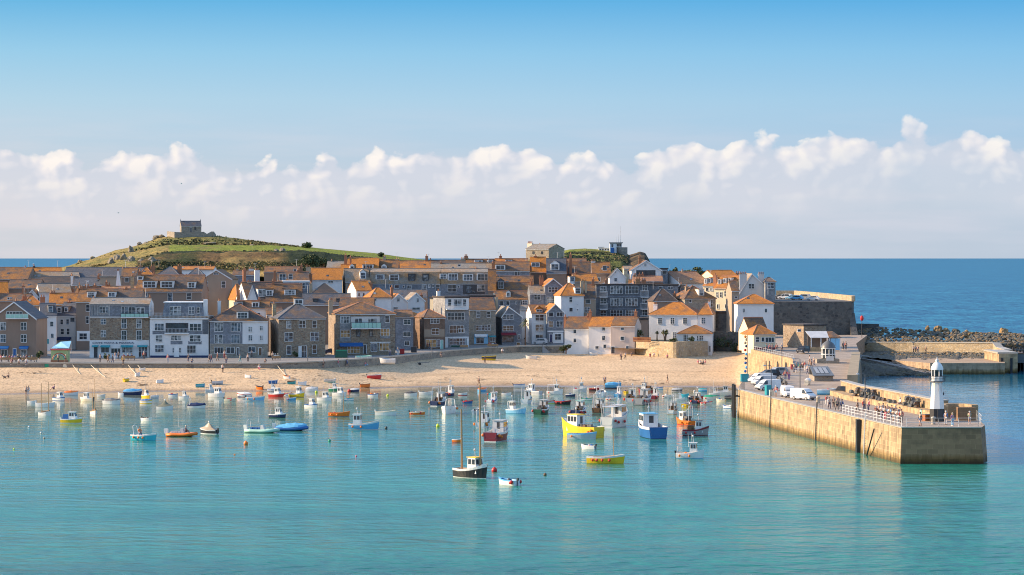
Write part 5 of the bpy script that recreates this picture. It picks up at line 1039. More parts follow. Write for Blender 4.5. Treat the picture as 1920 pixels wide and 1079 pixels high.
# pier head buildings and low shed
def lightf():
    e = empty('lighthouse', (55.95, 344, ZP), R(12), 'small white octagonal lighthouse with a black base and domed lantern on the pier head', 'lighthouse'); n = 8
    MB().lathe([(1.02, 0), (1.0, 1.75)], n=n).build('base_band', C('black', .35), e)
    m, nt, b = new_mat('lighthouse_white'); v = pos_node(nt, (6, 6, .5)); st = noise_n(nt, v, 1, 4, .7); g = N(nt, 'ShaderNodeNewGeometry'); s = N(nt, 'ShaderNodeSeparateXYZ'); L(nt, g.outputs['Position'], s.inputs[0])
    hz_ = ramp_n(nt, math_n(nt, 'DIVIDE', math_n(nt, 'SUBTRACT', s.outputs['Z'], ZP), 6), [(.5, (0, 0, 0)), (.92, (1, 1, 1))]); mk = math_n(nt, 'MULTIPLY', hz_, ramp_n(nt, st, [(.5, (0, 0, 0)), (.64, (1, 1, 1))]))
    L(nt, mix_n(nt, mk, (.76, .74, .7), (.4, .16, .05)), b.inputs['Base Color']); b.inputs['Roughness'].default_value = .5
    MB().lathe([(1.0, 1.753), (.72, 5.35), (.92, 5.5)], n=n).build('tower', m, e)
    gl = MB().lathe([(.01, 5.5), (1.12, 5.5), (1.12, 5.62), (.01, 5.62)], n=n).build('gallery', C('dgrey'), e); a = MB()
    for i in range(16):
        t = i * math.pi / 8; a.rod((1.06 * math.cos(t), 1.06 * math.sin(t), 5.62), (1.06 * math.cos(t), 1.06 * math.sin(t), 6.25), .022, n=4)
    for z in (5.95, 6.25):
        for i in range(16):
            t, t2 = i * math.pi / 8, (i + 1) * math.pi / 8; a.rod((1.06 * math.cos(t), 1.06 * math.sin(t), z), (1.06 * math.cos(t2), 1.06 * math.sin(t2), z), .022, n=4)
    a.build('railing', C('dark'), gl)
    MB().lathe([(.78, 5.62), (.78, 6.2)], n=n).build('lantern_base', C('white'), e)
    ln = MB().lathe([(.7, 6.2), (.7, 7.15)], n=n).build('lantern_glass', 'glass', e); a = MB()
    for i in range(8):
        t = i * math.pi / 4; a.rod((.74 * math.cos(t), .74 * math.sin(t), 6.2), (.74 * math.cos(t), .74 * math.sin(t), 7.15), .06, n=4)
    a.build('glazing_bar', C('white'), ln)
    dm = MB().lathe([(.82, 7.12), (.82, 7.25), (.76, 7.5), (.6, 7.85), (.38, 8.1), (.2, 8.2), (.2, 8.35), (.26, 8.42), (.2, 8.52), (.06, 8.6), (.04, 8.9), (.001, 8.95)], n=16).build('dome', C('white', .3), e, smooth=True)
    e.scale = (1, 1, .95)
    MB().box(.84, .95, -.12, .12, 3.6, 4.0).build('window', 'dark', e); MB().box(-.35, .35, -1.05, -.95, .05, 1.7).build('door', 'dark', e)
lightf()
def rail_line(name, label, pts, hgt, mat, step=1.6, bars=3, r_=.026):
    e = empty(name, pts[0], 0, label, 'railing'); o = Vector(pts[0]); a = MB(); b_ = MB()
    for p_, q in zip(pts, pts[1:]):
        p_, q = Vector(p_) - o, Vector(q) - o; n = max(1, int((q - p_).length / step))
        for i in range(n + 1): t = p_.lerp(q, i / n); a.rod(t, t + Vector((0, 0, hgt)), r_ * 1.3, n=5)
        for k in range(bars): zz = Vector((0, 0, hgt * (k + 1) / bars)); b_.rod(p_ + zz, q + zz, r_, n=4)
    a.add(b_.v, b_.f); a.build('rail_frame', C(mat), e); return e
lp = lambda Y, o_=.35: (interp(Y, LEFT) + o_, Y, dz(Y) + .13)
rail_line('white_railing', 'white railing along the harbour edge of the pier by the crowd', [lp(360), lp(352), lp(346), lp(338), lp(331.5)], 1.15, 'white')
rail_line('grey_railing', 'thin grey railing across the front edge of the pier head', [(49.9, 330.7, ZP + .13), (54, 330.7, ZP + .13), (59, 330.7, ZP + .13), (60.6, 337, ZP + .05), (62.3, 352, ZP + .05)], 1.1, 'lgrey', 2.4, 2)
rail_line('corner_railing', 'small dark railing at the inner corner of the pier above the mooring timbers', [lp(423), lp(428)], 1.2, 'dark', 1.2, 2)
rail_line('ladder_rail', 'small dark hoop rail at the ladder head near the two front vans', [lp(371), lp(373.5)], 1.1, 'dark', 1.2, 2)
rail_line('terrace_railing', 'grey railing on top of the arched wall in front of the lifeboat kiosk', [(51.3, 559, 6.22), (54.6, 507, 6.22)], 1.0, 'lgrey', 2.5, 2)
# arched terrace wall toward the sand
te = empty('arched_wall', (51, 560, 0), 0, 'sunlit ochre wall with dark arches between the sand and the upper quay', 'wall')
a = MB(); A = Vector((50.8, 560.5)); B = Vector((54.3, 505.2)); T = 24
WLM = MATS['pierL']
for i in range(T):
    p_, q = A.lerp(B, i / T), A.lerp(B, (i + 1) / T); a.add([(p_.x - 51, p_.y - 560, 1), (q.x - 51, q.y - 560, 1), (q.x - 51, q.y - 560, 6.5), (p_.x - 51, p_.y - 560, 6.5), (p_.x + .6 - 51, p_.y - 560, 6.5), (q.x + .6 - 51, q.y - 560, 6.5)], [(0, 1, 2, 3), (3, 2, 5, 4)])
a.build('wall_face', WLM, te)
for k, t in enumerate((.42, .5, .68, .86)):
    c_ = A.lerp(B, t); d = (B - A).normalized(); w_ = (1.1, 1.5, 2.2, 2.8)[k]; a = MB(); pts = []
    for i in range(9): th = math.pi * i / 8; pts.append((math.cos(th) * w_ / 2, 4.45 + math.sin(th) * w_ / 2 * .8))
    pts += [(-w_ / 2, 1.2), (w_ / 2, 1.2)]; a.add([(c_.x - 51.05 + d.x * u_, c_.y - 560 + d.y * u_, z_) for u_, z_ in pts], [tuple(range(len(pts)))]); a.build('arch_shade', C('black', .9), te)  # flat black sheet on the wall stands for the shade inside each arch
# ------------------------------------------------ quay buildings at the root of the pier
Hp = dict(zb=5.6, group='small buildings at the root of the pier')
h = H('little cream kiosk with an orange hipped roof and a blue shutter on the arched wall', (1413, 1454, 627, 611), 556, 7, 16, 'rcream', 'ro', 'H', '1443,637.5,17,10,s;1420,637,8,10;1430,637,6,9;p,1435,1451,633,642,blue;p,1413,1454,652,656,maroon', '', '', 'kiosk', 'quay_kiosk', **Hp)
H('cream cottage with an orange gable squeezed behind the kiosk', (1405, 1440, 622, 597), 572, 6, 18, 'rcream', 'rb', 'S', '', '1412,598,2,brick', '', 'kiosk', 'quay_kiosk', **Hp)
h = H('flat roofed ochre stone store, its left side lit, behind the glass shelter', (1507, 1549, 611, 609.5), 572, 9, 24, 'rubB', 'rd', 'L', '1498,620,7,5', '', '', 'stone store', 'stone_store', **Hp)
e = empty('glass_shelter', (gx(1521, 556), 556, 6.1), 0, 'open shelter with a glass and tile roof on white posts beside the stone store', 'shelter')
W_ = gx(1576, 556) - gx(1521, 556); zt = gz(634, 556) - 6.1; zk = gz(622, 560) - 6.1
MB().add([(-.2, -.3, zt), (W_ * .6, -.3, zt), (W_ * .6, 4, zk), (-.8, 4, zk), (-.2, -.3, zt + .08), (W_ * .6, -.3, zt + .08), (W_ * .6, 4, zk + .08), (-.8, 4, zk + .08)], [(0, 3, 2, 1), (4, 5, 6, 7), (0, 1, 5, 4), (1, 2, 6, 5), (3, 0, 4, 7)]).build('glass_roof', 'lgrey', e)
MB().add([(W_ * .6, -.3, zt), (W_ + .2, -.3, zt), (W_ * .8, 4, zk), (W_ * .6, 4, zk), (W_ * .6, -.3, zt + .1), (W_ + .2, -.3, zt + .1), (W_ * .8, 4, zk + .1), (W_ * .6, 4, zk + .1)], [(0, 3, 2, 1), (4, 5, 6, 7), (0, 1, 5, 4), (1, 2, 6, 5)]).build('tile_roof', MATS['rb'], e)
for u_ in (0, .33, .62, .98):
    MB().box(u_ * W_ - .08, u_ * W_ + .08, -.2, -.04, -.3, zt).build('post', 'white', e)
MB().box(-.3, W_ * .6, 3.9, 4.1, -.3, zk).box(W_ * .64, W_ * .98, 3.8, 3.95, .2, zt).build('back_wall', MATS['rbrown'], e); MB().box(-1.4, W_ * .5, -.6, -.3, -.3, .9).build('low_wall', MATS['pierL'], e)
for u_ in (.66, .82): MB().box(u_ * W_, (u_ + .15) * W_, -.12, -.08, .3, zt - .1).build('glass_panel', 'sky', e)
e = empty('domed_kiosk', (gx(1553, 515), 515, 4.6), 0, 'domed grey roofed kiosk with white arcaded glazing on a stone base', 'kiosk')
zb_ = gz(666, 515) - 4.6; MB().box(-2.4, 2.0, -1.6, 2.4, 0, gz(673, 515) - 4.6).build('stone_base', MATS['rubG'], e)
MB().lathe([(1.35, zb_ - .7), (1.35, zb_), (1.3, zb_ + .0), (1.25, zb_ + 1.2)], n=12).build('glazing', 'glass', e); a = MB()
for i in range(12):
    t = i * math.pi / 6; a.rod((1.34 * math.cos(t), 1.34 * math.sin(t), zb_ - .6), (1.34 * math.cos(t), 1.34 * math.sin(t), zb_ + 1.3), .07, n=4)
a.lathe([(1.42, zb_ + .1), (1.42, zb_ + .25), (1.3, zb_ + .25)], n=16).lathe([(1.45, zb_ + 1.25), (1.45, zb_ + 1.4), (1.2, zb_ + 1.4)], n=16).build('frame', 'white', e)
MB().lathe([(1.5, zb_ + 1.38), (1.38, zb_ + 1.8), (1.1, zb_ + 2.25), (.65, zb_ + 2.6), (.2, zb_ + 2.85), (.08, zb_ + 3.15), (.001, zb_ + 3.25)], n=16).build('dome', C('dgrey'), e, smooth=True)
MB().box(-.6, .9, -1.66, -1.6, 1.2, 2.1).build('sign_panel', 'offwhite', e)
e = empty('skylight_shed', (gx(1527, 452), 452, 4.6), 0, 'low stone shed with a grey roof and three skylights at the middle of the pier', 'shed'); W_ = gx(1562, 452) - gx(1527, 452)
zt = gz(706, 452) - 4.6; MB().box(0, W_, 0, 8, 0, zt).build('wall', MATS['rubG'], e); zr_ = gz(689, 460) - 4.6
rf_ = MB().add([(-.2, -.3, zt), (W_ + .2, -.3, zt), (W_ + .1, 8, zr_), (.1, 8, zr_), (-.2, -.3, zt + .15), (W_ + .2, -.3, zt + .15), (W_ + .1, 8, zr_ + .15), (.1, 8, zr_ + .15)], [(0, 3, 2, 1), (4, 5, 6, 7), (0, 1, 5, 4), (1, 2, 6, 5), (3, 0, 4, 7), (2, 3, 7, 6)]).build('roof', C('dgrey'), e)
MB().box(0, W_, 7.9, 8, zt, zr_).build('back_wall', MATS['rubG'], e)
for q in range(3):
    t0 = .16 + q * .24; z0_ = zt + (zr_ - zt) * .25; z1_ = zt + (zr_ - zt) * .85; MB().add([(W_ * t0, 1.6, z0_ + .22), (W_ * (t0 + .2), 1.6, z0_ + .22), (W_ * (t0 + .2), 6.6, z1_ + .22), (W_ * t0, 6.6, z1_ + .22), (W_ * t0, 1.6, z0_ + .1), (W_ * (t0 + .2), 1.6, z0_ + .1), (W_ * (t0 + .2), 6.6, z1_ + .1), (W_ * t0, 6.6, z1_ + .1)], [(0, 1, 2, 3), (4, 5, 1, 0)]).build('skylight', 'grey', rf_)
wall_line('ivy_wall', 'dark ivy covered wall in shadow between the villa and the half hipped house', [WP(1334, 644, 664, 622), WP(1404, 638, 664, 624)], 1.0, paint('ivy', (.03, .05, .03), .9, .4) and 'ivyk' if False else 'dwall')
bush('ivy', 'spread of dark ivy over the shaded wall left of the kiosks', (gx(1368, 642), 642, gz(663, 642)), 8.6, 5.0, 2600, .22, 31, 'ivy')

# ------------------------------------------------ raised car park with its sea wall
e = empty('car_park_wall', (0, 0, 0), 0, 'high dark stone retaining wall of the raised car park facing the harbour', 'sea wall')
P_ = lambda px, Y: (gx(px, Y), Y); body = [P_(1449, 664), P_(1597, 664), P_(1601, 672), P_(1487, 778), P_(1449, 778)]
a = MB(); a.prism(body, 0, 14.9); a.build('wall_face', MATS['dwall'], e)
a = MB(); a.frust(0, (gx(1596, 660), gx(1612, 660), 656, 676), 12, (gx(1590, 668), gx(1599.5, 668), 665, 673)); a.build('buttress', MATS['dwall'], e)
a = MB(); strip(a, [(664.5, gx(1601, 664.5) - .6), (672, gx(1603, 672) - .6), (720, gx(1548, 720)), (776, gx(1489, 776)), (777, gx(1455, 777))], .7, 14.9, 16.3); a.build('parapet', MATS['gold'], e)
a = MB(); a.prism([P_(1449.5, 664.5), P_(1594, 664.5), P_(1597, 671), P_(1488, 776), P_(1449.5, 776)], 14.904, 14.93); tag(a.build('car_park', paint('asphalt', (.12, .12, .12), .9, .2)), kind='structure')

# ------------------------------------------------ shore right of the pier
def mound(name, px0, px1, prof, mat, seed, amp, kind='structure', step=3.0):
    """prof(px) -> list of (Y, z)"""
    mb = MB(); vs = []; fs = []; n = 26; cnt = 0; px = px0
    while px <= px1 + .1:
        pf = prof(px)
        for j in range(n + 1):
            Y = pf[0][0] + (pf[-1][0] - pf[0][0]) * j / n; z = interp(Y, pf); X = gx(px, Y); z += amp * (fb(X, Y, seed, 4, .35) + .5 * fb(X, Y, seed, 3, 1.1)); vs.append((X, Y, z))
        cnt += 1; px += step
    for i in range(cnt - 1):
        for j in range(n): a_ = i * (n + 1) + j; fs.append((a_, a_ + n + 1, a_ + n + 2, a_ + 1))
    mb.add(vs, fs); return tag(mb.build(name, mat, smooth=False), kind=kind)
mound('rocky_shore', 1590, 1750, lambda px: [(interp(px, [(1590, 556), (1640, 572), (1750, 574)]), -.6), (585, interp(px, [(1590, 2.8), (1680, 1.3), (1750, -.3)])), (610, interp(px, [(1590, 3.0), (1700, 1.4), (1750, .2)])), (624, 2.2)], MATS['rockd'], 3, .45)
mound('shingle_bank', 1596, 2060, lambda px: [(600, interp(px, [(1640, 3), (1680, 2.4), (2060, 2.4)])), (622, 2.9), (648, 3.1), (690, 3.6), (735, interp(px, [(1600, 3), (1900, 3)])), (770, -2)], MATS['rockd'], 8, .35)
# slipway
sl_ = MB(); q = [P_(1605, 610), P_(1690, 612), P_(1748, 580), P_(1738, 577), P_(1640, 596), P_(1600, 600)]; zs_ = [3.6, 1.95, .7, .5, 2.55, 3.3]
sl_.add([(x, y, z) for (x, y), z in zip(q, zs_)] + [(x, y, -1) for (x, y) in q], [(0, 5, 4, 3, 2, 1)] + [(i, (i + 1) % 6, 6 + (i + 1) % 6, 6 + i) for i in range(6)]); tag(sl_.build('slipway', paint('slip_concrete', (.22, .2, .18), .9, .3)), kind='structure')
ap = MB(); ap.prism([P_(1672, 600), P_(1744, 583), P_(1884, 583), P_(1884, 614), P_(1660, 618)], -1, 2.55); tag(ap.build('old_quay', [pier_mat('old_quay_stone', (.33, .24, .16), (.16, .13, .1), .7)]), kind='structure')
wall_line('old_pier_wall', 'long sunlit stone wall of the old pier behind the lighthouse', [WP(1596, 648, 666, 643), WP(1700, 640, 665, 643), WP(1862, 624, 664, 644), WP(1868, 622, 664, 652), WP(1884, 614, 668, 657)], 1.6, 'gold', 'concrete')
e = empty('old_pier_end', P_(1873, 590) + (0,), 0, 'weathered stone block with a stepped top ending the old quay on the right', 'pier'); W_ = gx(1908, 590) - gx(1873, 590)
MB().box(0, W_, 0, 18, -1, gz(664, 590)).build('block', MATS['pierL'], e); MB().box(W_ * .1, W_ * .22, -.25, 0, -1, 3.4).box(W_ * .6, W_ * .72, -.25, 0, -1, 3.4).build('fender', C('black'), e); MB().box(-.2, W_ + .2, .5, 18.2, gz(664, 590) + .003, gz(661, 590)).build('coping', C('concrete'), e)
e = empty('timber_jetty', P_(1906, 598) + (0,), 0, 'dark timber jetty with posts at the right edge of the photo', 'jetty')
a = MB(); 
for i in range(7):
    for j in range(2): a.rod((i * 1.6, j * 4, -2), (i * 1.6, j * 4, 5.4), .2, n=7)
a.build('pile', C('black'), e); MB().box(-.5, 11, -.4, 4.4, 4.0, 4.3).build('deck', C('brown'), e); MB().box(-.5, 11, -.45, -.35, 5.0, 5.1).box(-.5, 11, -.3, -.2, 2, 4).build('rail', C('dgrey'), e)
wall_line('low_sea_wall', 'short dark sea wall below the corner of the raised car park', [WP(1604, 690, 632, 607), WP(1648, 690, 632, 608)], 1.2, 'dwall')
# breakwater rubble: a mass of small stones plus big boulders one can tell apart
r = random.Random(12); st = MB()
rk = [rock_mb(90 + i, 1, 1, .75, 1) for i in range(6)]
def stone(mb, X, Y, z, s_, mi):
    k = r.choice(rk); a_ = r.uniform(0, 6.28); c_, s2 = math.cos(a_) * s_, math.sin(a_) * s_; mb.add([(X + x * c_ - y * s2, Y + x * s2 + y * c_, z + w_ * s_) for x, y, w_ in k.v], k.f, mi)
for i in range(2300):
    t = r.random(); px = r.uniform(1600, 1960)
    if t < .62:
        py = r.uniform(interp(px, [(1600, 622), (1650, 614), (1700, 618), (1750, 622), (1960, 628)]), 645); Y = 690 - (py - 612) / 33 * 45; z = gz(py, Y)
    elif t < .9:
        px = r.uniform(1648, 1870); py = r.uniform(662, 677); Y = 630 - (py - 661) * 1.4; z = gz(py, Y)
    else: px = r.uniform(1850, 1960); py = r.uniform(645, 656); Y = 640; z = gz(py, Y)
    stone(st, gx(px, Y), Y, z, r.uniform(.25, .6), r.randrange(4))
for i in range(400):
    px = r.uniform(1592, 1742); py = r.uniform(interp(px, [(1592, 668), (1740, 699)]), 706); Y = 576 + (706 - py) * .9; z = gz(py, Y); stone(st, gx(px, Y), Y, z, r.uniform(.4, 1.1), 4)
tag(st.build('rubble_stones', [paint('stone_grey', (.1, .095, .075), .9, .3), paint('stone_pale', (.19, .155, .11), .9, .3), paint('stone_ochre', (.22, .14, .06), .9, .3), paint('stone_blue', (.08, .1, .1), .9, .3), MATS['rockd']]), kind='stuff')
for i, (px, py, w_, h_, lb) in enumerate([(1739, 616, 8, 9, 'small ochre boulder at the left end of the breakwater crest'), (1759, 618, 16, 12, 'large orange boulder on the breakwater crest, leftmost of the big ones'), (1774, 620, 14, 9, 'brown boulder just right of the large orange crest boulder'),
    (1792, 622, 16, 9, 'flat dark boulder in the middle of the breakwater crest'), (1812, 624, 14, 8, 'low ochre boulder before the two pointed crest rocks'), (1818, 629, 16, 9, 'bright ochre boulder on the near side of the crest'), (1838, 628, 18, 8, 'long brown boulder lying along the crest'),
    (1856, 627, 20, 8, 'broad dark boulder left of the tall pointed rock'), (1883, 626, 20, 16, 'tall pointed orange rock near the right end of the breakwater'), (1898, 632, 26, 15, 'large dark sloping rock at the right end of the breakwater'), (1876, 637, 14, 10, 'rust coloured rock in front of the tall pointed rock'), (1914, 636, 24, 10, 'dark rock running out of the right edge of the photo')]):
    rock(px, py, w_, h_, mat='rocks' if 'dark' not in lb else 'rockd', label=lb, seed=40 + i, pt=Vector((gx(px, 690), 690, gz(py + 3, 690))), group='big rocks of the breakwater')
# ================================================================ boats
def hull(L_, B, fb_, cols, ws=.8, rise=.45, full=2.3, dr=.35, name='hull', parent=None, floor=.2):
    """cols: bottom, side, trim, inside"""
    mb = MB(); S = 11; rows = []
    def hb(t):
        if t < .4: return B / 2 * (ws + (1 - ws) * (1 - ((.4 - t) / .4) ** 2))
        return max(.03, B / 2 * (1 - ((t - .4) / .6) ** full))
    for i in range(S):
        t = i / (S - 1); b_ = hb(t); s_ = fb_ * (1 + rise * max(0, t - .35) ** 1.6 * 1.9 + .08 * max(0, .3 - t)); xg = -L_ / 2 + L_ * t; xk = -L_ / 2 + L_ * t * .92
        fl = min(floor, s_ * .5); ib = max(.01, b_ - .07)
        rows.append([(xk, 0, -dr), (xk + (xg - xk) * .3, b_ * .72, -.15), (xk + (xg - xk) * .45, b_ * .86, .1), (xk + (xg - xk) * .85, b_ * .98, s_ * .78), (xg, b_, s_), (xg - .02, ib, s_ + .01), (xk + (xg - xk) * .6 - .05, ib * .8, fl), (xk - .03, 0, fl)])
    K = 8; mats_row = [0, 0, 1, 2, 2, 3, 3]
    for sgn in (1, -1):
        vs = [(x, y * sgn, z) for r_ in rows for (x, y, z) in r_]
        for j in range(K - 1):
            fs = []
            for i in range(S - 1):
                a = i * K + j; q = (a, a + K, a + K + 1, a + 1); fs.append(q if sgn < 0 else q[::-1])
            used = sorted({v_ for f in fs for v_ in f}); mp = {v_: k for k, v_ in enumerate(used)}
            mb.add([vs[u_] for u_ in used], [tuple(mp[v_] for v_ in f) for f in fs], mats_row[j])
        r0_ = rows[0]; pts = [(x, y * sgn, z) for x, y, z in r0_[:5]]; top = (r0_[4][0], 0, r0_[4][2])
        mb.add([pts[0], pts[1], pts[2], (pts[2][0], 0, pts[2][2])], [(0, 1, 2, 3)], 0); mb.add([(pts[2][0], 0, pts[2][2]), pts[2], pts[3], pts[4], top], [(0, 1, 2, 3, 4)], 1)
        mb.add([(top[0] + .06, 0, top[2] - .02), (pts[4][0] + .06, pts[4][1] * .95, pts[4][2] - .02), (pts[3][0] + .06, pts[3][1] * .75, floor), (top[0] + .06, 0, floor)], [(0, 1, 2, 3)], 3)
        mb.add([top, pts[4], (pts[4][0] + .06, pts[4][1] * .95, pts[4][2]), (top[0] + .06, 0, top[2])], [(0, 1, 2, 3)], 2)
    o = mb.build(name, [C(c) for c in cols], parent); o['hb'] = 0; del o['hb']
    return o, hb, (lambda t: fb_ * (1 + rise * max(0, t - .35) ** 1.6 * 1.9 + .08 * max(0, .3 - t)))
def deckpart(e, L_, hb, sh, t0, t1, col, dz_=-.06, name='deck'):
    mb = MB(); n = 6; vs = []
    for i in range(n + 1):
        t = t0 + (t1 - t0) * i / n; x = -L_ / 2 + L_ * t * .985; b_ = hb(t) * .95; z = sh(t) + dz_; vs += [(x, b_, z), (x, 0, z + .05), (x, -b_, z)]
    fs = []
    for i in range(n):
        a = i * 3; fs += [(a, a + 1, a + 4, a + 3), (a + 1, a + 2, a + 5, a + 4)]
    mb.add(vs, fs); return mb.build(name, C(col), e)
def outboard(e, L_, z, col='black', k=1.0):
    o = MB().frust(z + .05, (-L_ / 2 - .34 * k, -L_ / 2 - .02, -.12 * k, .12 * k), z + .5 * k, (-L_ / 2 - .4 * k, -L_ / 2 - .05, -.15 * k, .15 * k)).build('outboard_engine', C(col, .3), e)
    MB().box(-L_ / 2 - .22 * k, -L_ / 2 - .1 * k, -.05, .05, -.3, z + .05).build('drive_leg', 'dgrey', o)
def cabin(e, x0, x1, w_, z0, h_, col, roofc, rake=.25, nwin=3, name='cabin', backopen=False, winh=.42):
    inset = .06; a = MB(); a.frust(z0, (x0, x1, -w_ / 2, w_ / 2), z0 + h_, (x0 + .05, x1 - rake, -w_ / 2 + inset, w_ / 2 - inset)); c_ = a.build(name, C(col), e)
    MB().box(x0 - .12, x1 - rake + .14, -w_ / 2 + .0, w_ / 2 - .0, z0 + h_ + .002, z0 + h_ + .08).build('cabin_roof', C(roofc), c_)
    zt, zw = z0 + h_ * .9, z0 + h_ * (.9 - winh)
    L2 = x1 - rake - x0 - .1
    for k in range(nwin):
        xa, xb = x0 + .1 + L2 * k / nwin + .05, x0 + .1 + L2 * (k + 1) / nwin - .05
        for s in (1, -1):
            y1 = s * (w_ / 2 - inset * (zw - z0) / h_ + .012); y2 = s * (w_ / 2 - inset * (zt - z0) / h_ + .012)
            MB().add([(xa, y1, zw), (xb, y1, zw), (xb, y2, zt), (xa, y2, zt)], [(0, 1, 2, 3) if s < 0 else (3, 2, 1, 0)]).build('cabin_window', 'glass', c_)
    fx = lambda z: x1 - rake * (z - z0) / h_ + .012; m = MB()
    for ya, yb in ((-.44, -.04), (.04, .44)): m.add([(fx(zw), ya * w_, zw), (fx(zw), yb * w_, zw), (fx(zt), yb * w_ * .94, zt), (fx(zt), ya * w_ * .94, zt)], [(0, 1, 2, 3)])
    m.build('windscreen', 'glass', c_); m = MB()
    m.add([(x0 - .012 + .05 * .5, -.2 * w_, z0 + h_ * .1), (x0 - .012 + .05 * .5, .1 * w_, z0 + h_ * .1), (x0 + .035, .1 * w_, zt), (x0 + .035, -.2 * w_, zt)], [(3, 2, 1, 0)]); m.build('cabin_door', 'dark', c_)
    return c_
def pots(mb, x0, x1, y0, y1, z0, n, r, s=.28):
    for i in range(n):
        x, y = r.uniform(x0, x1), r.uniform(y0, y1); mb.cbox((x, y, z0 + s * .5 + (i % 3) * s), (s * 1.6, s * 1.1, s), r.randrange(2))
BN = dict(open='rowing_boat', cab='cabin_boat', fish='fishing_boat', cover='covered_boat', tent='covered_boat', rib='inflatable_boat', ribc='inflatable_boat', lug='sailing_boat', big='fishing_boat', upt='rowing_boat')
BG = dict(open='open boats in the harbour', cab='small cabin boats in the harbour', fish='fishing boats in the harbour', cover='boats under covers', tent='boats under covers', rib='inflatable boats', ribc='inflatable boats', lug='open boats with two masts', big='fishing boats in the harbour', upt='open boats in the harbour')
BR = random.Random(77)
def boat(px, py, w, hd, typ, cols, top='white', opts='', label='', hk=1.0):
    """(px, py) where the hull meets water or sand; w its width in the photo; hd heading in degrees (0 = bow to the right, 90 = away)"""
    sand = 's' in opts; hd = hd if sand or 'Q' in opts else hd - 18; p = on_beach(px, py) if sand else ground(px, py, 0)
    if 'Q' in opts: p = ground(px, py, 4.6)
    k = p.y / F; a = R(hd); L_ = w * k / (abs(math.cos(a)) + .34 * abs(math.sin(a))); L_ = min(L_, 13); B = L_ * .4 if L_ < 7 else L_ * .33
    if typ == 'rib' or typ == 'ribc': B = L_ * .34
    fb_ = min(1.5, max(.45, .165 * L_ + .1)) * (1.12 if typ == 'big' else 1.0) ; e = empty(BN[typ], (p.x, p.y + B * .3, p.z + (.2 if sand else -.02)), a, label, 'boat', BG[typ])
    if sand or 'Q' in opts: e.rotation_euler = (R(9) * (1 if BR.random() < .5 else -1), 0, a)
    c4 = cols.split(); 
    if len(c4) < 4: c4 += ['lgrey']
    r = BR
    if typ in ('rib', 'ribc'):
        tube = MB(); n = 14; pts = []
        for i in range(n + 1):
            t = i / n; s_ = 1 if t < .5 else -1; u_ = t * 2 if t < .5 else (1 - t) * 2
            x = -L_ / 2 + L_ * min(1, u_ ** .8 * 1.0); y = B / 2 * (1 - max(0, (u_ - .55) / .45) ** 2.2) * s_; z = .28 + .42 * max(0, u_ - .4) ** 1.5; pts.append((x, y, z))
        tube.sweep(pts, min(.27, L_ * .055), 10)
        tube.build('tube', c4[1], e, smooth=True)
        bt = MB(); bt.add([(-L_ / 2, -B * .4, -.1), (-L_ / 2, B * .4, -.1), (L_ * .3, 0, -.1), (-L_ / 2, -B * .42, .25), (-L_ / 2, B * .42, .25), (L_ * .32, B * .25, .3), (L_ * .45, 0, .45), (L_ * .32, -B * .25, .3)], [(0, 2, 7, 3), (2, 0, 1), (1, 4, 5, 2), (2, 5, 6), (2, 6, 7), (3, 7, 6, 5, 4), (0, 3, 4, 1)]); bt.build('hull', c4[0], e)
        outboard(e, L_, .35, top if top in ('white', 'black', 'lgrey') else 'white', 1.5)
        if typ == 'rib':
            MB().frust(.3, (-.3, .45, -.35, .35), 1.15, (-.2, .2, -.3, .3)).build('console', 'lgrey', e); sc = MB()
            for q in range(4): sc.box(-L_ * .38 + q * L_ * .085, -L_ * .38 + q * L_ * .085 + .32, -.35, .35, .3, .78)
            sc.build('seat', c4[3], e)
            if 'g' in opts:
                g_ = MB(); 
                for s in (1, -1): g_.path([(-L_ / 2 + .3, s * B * .36, .4), (-L_ / 2 + .25, s * B * .3, 1.75), (-L_ / 2 + .25, 0, 1.95)], .05)
                g_.build('gantry', 'lgrey', e)
        else:
            cv_ = MB(); m_ = 8; vs = []
            for i in range(m_ + 1):
                t = i / m_; x = -L_ / 2 + .1 + (L_ - .15) * t; b_ = (B / 2 + .2) * (1 - max(0, (t - .5) / .5) ** 2.4) * (.9 if i == 0 else 1); zt = .62 + .3 * t + .35 * math.sin(t * 3.1) * (1 if i % 2 else .75); vs += [(x, b_, .35 + .35 * t), (x, b_ * .7, .6 + .35 * t), (x, 0, zt + .1), (x, -b_ * .7, .6 + .35 * t), (x, -b_, .35 + .35 * t)]
            cv_.add(vs, [(i * 5 + j, i * 5 + j + 1, i * 5 + j + 6, i * 5 + j + 5) for i in range(m_) for j in range(4)]); cv_.build('cover', c4[3], e)
    else:
        o, hb, sh = hull(L_, B, fb_, c4, ws=.55 if typ == 'big' and 'k' in opts else .8, rise=.75 if typ in ('fish', 'big', 'lug') else .4, parent=e, floor=.25 if L_ < 6 else .5)
        if typ in ('open', 'lug', 'upt') or 'T' in opts:
            for t in ((.3, .55, .78) if L_ > 5 else (.32, .6)):
                x = -L_ / 2 + L_ * t; MB().box(x - .12, x + .12, -hb(t) * .93, hb(t) * .93, fb_ * .72, fb_ * .78).build('thwart', 'wood' if c4[3] != 'blue' else 'lblue', e)
            if r.random() < .8: deckpart(e, L_, hb, sh, .84, .99, c4[2], -.04, 'foredeck')
        if typ == 'cab':
            deckpart(e, L_, hb, sh, .55, .985, 'white' if c4[3] != 'cream' else 'cream', -.02, 'foredeck'); x0, x1 = -L_ * .12, L_ * .24; cabin(e, x0, x1, B * .68, fb_ * .9, .72 + .11 * L_, 'white' if top in COL else 'white', top, .35, 2)
            if 'S' in opts: MB().frust(fb_, (-L_ * .42, -L_ * .13, -B * .36, B * .36), fb_ + .75, (-L_ * .36, -L_ * .12, -B * .3, B * .3)).build('canopy', C(c4[3]), e)
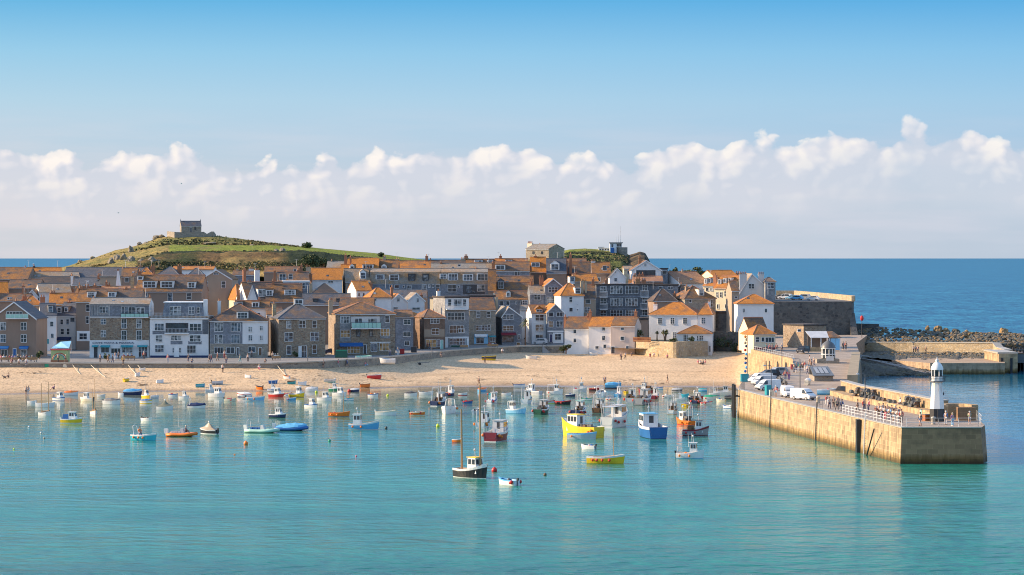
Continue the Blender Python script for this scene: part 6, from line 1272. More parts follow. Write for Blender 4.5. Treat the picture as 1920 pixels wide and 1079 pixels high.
        if typ == 'cover':
            m = MB(); vs = []; n = 6
            for i in range(n + 1):
                t = .02 + .94 * i / n; x = -L_ / 2 + L_ * t; b_ = hb(t) * 1.03; hh = (.35 + .5 * math.sin(min(1, t * 1.3) * 3.0)) * (.8 + .1 * (i % 2)) * min(1, L_ / 5); vs += [(x, b_, sh(t) - .05), (x, b_ * .62, sh(t) + hh * .75), (x, 0, sh(t) + hh), (x, -b_ * .62, sh(t) + hh * .75), (x, -b_, sh(t) - .05)]
            m.add(vs, [(i * 5 + j, i * 5 + j + 1, i * 5 + j + 6, i * 5 + j + 5) for i in range(n) for j in range(4)]); m.add(vs[:5], [(0, 4, 3, 2, 1)]); m.build('cover', C(top), e)
        if typ == 'tent':
            m = MB(); n = 7; apx = (-L_ * .02, 0, fb_ + .34 * L_); rim = []
            for i in range(n + 1):
                t = i / n; rim.append((-L_ / 2 + L_ * t, hb(t) * 1.04, sh(t) - .02))
            rim += [(x, -y, z) for x, y, z in rim[::-1]]; mid = [((x * .45 + apx[0] * .55), y * .5, (z * .55 + apx[2] * .45) - .12) for x, y, z in rim]; N_ = len(rim)
            m.add(rim + mid + [apx], [(i, (i + 1) % N_, N_ + (i + 1) % N_, N_ + i) for i in range(N_)] + [(N_ + i, N_ + (i + 1) % N_, 2 * N_) for i in range(N_)]); m.build('cover', C(top), e); MB().ball((apx[0], 0, apx[2] + .1), .14).build('cover_cap', 'white', e)
        if typ in ('fish', 'big'):
            deckpart(e, L_, hb, sh, .6, .985, c4[3] if c4[3] != 'glass' else 'lgrey', -.1, 'foredeck')
            zf = fb_ * .55; big = typ == 'big'; aft = 'A' in opts
            if aft: x0, x1 = -L_ * .36, -L_ * .1
            else: x0, x1 = (-L_ * .02, L_ * .26)
            hh = min(2.4, 1.0 + .17 * L_); cabin(e, x0, x1, B * (.62 if not big else .66), zf, hh, 'white' if 'D' not in opts else 'lgrey', top, .12 if aft else .18, 3 if L_ > 6 else 2, 'wheelhouse', winh=.32)
            if 'p' in opts:
                m = MB(); pots(m, (x0 - L_ * .26) if not aft else 0, (x0 - .2) if not aft else L_ * .3, -B * .33, B * .33, zf, int(14 + L_), r, .34); m.build('lobster_pots', [C('dgrey'), C('brown')], e)
            if 'n' in opts:
                m = MB()
                for q in range(5): m.ball((r.uniform(-L_ * .35, -L_ * .1), r.uniform(-B * .3, B * .3), zf + .2), r.uniform(.25, .45), 7, .6)
                m.build('fishing_net', C(r.choice(['orange', 'teal', 'green'])), e)
            if 'R' in opts:
                m = MB(); n = 7; P1 = []
                for s in (1, -1):
                    pts = [(-L_ / 2 + L_ * t, s * hb(t) * .95, sh(t) + .65) for t in (.02, .15, .3, .45, .6, .75, .9)]; m.path(pts, .03, 4)
                    for q in pts: m.rod((q[0], q[1], q[2] - .65), q, .025, n=4)
                m.build('rail', 'lgrey', e)
            if 'G' in opts:
                m = MB(); 
                for s in (1, -1): m.rod((-L_ * .38, s * B * .36, fb_), (-L_ * .36, s * B * .3, fb_ + 2.3), .06)
                m.rod((-L_ * .36, -B * .3, fb_ + 2.3), (-L_ * .36, B * .3, fb_ + 2.3), .06).rod((-L_ * .36, 0, fb_ + 2.3), (x0, 0, zf + hh), .04); m.build('gantry', 'lgrey', e)
            if 'C' in opts:
                m = MB(); x_ = -L_ * .46; zc = zf + hh - .1
                m.box(x_, x0 + .1, -B * .38, B * .38, zc, zc + .06); m.build('canopy', C(top), e); m2 = MB()
                for s in (1, -1): m2.rod((x_ + .1, s * B * .34, fb_ * .9), (x_ + .1, s * B * .34, zc), .05)
                m2.build('canopy_post', 'lgrey', e)
            MB().rod(((x0 + x1) / 2, 0, zf + hh), ((x0 + x1) / 2 - .1, 0, zf + hh + (1.5 if L_ > 6 else .9)), .05, .03).ball(((x0 + x1) / 2 - .1, 0, zf + hh + .9), .16, 7).build('mast', 'lgrey', e)
        if 'M' in opts:
            hs = [float(q) for q in opts.split('M')[1].split('/')[0].split('_')]
            for i, hpx in enumerate(hs):
                x = (L_ * .28, -L_ * .3, 0)[i] if len(hs) > 1 else L_ * .2; MB().rod((x, 0, .15), (x - .1, 0, fb_ + hpx * k), .075 if hpx < 100 else .14, .035 if hpx < 100 else .09).build('mast', 'wood', e)
            if typ == 'lug': MB().rod((-L_ * .35, 0, fb_ + .15), (L_ * .3, .1, fb_ + .35), .1).build('furled_sail', 'brown', e)
        if 'o' in opts.split('M')[0]: outboard(e, L_, fb_ * .9, 'black' if 'W' not in opts else 'white', min(1.2, .45 + L_ * .07))
        if 'E' in opts:
            m = MB(); 
            for s in (1, -1): m.path([(-L_ * .36, s * B * .38, fb_), (-L_ * .42, s * B * .3, fb_ + 1.2), (-L_ * .42, 0, fb_ + 1.35)], .05)
            m.build('arch_bar', 'white', e)
    o2 = opts.split('M')[0]
    if typ in ('open', 'fish', 'big') and not sand and L_ > 1.8:
        m = MB(); zg = fb_ * .5
        for q in range(int(4 + L_ * 1.6)):
            x = r.uniform(-.42, -.1 if typ != 'open' else .2) * L_; y = r.uniform(-.3, .3) * B; s_ = r.uniform(.12, .26); mi = r.randrange(5)
            if q % 3: m.cbox((x, y, zg + s_ * .6), (s_ * 1.6, s_ * 1.2, s_ * r.uniform(.8, 2.2)), mi)
            else: m.ball((x, y, zg + s_), s_, 6, 1, mi)
        m.build('deck_gear', [C('orange'), C('offwhite'), C('blue'), C('dark'), C('red')], e)
    if typ in ('fish', 'cab') and 'a' not in o2:
        m = MB(); xa = -L_ * .05
        for q in range(2 if typ == 'fish' else 1): m.rod((xa + q * .4, (q - .5) * B * .3, fb_ + .8), (xa + q * .4 - .1, (q - .5) * B * .3, fb_ + 1.6 + L_ * r.uniform(.2, .45)), .035, .02, 4)
        m.rod((-L_ * .46, 0, fb_ * .8), (-L_ * .46, 0, fb_ + .9), .03, n=4); m.build('whip_aerial' if typ == 'cab' else 'aerial', 'lgrey', e)
    if 'a' in o2:
        for s in (.25, -.2):
            MB().rod((-L_ * .1, s * B, fb_ + .6), (-L_ * .12, s * B * 1.1, fb_ + 1.2 + .32 * L_), .03, .014, 4).build('aerial', 'lgrey', e)
    nf = o2.count('f')
    if nf and typ not in ('rib', 'ribc'):
        fc = 'orange' if 'O' in o2 else 'red'; side = -1 if math.cos(a) > -.2 else 1
        for q in range(nf):
            t = .15 + .62 * q / max(1, nf) + r.uniform(-.03, .03); x = -L_ / 2 + L_ * t; rr = min(.2, .09 + .014 * L_)
            MB().ball((x, side * (hb(t) + rr * .8), fb_ * .55), rr, 8, 1.15).build('fender', fc, e)
        if abs(math.sin(a)) > .6:
            for s in (1, -1): MB().ball((-L_ * .44, s * (hb(.05) + .15), fb_ * .7), .2, 8, 1.15).build('fender', fc, e)
    return e
SG = 'white' 
BT = [
(84.7,780,27,-12,'lug','white white white brown','','M58_55/','white two masted open boat with a dark furled sail nearest the left edge'),
(85,764,36,4,'open','white white white lgrey','','oW','long white open boat just behind the two masted boat at the left'),
(111,752,27,-20,'cab','blue white blue lgrey','white','','white motor cruiser with a blue stripe at the far left moorings'),
(133,742,25,20,'cover','offwhite white white lgrey','orange','','small boat under an orange cover by the water edge at left'),
(162,753,28,172,'cab','cream cream white cream','white','o','cream boat with a white cuddy between the orange cover and the masts'),
(175.5,777,18,-50,'lug','white white wood wood','','M60_42/','small white two masted boat with brown thwarts, right of the other two master'),
(210,759,35,-6,'cover','white white white lgrey','dgrey','o','white hulled boat with a dark grey cover over its stern half'),
(134,794,40,6,'cab','white yellow white blue','white','oWS','yellow and white striped motorboat with blue canopy seats nearest at left'),
(248.5,741,33,16,'cover','navy navy white blue','lblue','','dark blue boat under a sky blue cover at the water edge'),
(226,742,11,180,'open','white white white lgrey','','','tiny white dinghy tied left of the sky blue covered boat'),
(90,688,12,10,'open','green green green dgreen','','s','green dinghy drawn up against the quay wall at left'),
(121,689,12,-15,'open','cream cream cream tan','','s','cream dinghy lying against the quay wall at left'),
(237,716,12,60,'open','yellow yellow white dark','','s','yellow bottomed dinghy alone on the sand, left of three'),
(258,706,10,50,'open','white white white blue','','s','blue and white dinghy high on the sand, upper of the left three'),
(267,697,12,-15,'open','cream white white tan','','s','slim pale dinghy highest on the sand below the white hotel'),
(300,719,14,30,'open','white white white dgrey','','s','white dinghy on the sand above the red ball buoy'),
(274,746,19,-30,'cab','yellow yellow white cream','cream','','yellow cuddy boat in the cluster near the sky blue cover'),
(290,748,14,20,'cover','lgrey lgrey white lgrey','steel','','small grey boat with a steel coloured cover beside the yellow cuddy boat'),
(274,757,24,-8,'cover','yellow white yellow lgrey','blue','','white boat with yellow stern and a blue canopy nearest in its cluster'),
(309.5,769,31,4,'tent','white white white lgrey','khaki','','white boat under a low khaki tent cover'),
(275.6,790,24,-20,'open','white white white dark','','o','small black and white open boat with dark seats floating alone'),
(369,767,33,6,'cover','cream white navy lgrey','navy','E','white speedboat with a navy cover and white arches'),
(270.5,826,51,-8,'open','turq turq white lgrey','','fffOgE','turquoise and white work boat with orange ball fenders nearest at left'),
(341,819,54,4,'rib','red orange orange lgrey','white','a','orange red inflatable with a white engine and whip aerial'),
(390.5,814,38,168,'tent','white black white lgrey','tan','o','black and white boat under a tall tan pyramid tent cover'),
(394.6,735,20,30,'cab','white white white lgrey','white','','white cuddy boat with dark screen behind the larger white cabin boat'),
(407,745,33,-10,'cab','white white white lgrey','white','','plain white cabin boat with three side windows left of centre'),
(408,722,20,8,'open','grey lgrey lgrey grey','','so','grey aluminium dinghy with motor resting on the sand'),
(375.6,727,16,0,'upt','teal lblue teal teal','','s','faded turquoise dinghy on the sand at the water line'),
(431.7,753,22,2,'open','cream cream cream lgrey','','o','small cream open boat right of the plain white cabin boat'),
(457.5,745,27,186,'cover','red white red lgrey','white','','white covered sports boat with a thin red waterline'),
(479,752,35,4,'open','white sky white blue','','offO','pale blue open boat with orange fenders in front of the sports boat'),
(511,734,19,0,'cab','navy white blue lgrey','white','','small white cabin boat with a blue waterline behind the red hulled cabin boat'),
(512,720,16,4,'open','blue blue white blue','','s','blue and white dinghy on the sand above the small cabin boat'),
(486,731,15,150,'open','orange orange dark dark','','so','dinghy with rust orange stern tipped on the sand edge'),
(519,745,31,-12,'cab','red red white lgrey','white','','white cabin boat with a bright red hull, left of the yellow hulled one'),
(557,745,31,-12,'fish','brown yellow white lgrey','white','','white wheelhouse boat with a yellow hull, right of the red hulled one'),
(585,734,23,6,'cover','white white white lgrey','lgrey','','white boat with a pale ribbed cover near the lime buoy'),
(546.5,751,17,10,'open','lblue lblue white blue','','f','small sky blue dinghy between the yellow hull and the blue trimmed cabin'),
(584,765,27,-20,'cab','white white blue blue','white','','white cabin boat with blue trim nearest in the middle left cluster'),
(609,752,29,-8,'cab','white white lgrey lgrey','white','O','white cabin boat with an orange fender on the bow'),
(637,743,28,-8,'cab','white white white lgrey','white','','white cabin boat with a dark wraparound screen behind the orange boat'),
(626.5,733,20,0,'cab','green green white lgrey','white','','white cabin boat with a sea green hull at the water line'),
(521,784,33,-6,'cab','dgreen navy white lgrey','offwhite','','navy hulled cabin boat with a green waterline floating alone'),
(492,812,62,-4,'rib','green mint mint blue','white','ga','long sea green inflatable with blue seats, gantry and tall aerials'),
(546,808,57,8,'ribc','maroon blue blue lblue','white','','blue inflatable under a bright blue cover beside the sea green one'),
(636.5,782,39,4,'open','teal orange orange wood','','ffOM38/','bright orange clinker boat with a thin mast and orange fenders'),
(464,710,13,150,'open','lgrey white lgrey grey','','s','grey and white dinghy on the sand left of the small blue dinghy'),
(537,711,14,150,'open','white white orange brown','','s','white dinghy with an orange rim high on the sand'),
(547,721,15,0,'open','teal teal brown brown','','s','teal dinghy with a brown interior on the sand'),
(567,723,15,5,'open','white white white tan','','s','plain white dinghy on the sand right of the teal one'),
(619,718,21,-5,'open','mint offwhite white tan','','s','long pale dinghy on the sand above the sea green hulled cabin boat'),
(665,735,18,0,'cover','navy navy white lgrey','lgrey','','small navy boat with a pale top beside a red ball'),
(685,727,18,10,'open','orange orange brown brown','','so','orange dinghy with its motor tipped up at the water line'),
(702,711,25,-6,'open','red red white white','','so','red bottomed white dinghy alone on the open sand'),
(771,743,24,0,'cover','white white white dark','dark','','white boat with a dark top, left of the pair in the middle'),
(799.5,741,26,4,'open','white white white lgrey','','oW','white open boat with a motor right of the dark topped boat'),
(824,761,33,84,'fish','white navy white grey','lgrey','pGfO','navy sterned pot boat heaped with lobster pots and a white frame'),
(843.5,743,24,80,'fish','navy navy white grey','white','f','small navy boat with a white roof and a red ball fender'),
(840,776,28,-80,'open','white white white lgrey','','fOE','white bow on open boat hung with orange balls'),
(724.5,780,40,4,'open','white white cream cream','','oW','white open boat with a covered motor in the middle of the harbour'),
(783,779,28,6,'open','cream orange cream orange','','of','small orange and cream boat with a motor'),
(683,806,55,8,'fish','white lblue white tan','white','AaffOn','pale blue fishing boat with white wheelhouse and orange gear'),
(905,735,19,70,'cover','lblue lblue white lgrey','orange','','boat under a bright orange cover at the water edge'),
(877,757,19,0,'open','blue blue red maroon','','fo','small dark boat with red and white gear behind the tall mast'),
(926,743,19,86,'open','turq turq white red','','f','turquoise sterned boat with a red rim behind the white and blue one'),
(924,757,23,86,'fish','white white blue blue','white','f','white and blue boat in front of the turquoise stern'),
(893.5,777,17,100,'open','white white white lgrey','','o','small white boat just right of the tall mast'),
(907,802,30,95,'fish','white white wood teal','lgrey','OfG','white boat with a wooden post half hidden behind the maroon boat'),
(934,827,52,88,'big','white maroon white lgrey','lgrey','DRfaO','maroon sterned passenger boat with a pale grey wheelhouse'),
(857.5,830,19,0,'open','red orange white red','','','small red dinghy seen behind the tall mast of the black lugger'),
(969,776,39,-14,'fish','lblue sky white white','white','AE','pale blue double ended fishing boat with a white wheelhouse'),
(1017.5,777,34,86,'fish','dgreen dgreen white lgrey','lgrey','fapD','dark green sterned fishing boat with pink red balls on each side'),
(974,728,20,0,'open','white white blue blue','','so','white dinghy with navy covers on the sand'),
(1000,741,32,160,'big','white lgrey white lgrey','white','','pale grey hull standing on its keel at the water line, bow to the left'),
(988.5,757,24,95,'fish','white white tan teal','lgrey','GO','boat with a grey cabin and tan posts right of the turquoise stern'),
(1030,757,22,0,'open','lime lgrey red lgrey','','f','white and lime green boat with a red bow flash'),
(1041,740,30,0,'fish','white white white tan','white','Cf','white boat with a long canopy near the water line'),
(1056,759,30,-4,'open','black black red dark','','ff','low black boat with big red ball fenders'),
(1088,735,25,6,'fish','white offwhite white tan','white','','cream boat with a boxy white cabin on the water edge'),
(1114.5,733,18,10,'open','dark maroon red brown','','','dark red open boat right of the boxy white cabin'),
(1127.5,744,21,100,'open','white white white lgrey','','E','white sterned open boat among the crowded moorings'),
(1150,729,28,0,'cover','navy lblue lblue lgrey','lblue','s','slate blue covered boat on the sand edge, left of the mast cluster'),
(1176,738,14,80,'open','yellow yellow yellow brown','','','small bright yellow boat beside a leaning mast'),
(1185,755,26,95,'fish','lgrey lgrey yellow cream','cream','apf','cream wheelhouse boat with yellow trim in the crowded moorings'),
(1208,759,40,85,'big','dark grey white grey','lgrey','DpGff','grey wheelhouse trawler stern on with heaps of gear'),
(1211,737,30,170,'fish','maroon maroon dark brown','dark','p','dark red topped boat behind the grey wheelhouse trawler'),
(1237,731,14,0,'open','turq white blue blue','','','tiny blue and white boat alone at the water edge'),
(1086.5,779,33,90,'fish','navy navy white blue','mint','ffp','navy boat with a mint green top and a string of red balls'),
(1124,774,28,92,'fish','dark brown tan tan','tan','pG','brown boat stacked with pots left of the big white stern'),
(1088.5,820,86,150,'big','yellow yellow yellow lgrey','yellow','pOf','big bright yellow fishing boat with a white wheelhouse and yellow roof'),
(1092.5,824,54,0,'open','white lgrey sky blue','','Of','white tender with a blue rim lying alongside the big yellow boat'),
(1103,842,29,165,'open','white white white dark','','o','small white dinghy with a black motor below the yellow boat'),
(1156.5,801,66,84,'big','white offwhite white lgrey','lgrey','CaffG','large white catamaran like boat stern on with a canopy'),
(1220,820,62,118,'big','navy blue white lgrey','lblue','a','royal blue sterned boat with a pale blue roof left of the red hulled one'),
(1270,735,20,0,'cover','lgrey dgrey lgrey lgrey','steel','','grey covered boat at the water edge right of the single swimmer'),
(1284,744,16,0,'open','turq turq turq lgrey','','','bright turquoise dinghy near the inner pier corner'),
(1262,777,24,92,'fish','tan white tan tan','lgrey','pGO','white boat with tall rods left of the orange hulled boat'),
(1287,764,20,90,'open','yellow yellow white lgrey','','','small boat with a yellow hull behind the orange hulled boat'),
(1296,749,14,80,'open','navy navy white blue','','oW','small boat with a navy motor cover near the pier'),
(1318,735,17,0,'cover','teal lblue white lgrey','teal','','boat with a teal cover at the water edge near the pier'),
(1314,748,20,0,'open','maroon red maroon brown','','f','boat full of red gear beside the green covered one'),
(1333,750,26,4,'cover','white white white lgrey','green','f','white boat under a green cover near the pier corner'),
(1360,741,30,10,'cab','white white white lgrey','grey','','white cuddy boat closest to the pier corner at the back'),
(1368,749,20,30,'cover','dark dgrey white lgrey','dark','','dark covered boat tight against the pier corner'),
(1352,754,18,175,'open','cream cream cream tan','','','cream dinghy left of the blue sterned boat at the pier'),
(1364,766,20,150,'open','blue white blue lgrey','','o','white boat with a blue stern and tilted motor by the mooring timbers'),
(1284,797,36,150,'fish','red orange orange tan','white','OffGp','orange red hulled boat behind the grey pot boat'),
(1305,817,46,16,'big','maroon grey maroon lgrey','dark','pff','grey fishing boat with pots on its cabin roof and red ball fenders'),
(1295,860,50,6,'fish','sky white white cream','white','oOff','small all white boat with an upright wheelhouse nearest the pier'),
(884,897,72,-24,'big','white black white tan','yellow','kM158_112/f','black lugger with two tall masts and a yellow roofed wheelhouse'),
(952,910,43,150,'open','white white lblue lblue','','of','white tender with a turquoise interior behind the black lugger'),
(1137.5,870,69,4,'open','yellow yellow white tan','','ffffM44/','long slender yellow rowing gig with black fenders'),
(917,676,25,0,'open','yellow dark yellow wood','','s','long black and yellow wooden boat high on the sand'),
(996,674,20,170,'open','white white white tan','','s','white dinghy on the sand below the quay steps'),
(1113,667,14,175,'open','white white white lgrey','','s','small white dinghy on the sand below the white cottages'),
(682,674,28,8,'upt','white white mint mint','','Q','white skiff with a green end parked on the quay below the blue awning'),
(726,679,28,172,'upt','white white white lgrey','','Q','long white skiff on the quay slope right of the green ended skiff'),
(1252,746,20,0,'open','white offwhite white blue','','f','white open boat with blue inside left of the grey covered boat'),
(1275,752,18,10,'cab','white white white lgrey','white','','small white cabin boat below the grey covered boat'),
(1308,757,22,85,'fish','dark navy white tan','white','pf','navy pot boat behind the grey boat with pots on its roof'),
(1325,759,22,0,'open','white white red red','','ff','white boat with red fenders below the green covered one'),
(1340,742,20,5,'cab','lblue white white lgrey','white','','white cuddy boat with a pale blue waterline near the pier corner'),
(1348,736,18,0,'open','white white dark dark','','','low white and dark dinghy at the water edge by the pier'),
(1229,748,20,90,'fish','maroon maroon white tan','lgrey','f','maroon sterned small boat right of the grey wheelhouse trawler'),
(1146,752,20,0,'open','white cream white red','','ff','cream boat with red buoys above the big white stern'),
(1160,744,18,85,'fish','lblue lblue white lgrey','white','','small pale blue boat below the slate blue covered boat'),
(1101,752,20,6,'open','green white green lgrey','','o','white boat with a green rim above the brown pot boat'),
(1070,744,18,0,'open','navy navy white lgrey','','','little navy dinghy right of the long canopy boat'),
(950,742,18,0,'open','white white white blue','','','small white dinghy between the turquoise stern and the pale grey hull'),
(868,742,16,5,'open','red white white lgrey','','','small white dinghy with red waterline behind the tall mast'),
(700,744,20,-5,'open','white white blue lgrey','','','white dinghy with a blue rim below the tipped orange one'),
(325,744,18,0,'open','white white blue white','','','white dinghy with a blue rim below the red ball at the water edge'),
(345,748,20,-5,'cab','white white lgrey lgrey','white','','little white cabin boat left of the speedboat with arches'),
(60,757,18,0,'open','white white white blue','','','small white dinghy at the far left behind the masts'),
(190,745,16,0,'open','cream offwhite white tan','','','small pale dinghy above the grey covered boat at left'),
(540,742,16,0,'open','white white red lgrey','','f','white dinghy with a red rim between the red and yellow hulls'),
(655,752,18,0,'open','teal white teal lgrey','','','white dinghy with a teal rim above the bright orange boat'),
]
for b_ in BT:
    px, py, w_, hd, ty, cc, tp, op, lb = b_; boat(px, py, w_ * 1.1, hd, ty, cc, tp or 'white', op, lb)
def buoy(px, py, r_, c, label, sand=False):
    p = on_beach(px, py) if sand else ground(px, py, 0); o = MB().ball((0, 0, r_ * .55), r_, 10).rod((0, 0, r_ * 1.5), (0, 0, r_ * 1.75), r_ * .16).build('mooring_buoy', c, smooth=True); o.location = p; tag(o, label, 'buoy', 'mooring buoys')
for t in [(461, 834, .32, 'orange', 'largest orange buoy in the open water below the green inflatable'), (618, 828, .2, 'green', 'small green buoy right of the blue inflatable'), (727, 743, .24, 'lime', 'lime yellow buoy near the beach at the centre'), (821, 801, .3, 'lime', 'pale yellow buoy left of the black lugger mast'),
    (724, 804, .22, 'dark', 'tiny dark buoy off the bow of the pale blue fishing boat'), (593, 737, .28, 'lime', 'lime buoy touching the pale ribbed cover boat'), (654.7, 735, .33, 'red', 'red ball buoy beside the small navy boat'), (302, 729, .35, 'red', 'red ball buoy resting at the water edge'),
    (668, 857, .13, 'pink', 'tiny pink buoy low in the middle left water'), (54, 802, .16, 'white', 'small white buoy left of the yellow striped motorboat'), (77, 813, .16, 'offwhite', 'tiny pale buoy below the yellow striped motorboat'), (83, 823, .14, 'tan', 'tiny dark dot buoy lowest at the left'), (440, 854, .12, 'orange', 'tiny orange float far below the tan tent boat'),
    (1022, 892, .2, 'brown', 'small brown float right of the turquoise tender'), (927, 885, .36, 'red', 'big red ball at the bow of the black lugger'), (835, 742, .14, 'white', 'tiny white float in the shallows'), (1302, 735, .2, 'white', 'small white float near the teal covered boat'), (26, 843, .12, 'lime', 'tiny float at the far left water')]:
    buoy(*t, sand=t[1] < 730 and t[0] != 302)
# ================================================================ people: a few posed bodies, dressed and coloured one by one
def skin_mesh(name, V, E, rad, root, sub=1):
    me = bpy.data.meshes.new(name + '_cage'); me.from_pydata(V, E, []); ob = bpy.data.objects.new(name + '_cage', me); col.objects.link(ob)
    ob.modifiers.new('s', 'SKIN'); sv = me.skin_vertices
    if not sv: me.attributes
    for i, r_ in enumerate(rad):
        d = ob.data.skin_vertices[0].data[i]; d.radius = (r_, r_) if isinstance(r_, float) else r_; d.use_root = (i == root)
    if sub: m = ob.modifiers.new('d', 'SUBSURF'); m.levels = sub; m.render_levels = sub
    dg = bpy.context.evaluated_depsgraph_get(); ev = ob.evaluated_get(dg); out = bpy.data.meshes.new_from_object(ev); out.name = name
    for p_ in out.polygons: p_.use_smooth = True
    bpy.data.objects.remove(ob); return out
def pose(kind):
    """joints facing +x; returns dict"""
    J = {}
    if kind == 'sit':
        pz = .12 + .02; J['pel'] = (0, 0, pz + .08); J['chest'] = (-.06, 0, pz + .5); J['neck'] = (-.04, 0, pz + .64); J['head'] = (-.01, 0, pz + .8)
        for s, n in ((1, 'l'), (-1, 'r')):
            J['hip' + n] = (.02, s * .1, pz + .06); J['kn' + n] = (.36, s * .14, pz + .34); J['an' + n] = (.62, s * .13, pz - .04); J['to' + n] = (.78, s * .14, pz - .06)
            J['sh' + n] = (-.06, s * .19, pz + .54); J['el' + n] = (.06, s * .26, pz + .32); J['wr' + n] = (.26, s * .16, pz + .34)
    elif kind == 'bench':
        J['pel'] = (0, 0, .52); J['chest'] = (-.05, 0, .93); J['neck'] = (-.02, 0, 1.07); J['head'] = (.01, 0, 1.23)
        for s, n in ((1, 'l'), (-1, 'r')):
            J['hip' + n] = (.02, s * .1, .5); J['kn' + n] = (.42, s * .12, .5); J['an' + n] = (.45, s * .12, .08); J['to' + n] = (.6, s * .13, .04)
            J['sh' + n] = (-.05, s * .19, .97); J['el' + n] = (.05, s * .25, .72); J['wr' + n] = (.26, s * .14, .62)
    else:
        st = {'stand': 0, 'walk': .24, 'look': .04, 'lean': .02}[kind]; ln = {'lean': .12}.get(kind, 0.01)
        J['pel'] = (0, 0, .92); J['chest'] = (ln, 0, 1.34); J['neck'] = (ln * 1.3, 0, 1.48); J['head'] = (ln * 1.6 + .01, 0, 1.63)
        for s, n in ((1, 'l'), (-1, 'r')):
            J['hip' + n] = (0, s * .095, .88); J['kn' + n] = (.04 + s * st * .55, s * .1, .48); J['an' + n] = (-.02 + s * st * (1 if s > 0 else 1.15), s * .1, .08 + (.05 if s < 0 and st > .1 else 0)); J['to' + n] = (J['an' + n][0] + .17, s * .12, .035)
            J['sh' + n] = (ln, s * .195, 1.4)
            if kind == 'look' or kind == 'lean': J['el' + n] = (.12, s * .25, 1.15); J['wr' + n] = (.34, s * .16, 1.18)
            else: J['el' + n] = (-s * st * .35 - .02, s * .25, 1.12); J['wr' + n] = (-s * st * .6 + .07, s * .26, .87)
    return J
POSES = {}
def make_pose(kind):
    J = pose(kind); V = []; E = []; Rr = []
    def v(p, r_): V.append(tuple(p)); Rr.append(r_); return len(V) - 1
    pel = v(J['pel'], .12); ch = v(J['chest'], .13); nk = v(J['neck'], .055); hd = v(J['head'], .09); hx, hy, hz = J['head']; tp = v((hx - .005, 0, hz + .09), .075)
    E += [(pel, ch), (ch, nk), (nk, hd), (hd, tp)]; ns = v((hx + .12, 0, hz - .01), .014); E.append((hd, ns))
    for n, s in (('l', 1), ('r', -1)):
        ids = [v(J['hip' + n], .085), v(J['kn' + n], .055), v(J['an' + n], .04), v(J['to' + n], .032)]; E += [(pel, ids[0])] + list(zip(ids, ids[1:]))
        ids = [v(J['sh' + n], .055), v(J['el' + n], .038), v(J['wr' + n], .028)]; E += [(ch, ids[0])] + list(zip(ids, ids[1:]))
        e_, w_ = Vector(J['el' + n]), Vector(J['wr' + n]); d = (w_ - e_).normalized(); pm = v(w_ + d * .07, (.036, .018)); E.append((ids[-1], pm))
        sd_ = d.cross(Vector((0, 1, 0))) if abs(d.y) < .9 else Vector((1, 0, 0)); sd_.normalize()
        for q in range(4):
            b0 = w_ + d * .1 + sd_ * (q - 1.5) * .02; f1 = v(b0, .01); f2 = v(b0 + d * (.045, .055, .05, .038)[q] + Vector((0, -s * .012, 0)), .008); f3 = v(b0 + d * (.06, .075, .068, .052)[q] + Vector((0, -s * .03, 0)), .007); E += [(pm, f1), (f1, f2), (f2, f3)]
        t1 = v(w_ + d * .05 + sd_ * .045, .011); t2 = v(w_ + d * .09 + sd_ * .06, .009); E += [(pm, t1), (t1, t2)]
    body = skin_mesh('person_body', V, E, Rr, 0, 0)
    V, E, Rr = [], [], []; pel = v(Vector(J['pel']) + Vector((0, 0, .02)), (.155, .125)); ch = v(J['chest'], (.185, .145)); nk = v(Vector(J['neck']) - Vector((0, 0, .03)), .075); E += [(pel, ch), (ch, nk)]
    for n in 'lr': ids = [v(J['sh' + n], .082), v(J['el' + n], .058), v(Vector(J['wr' + n]), .042)]; E += [(ch, ids[0])] + list(zip(ids, ids[1:]))
    top = skin_mesh('person_top', V, E, Rr, 0, 1)
    V, E, Rr = [], [], []; pel = v(J['pel'], (.155, .13))
    for n in 'lr': ids = [v(J['hip' + n], .108), v(J['kn' + n], .08), v(J['an' + n], .062)]; E += [(pel, ids[0])] + list(zip(ids, ids[1:]))
    tr_ = skin_mesh('person_trousers', V, E, Rr, 0, 1)
    V, E, Rr = [], [], []; pel = v(J['pel'], (.155, .13))
    for n in 'lr': h_, k_ = Vector(J['hip' + n]), Vector(J['kn' + n]); ids = [v(h_, .108), v(h_.lerp(k_, .85), .085)]; E += [(pel, ids[0])] + list(zip(ids, ids[1:]))
    sh_ = skin_mesh('person_shorts', V, E, Rr, 0, 1)
    m = MB(); m.ball((hx - .02, 0, hz + .05), .118, 10); m.v = [(x - (.03 if z < hz else 0), y, max(z, hz - .05)) for x, y, z in m.v]; ho = m.build('hair', C('hair'), smooth=True); hair = ho.data; bpy.data.objects.remove(ho)
    sm = MB()
    for n in 'lr': a_, t_ = Vector(J['an' + n]), Vector(J['to' + n]); sm.rod(a_ - Vector((.04, 0, .03)), t_, .052, .042, 6)
    so_ = sm.build('shoe', C('dark')); shoe = so_.data; bpy.data.objects.remove(so_)
    POSES[kind] = (body, top, tr_, sh_, hair, shoe)
def comp(name, me, mat, parent):
    o = bpy.data.objects.new(name, me); col.objects.link(o); o.parent = parent
    if not me.materials: me.materials.append(mat)
    o.material_slots[0].link = 'OBJECT'; o.material_slots[0].material = mat; return o
PR = random.Random(3)
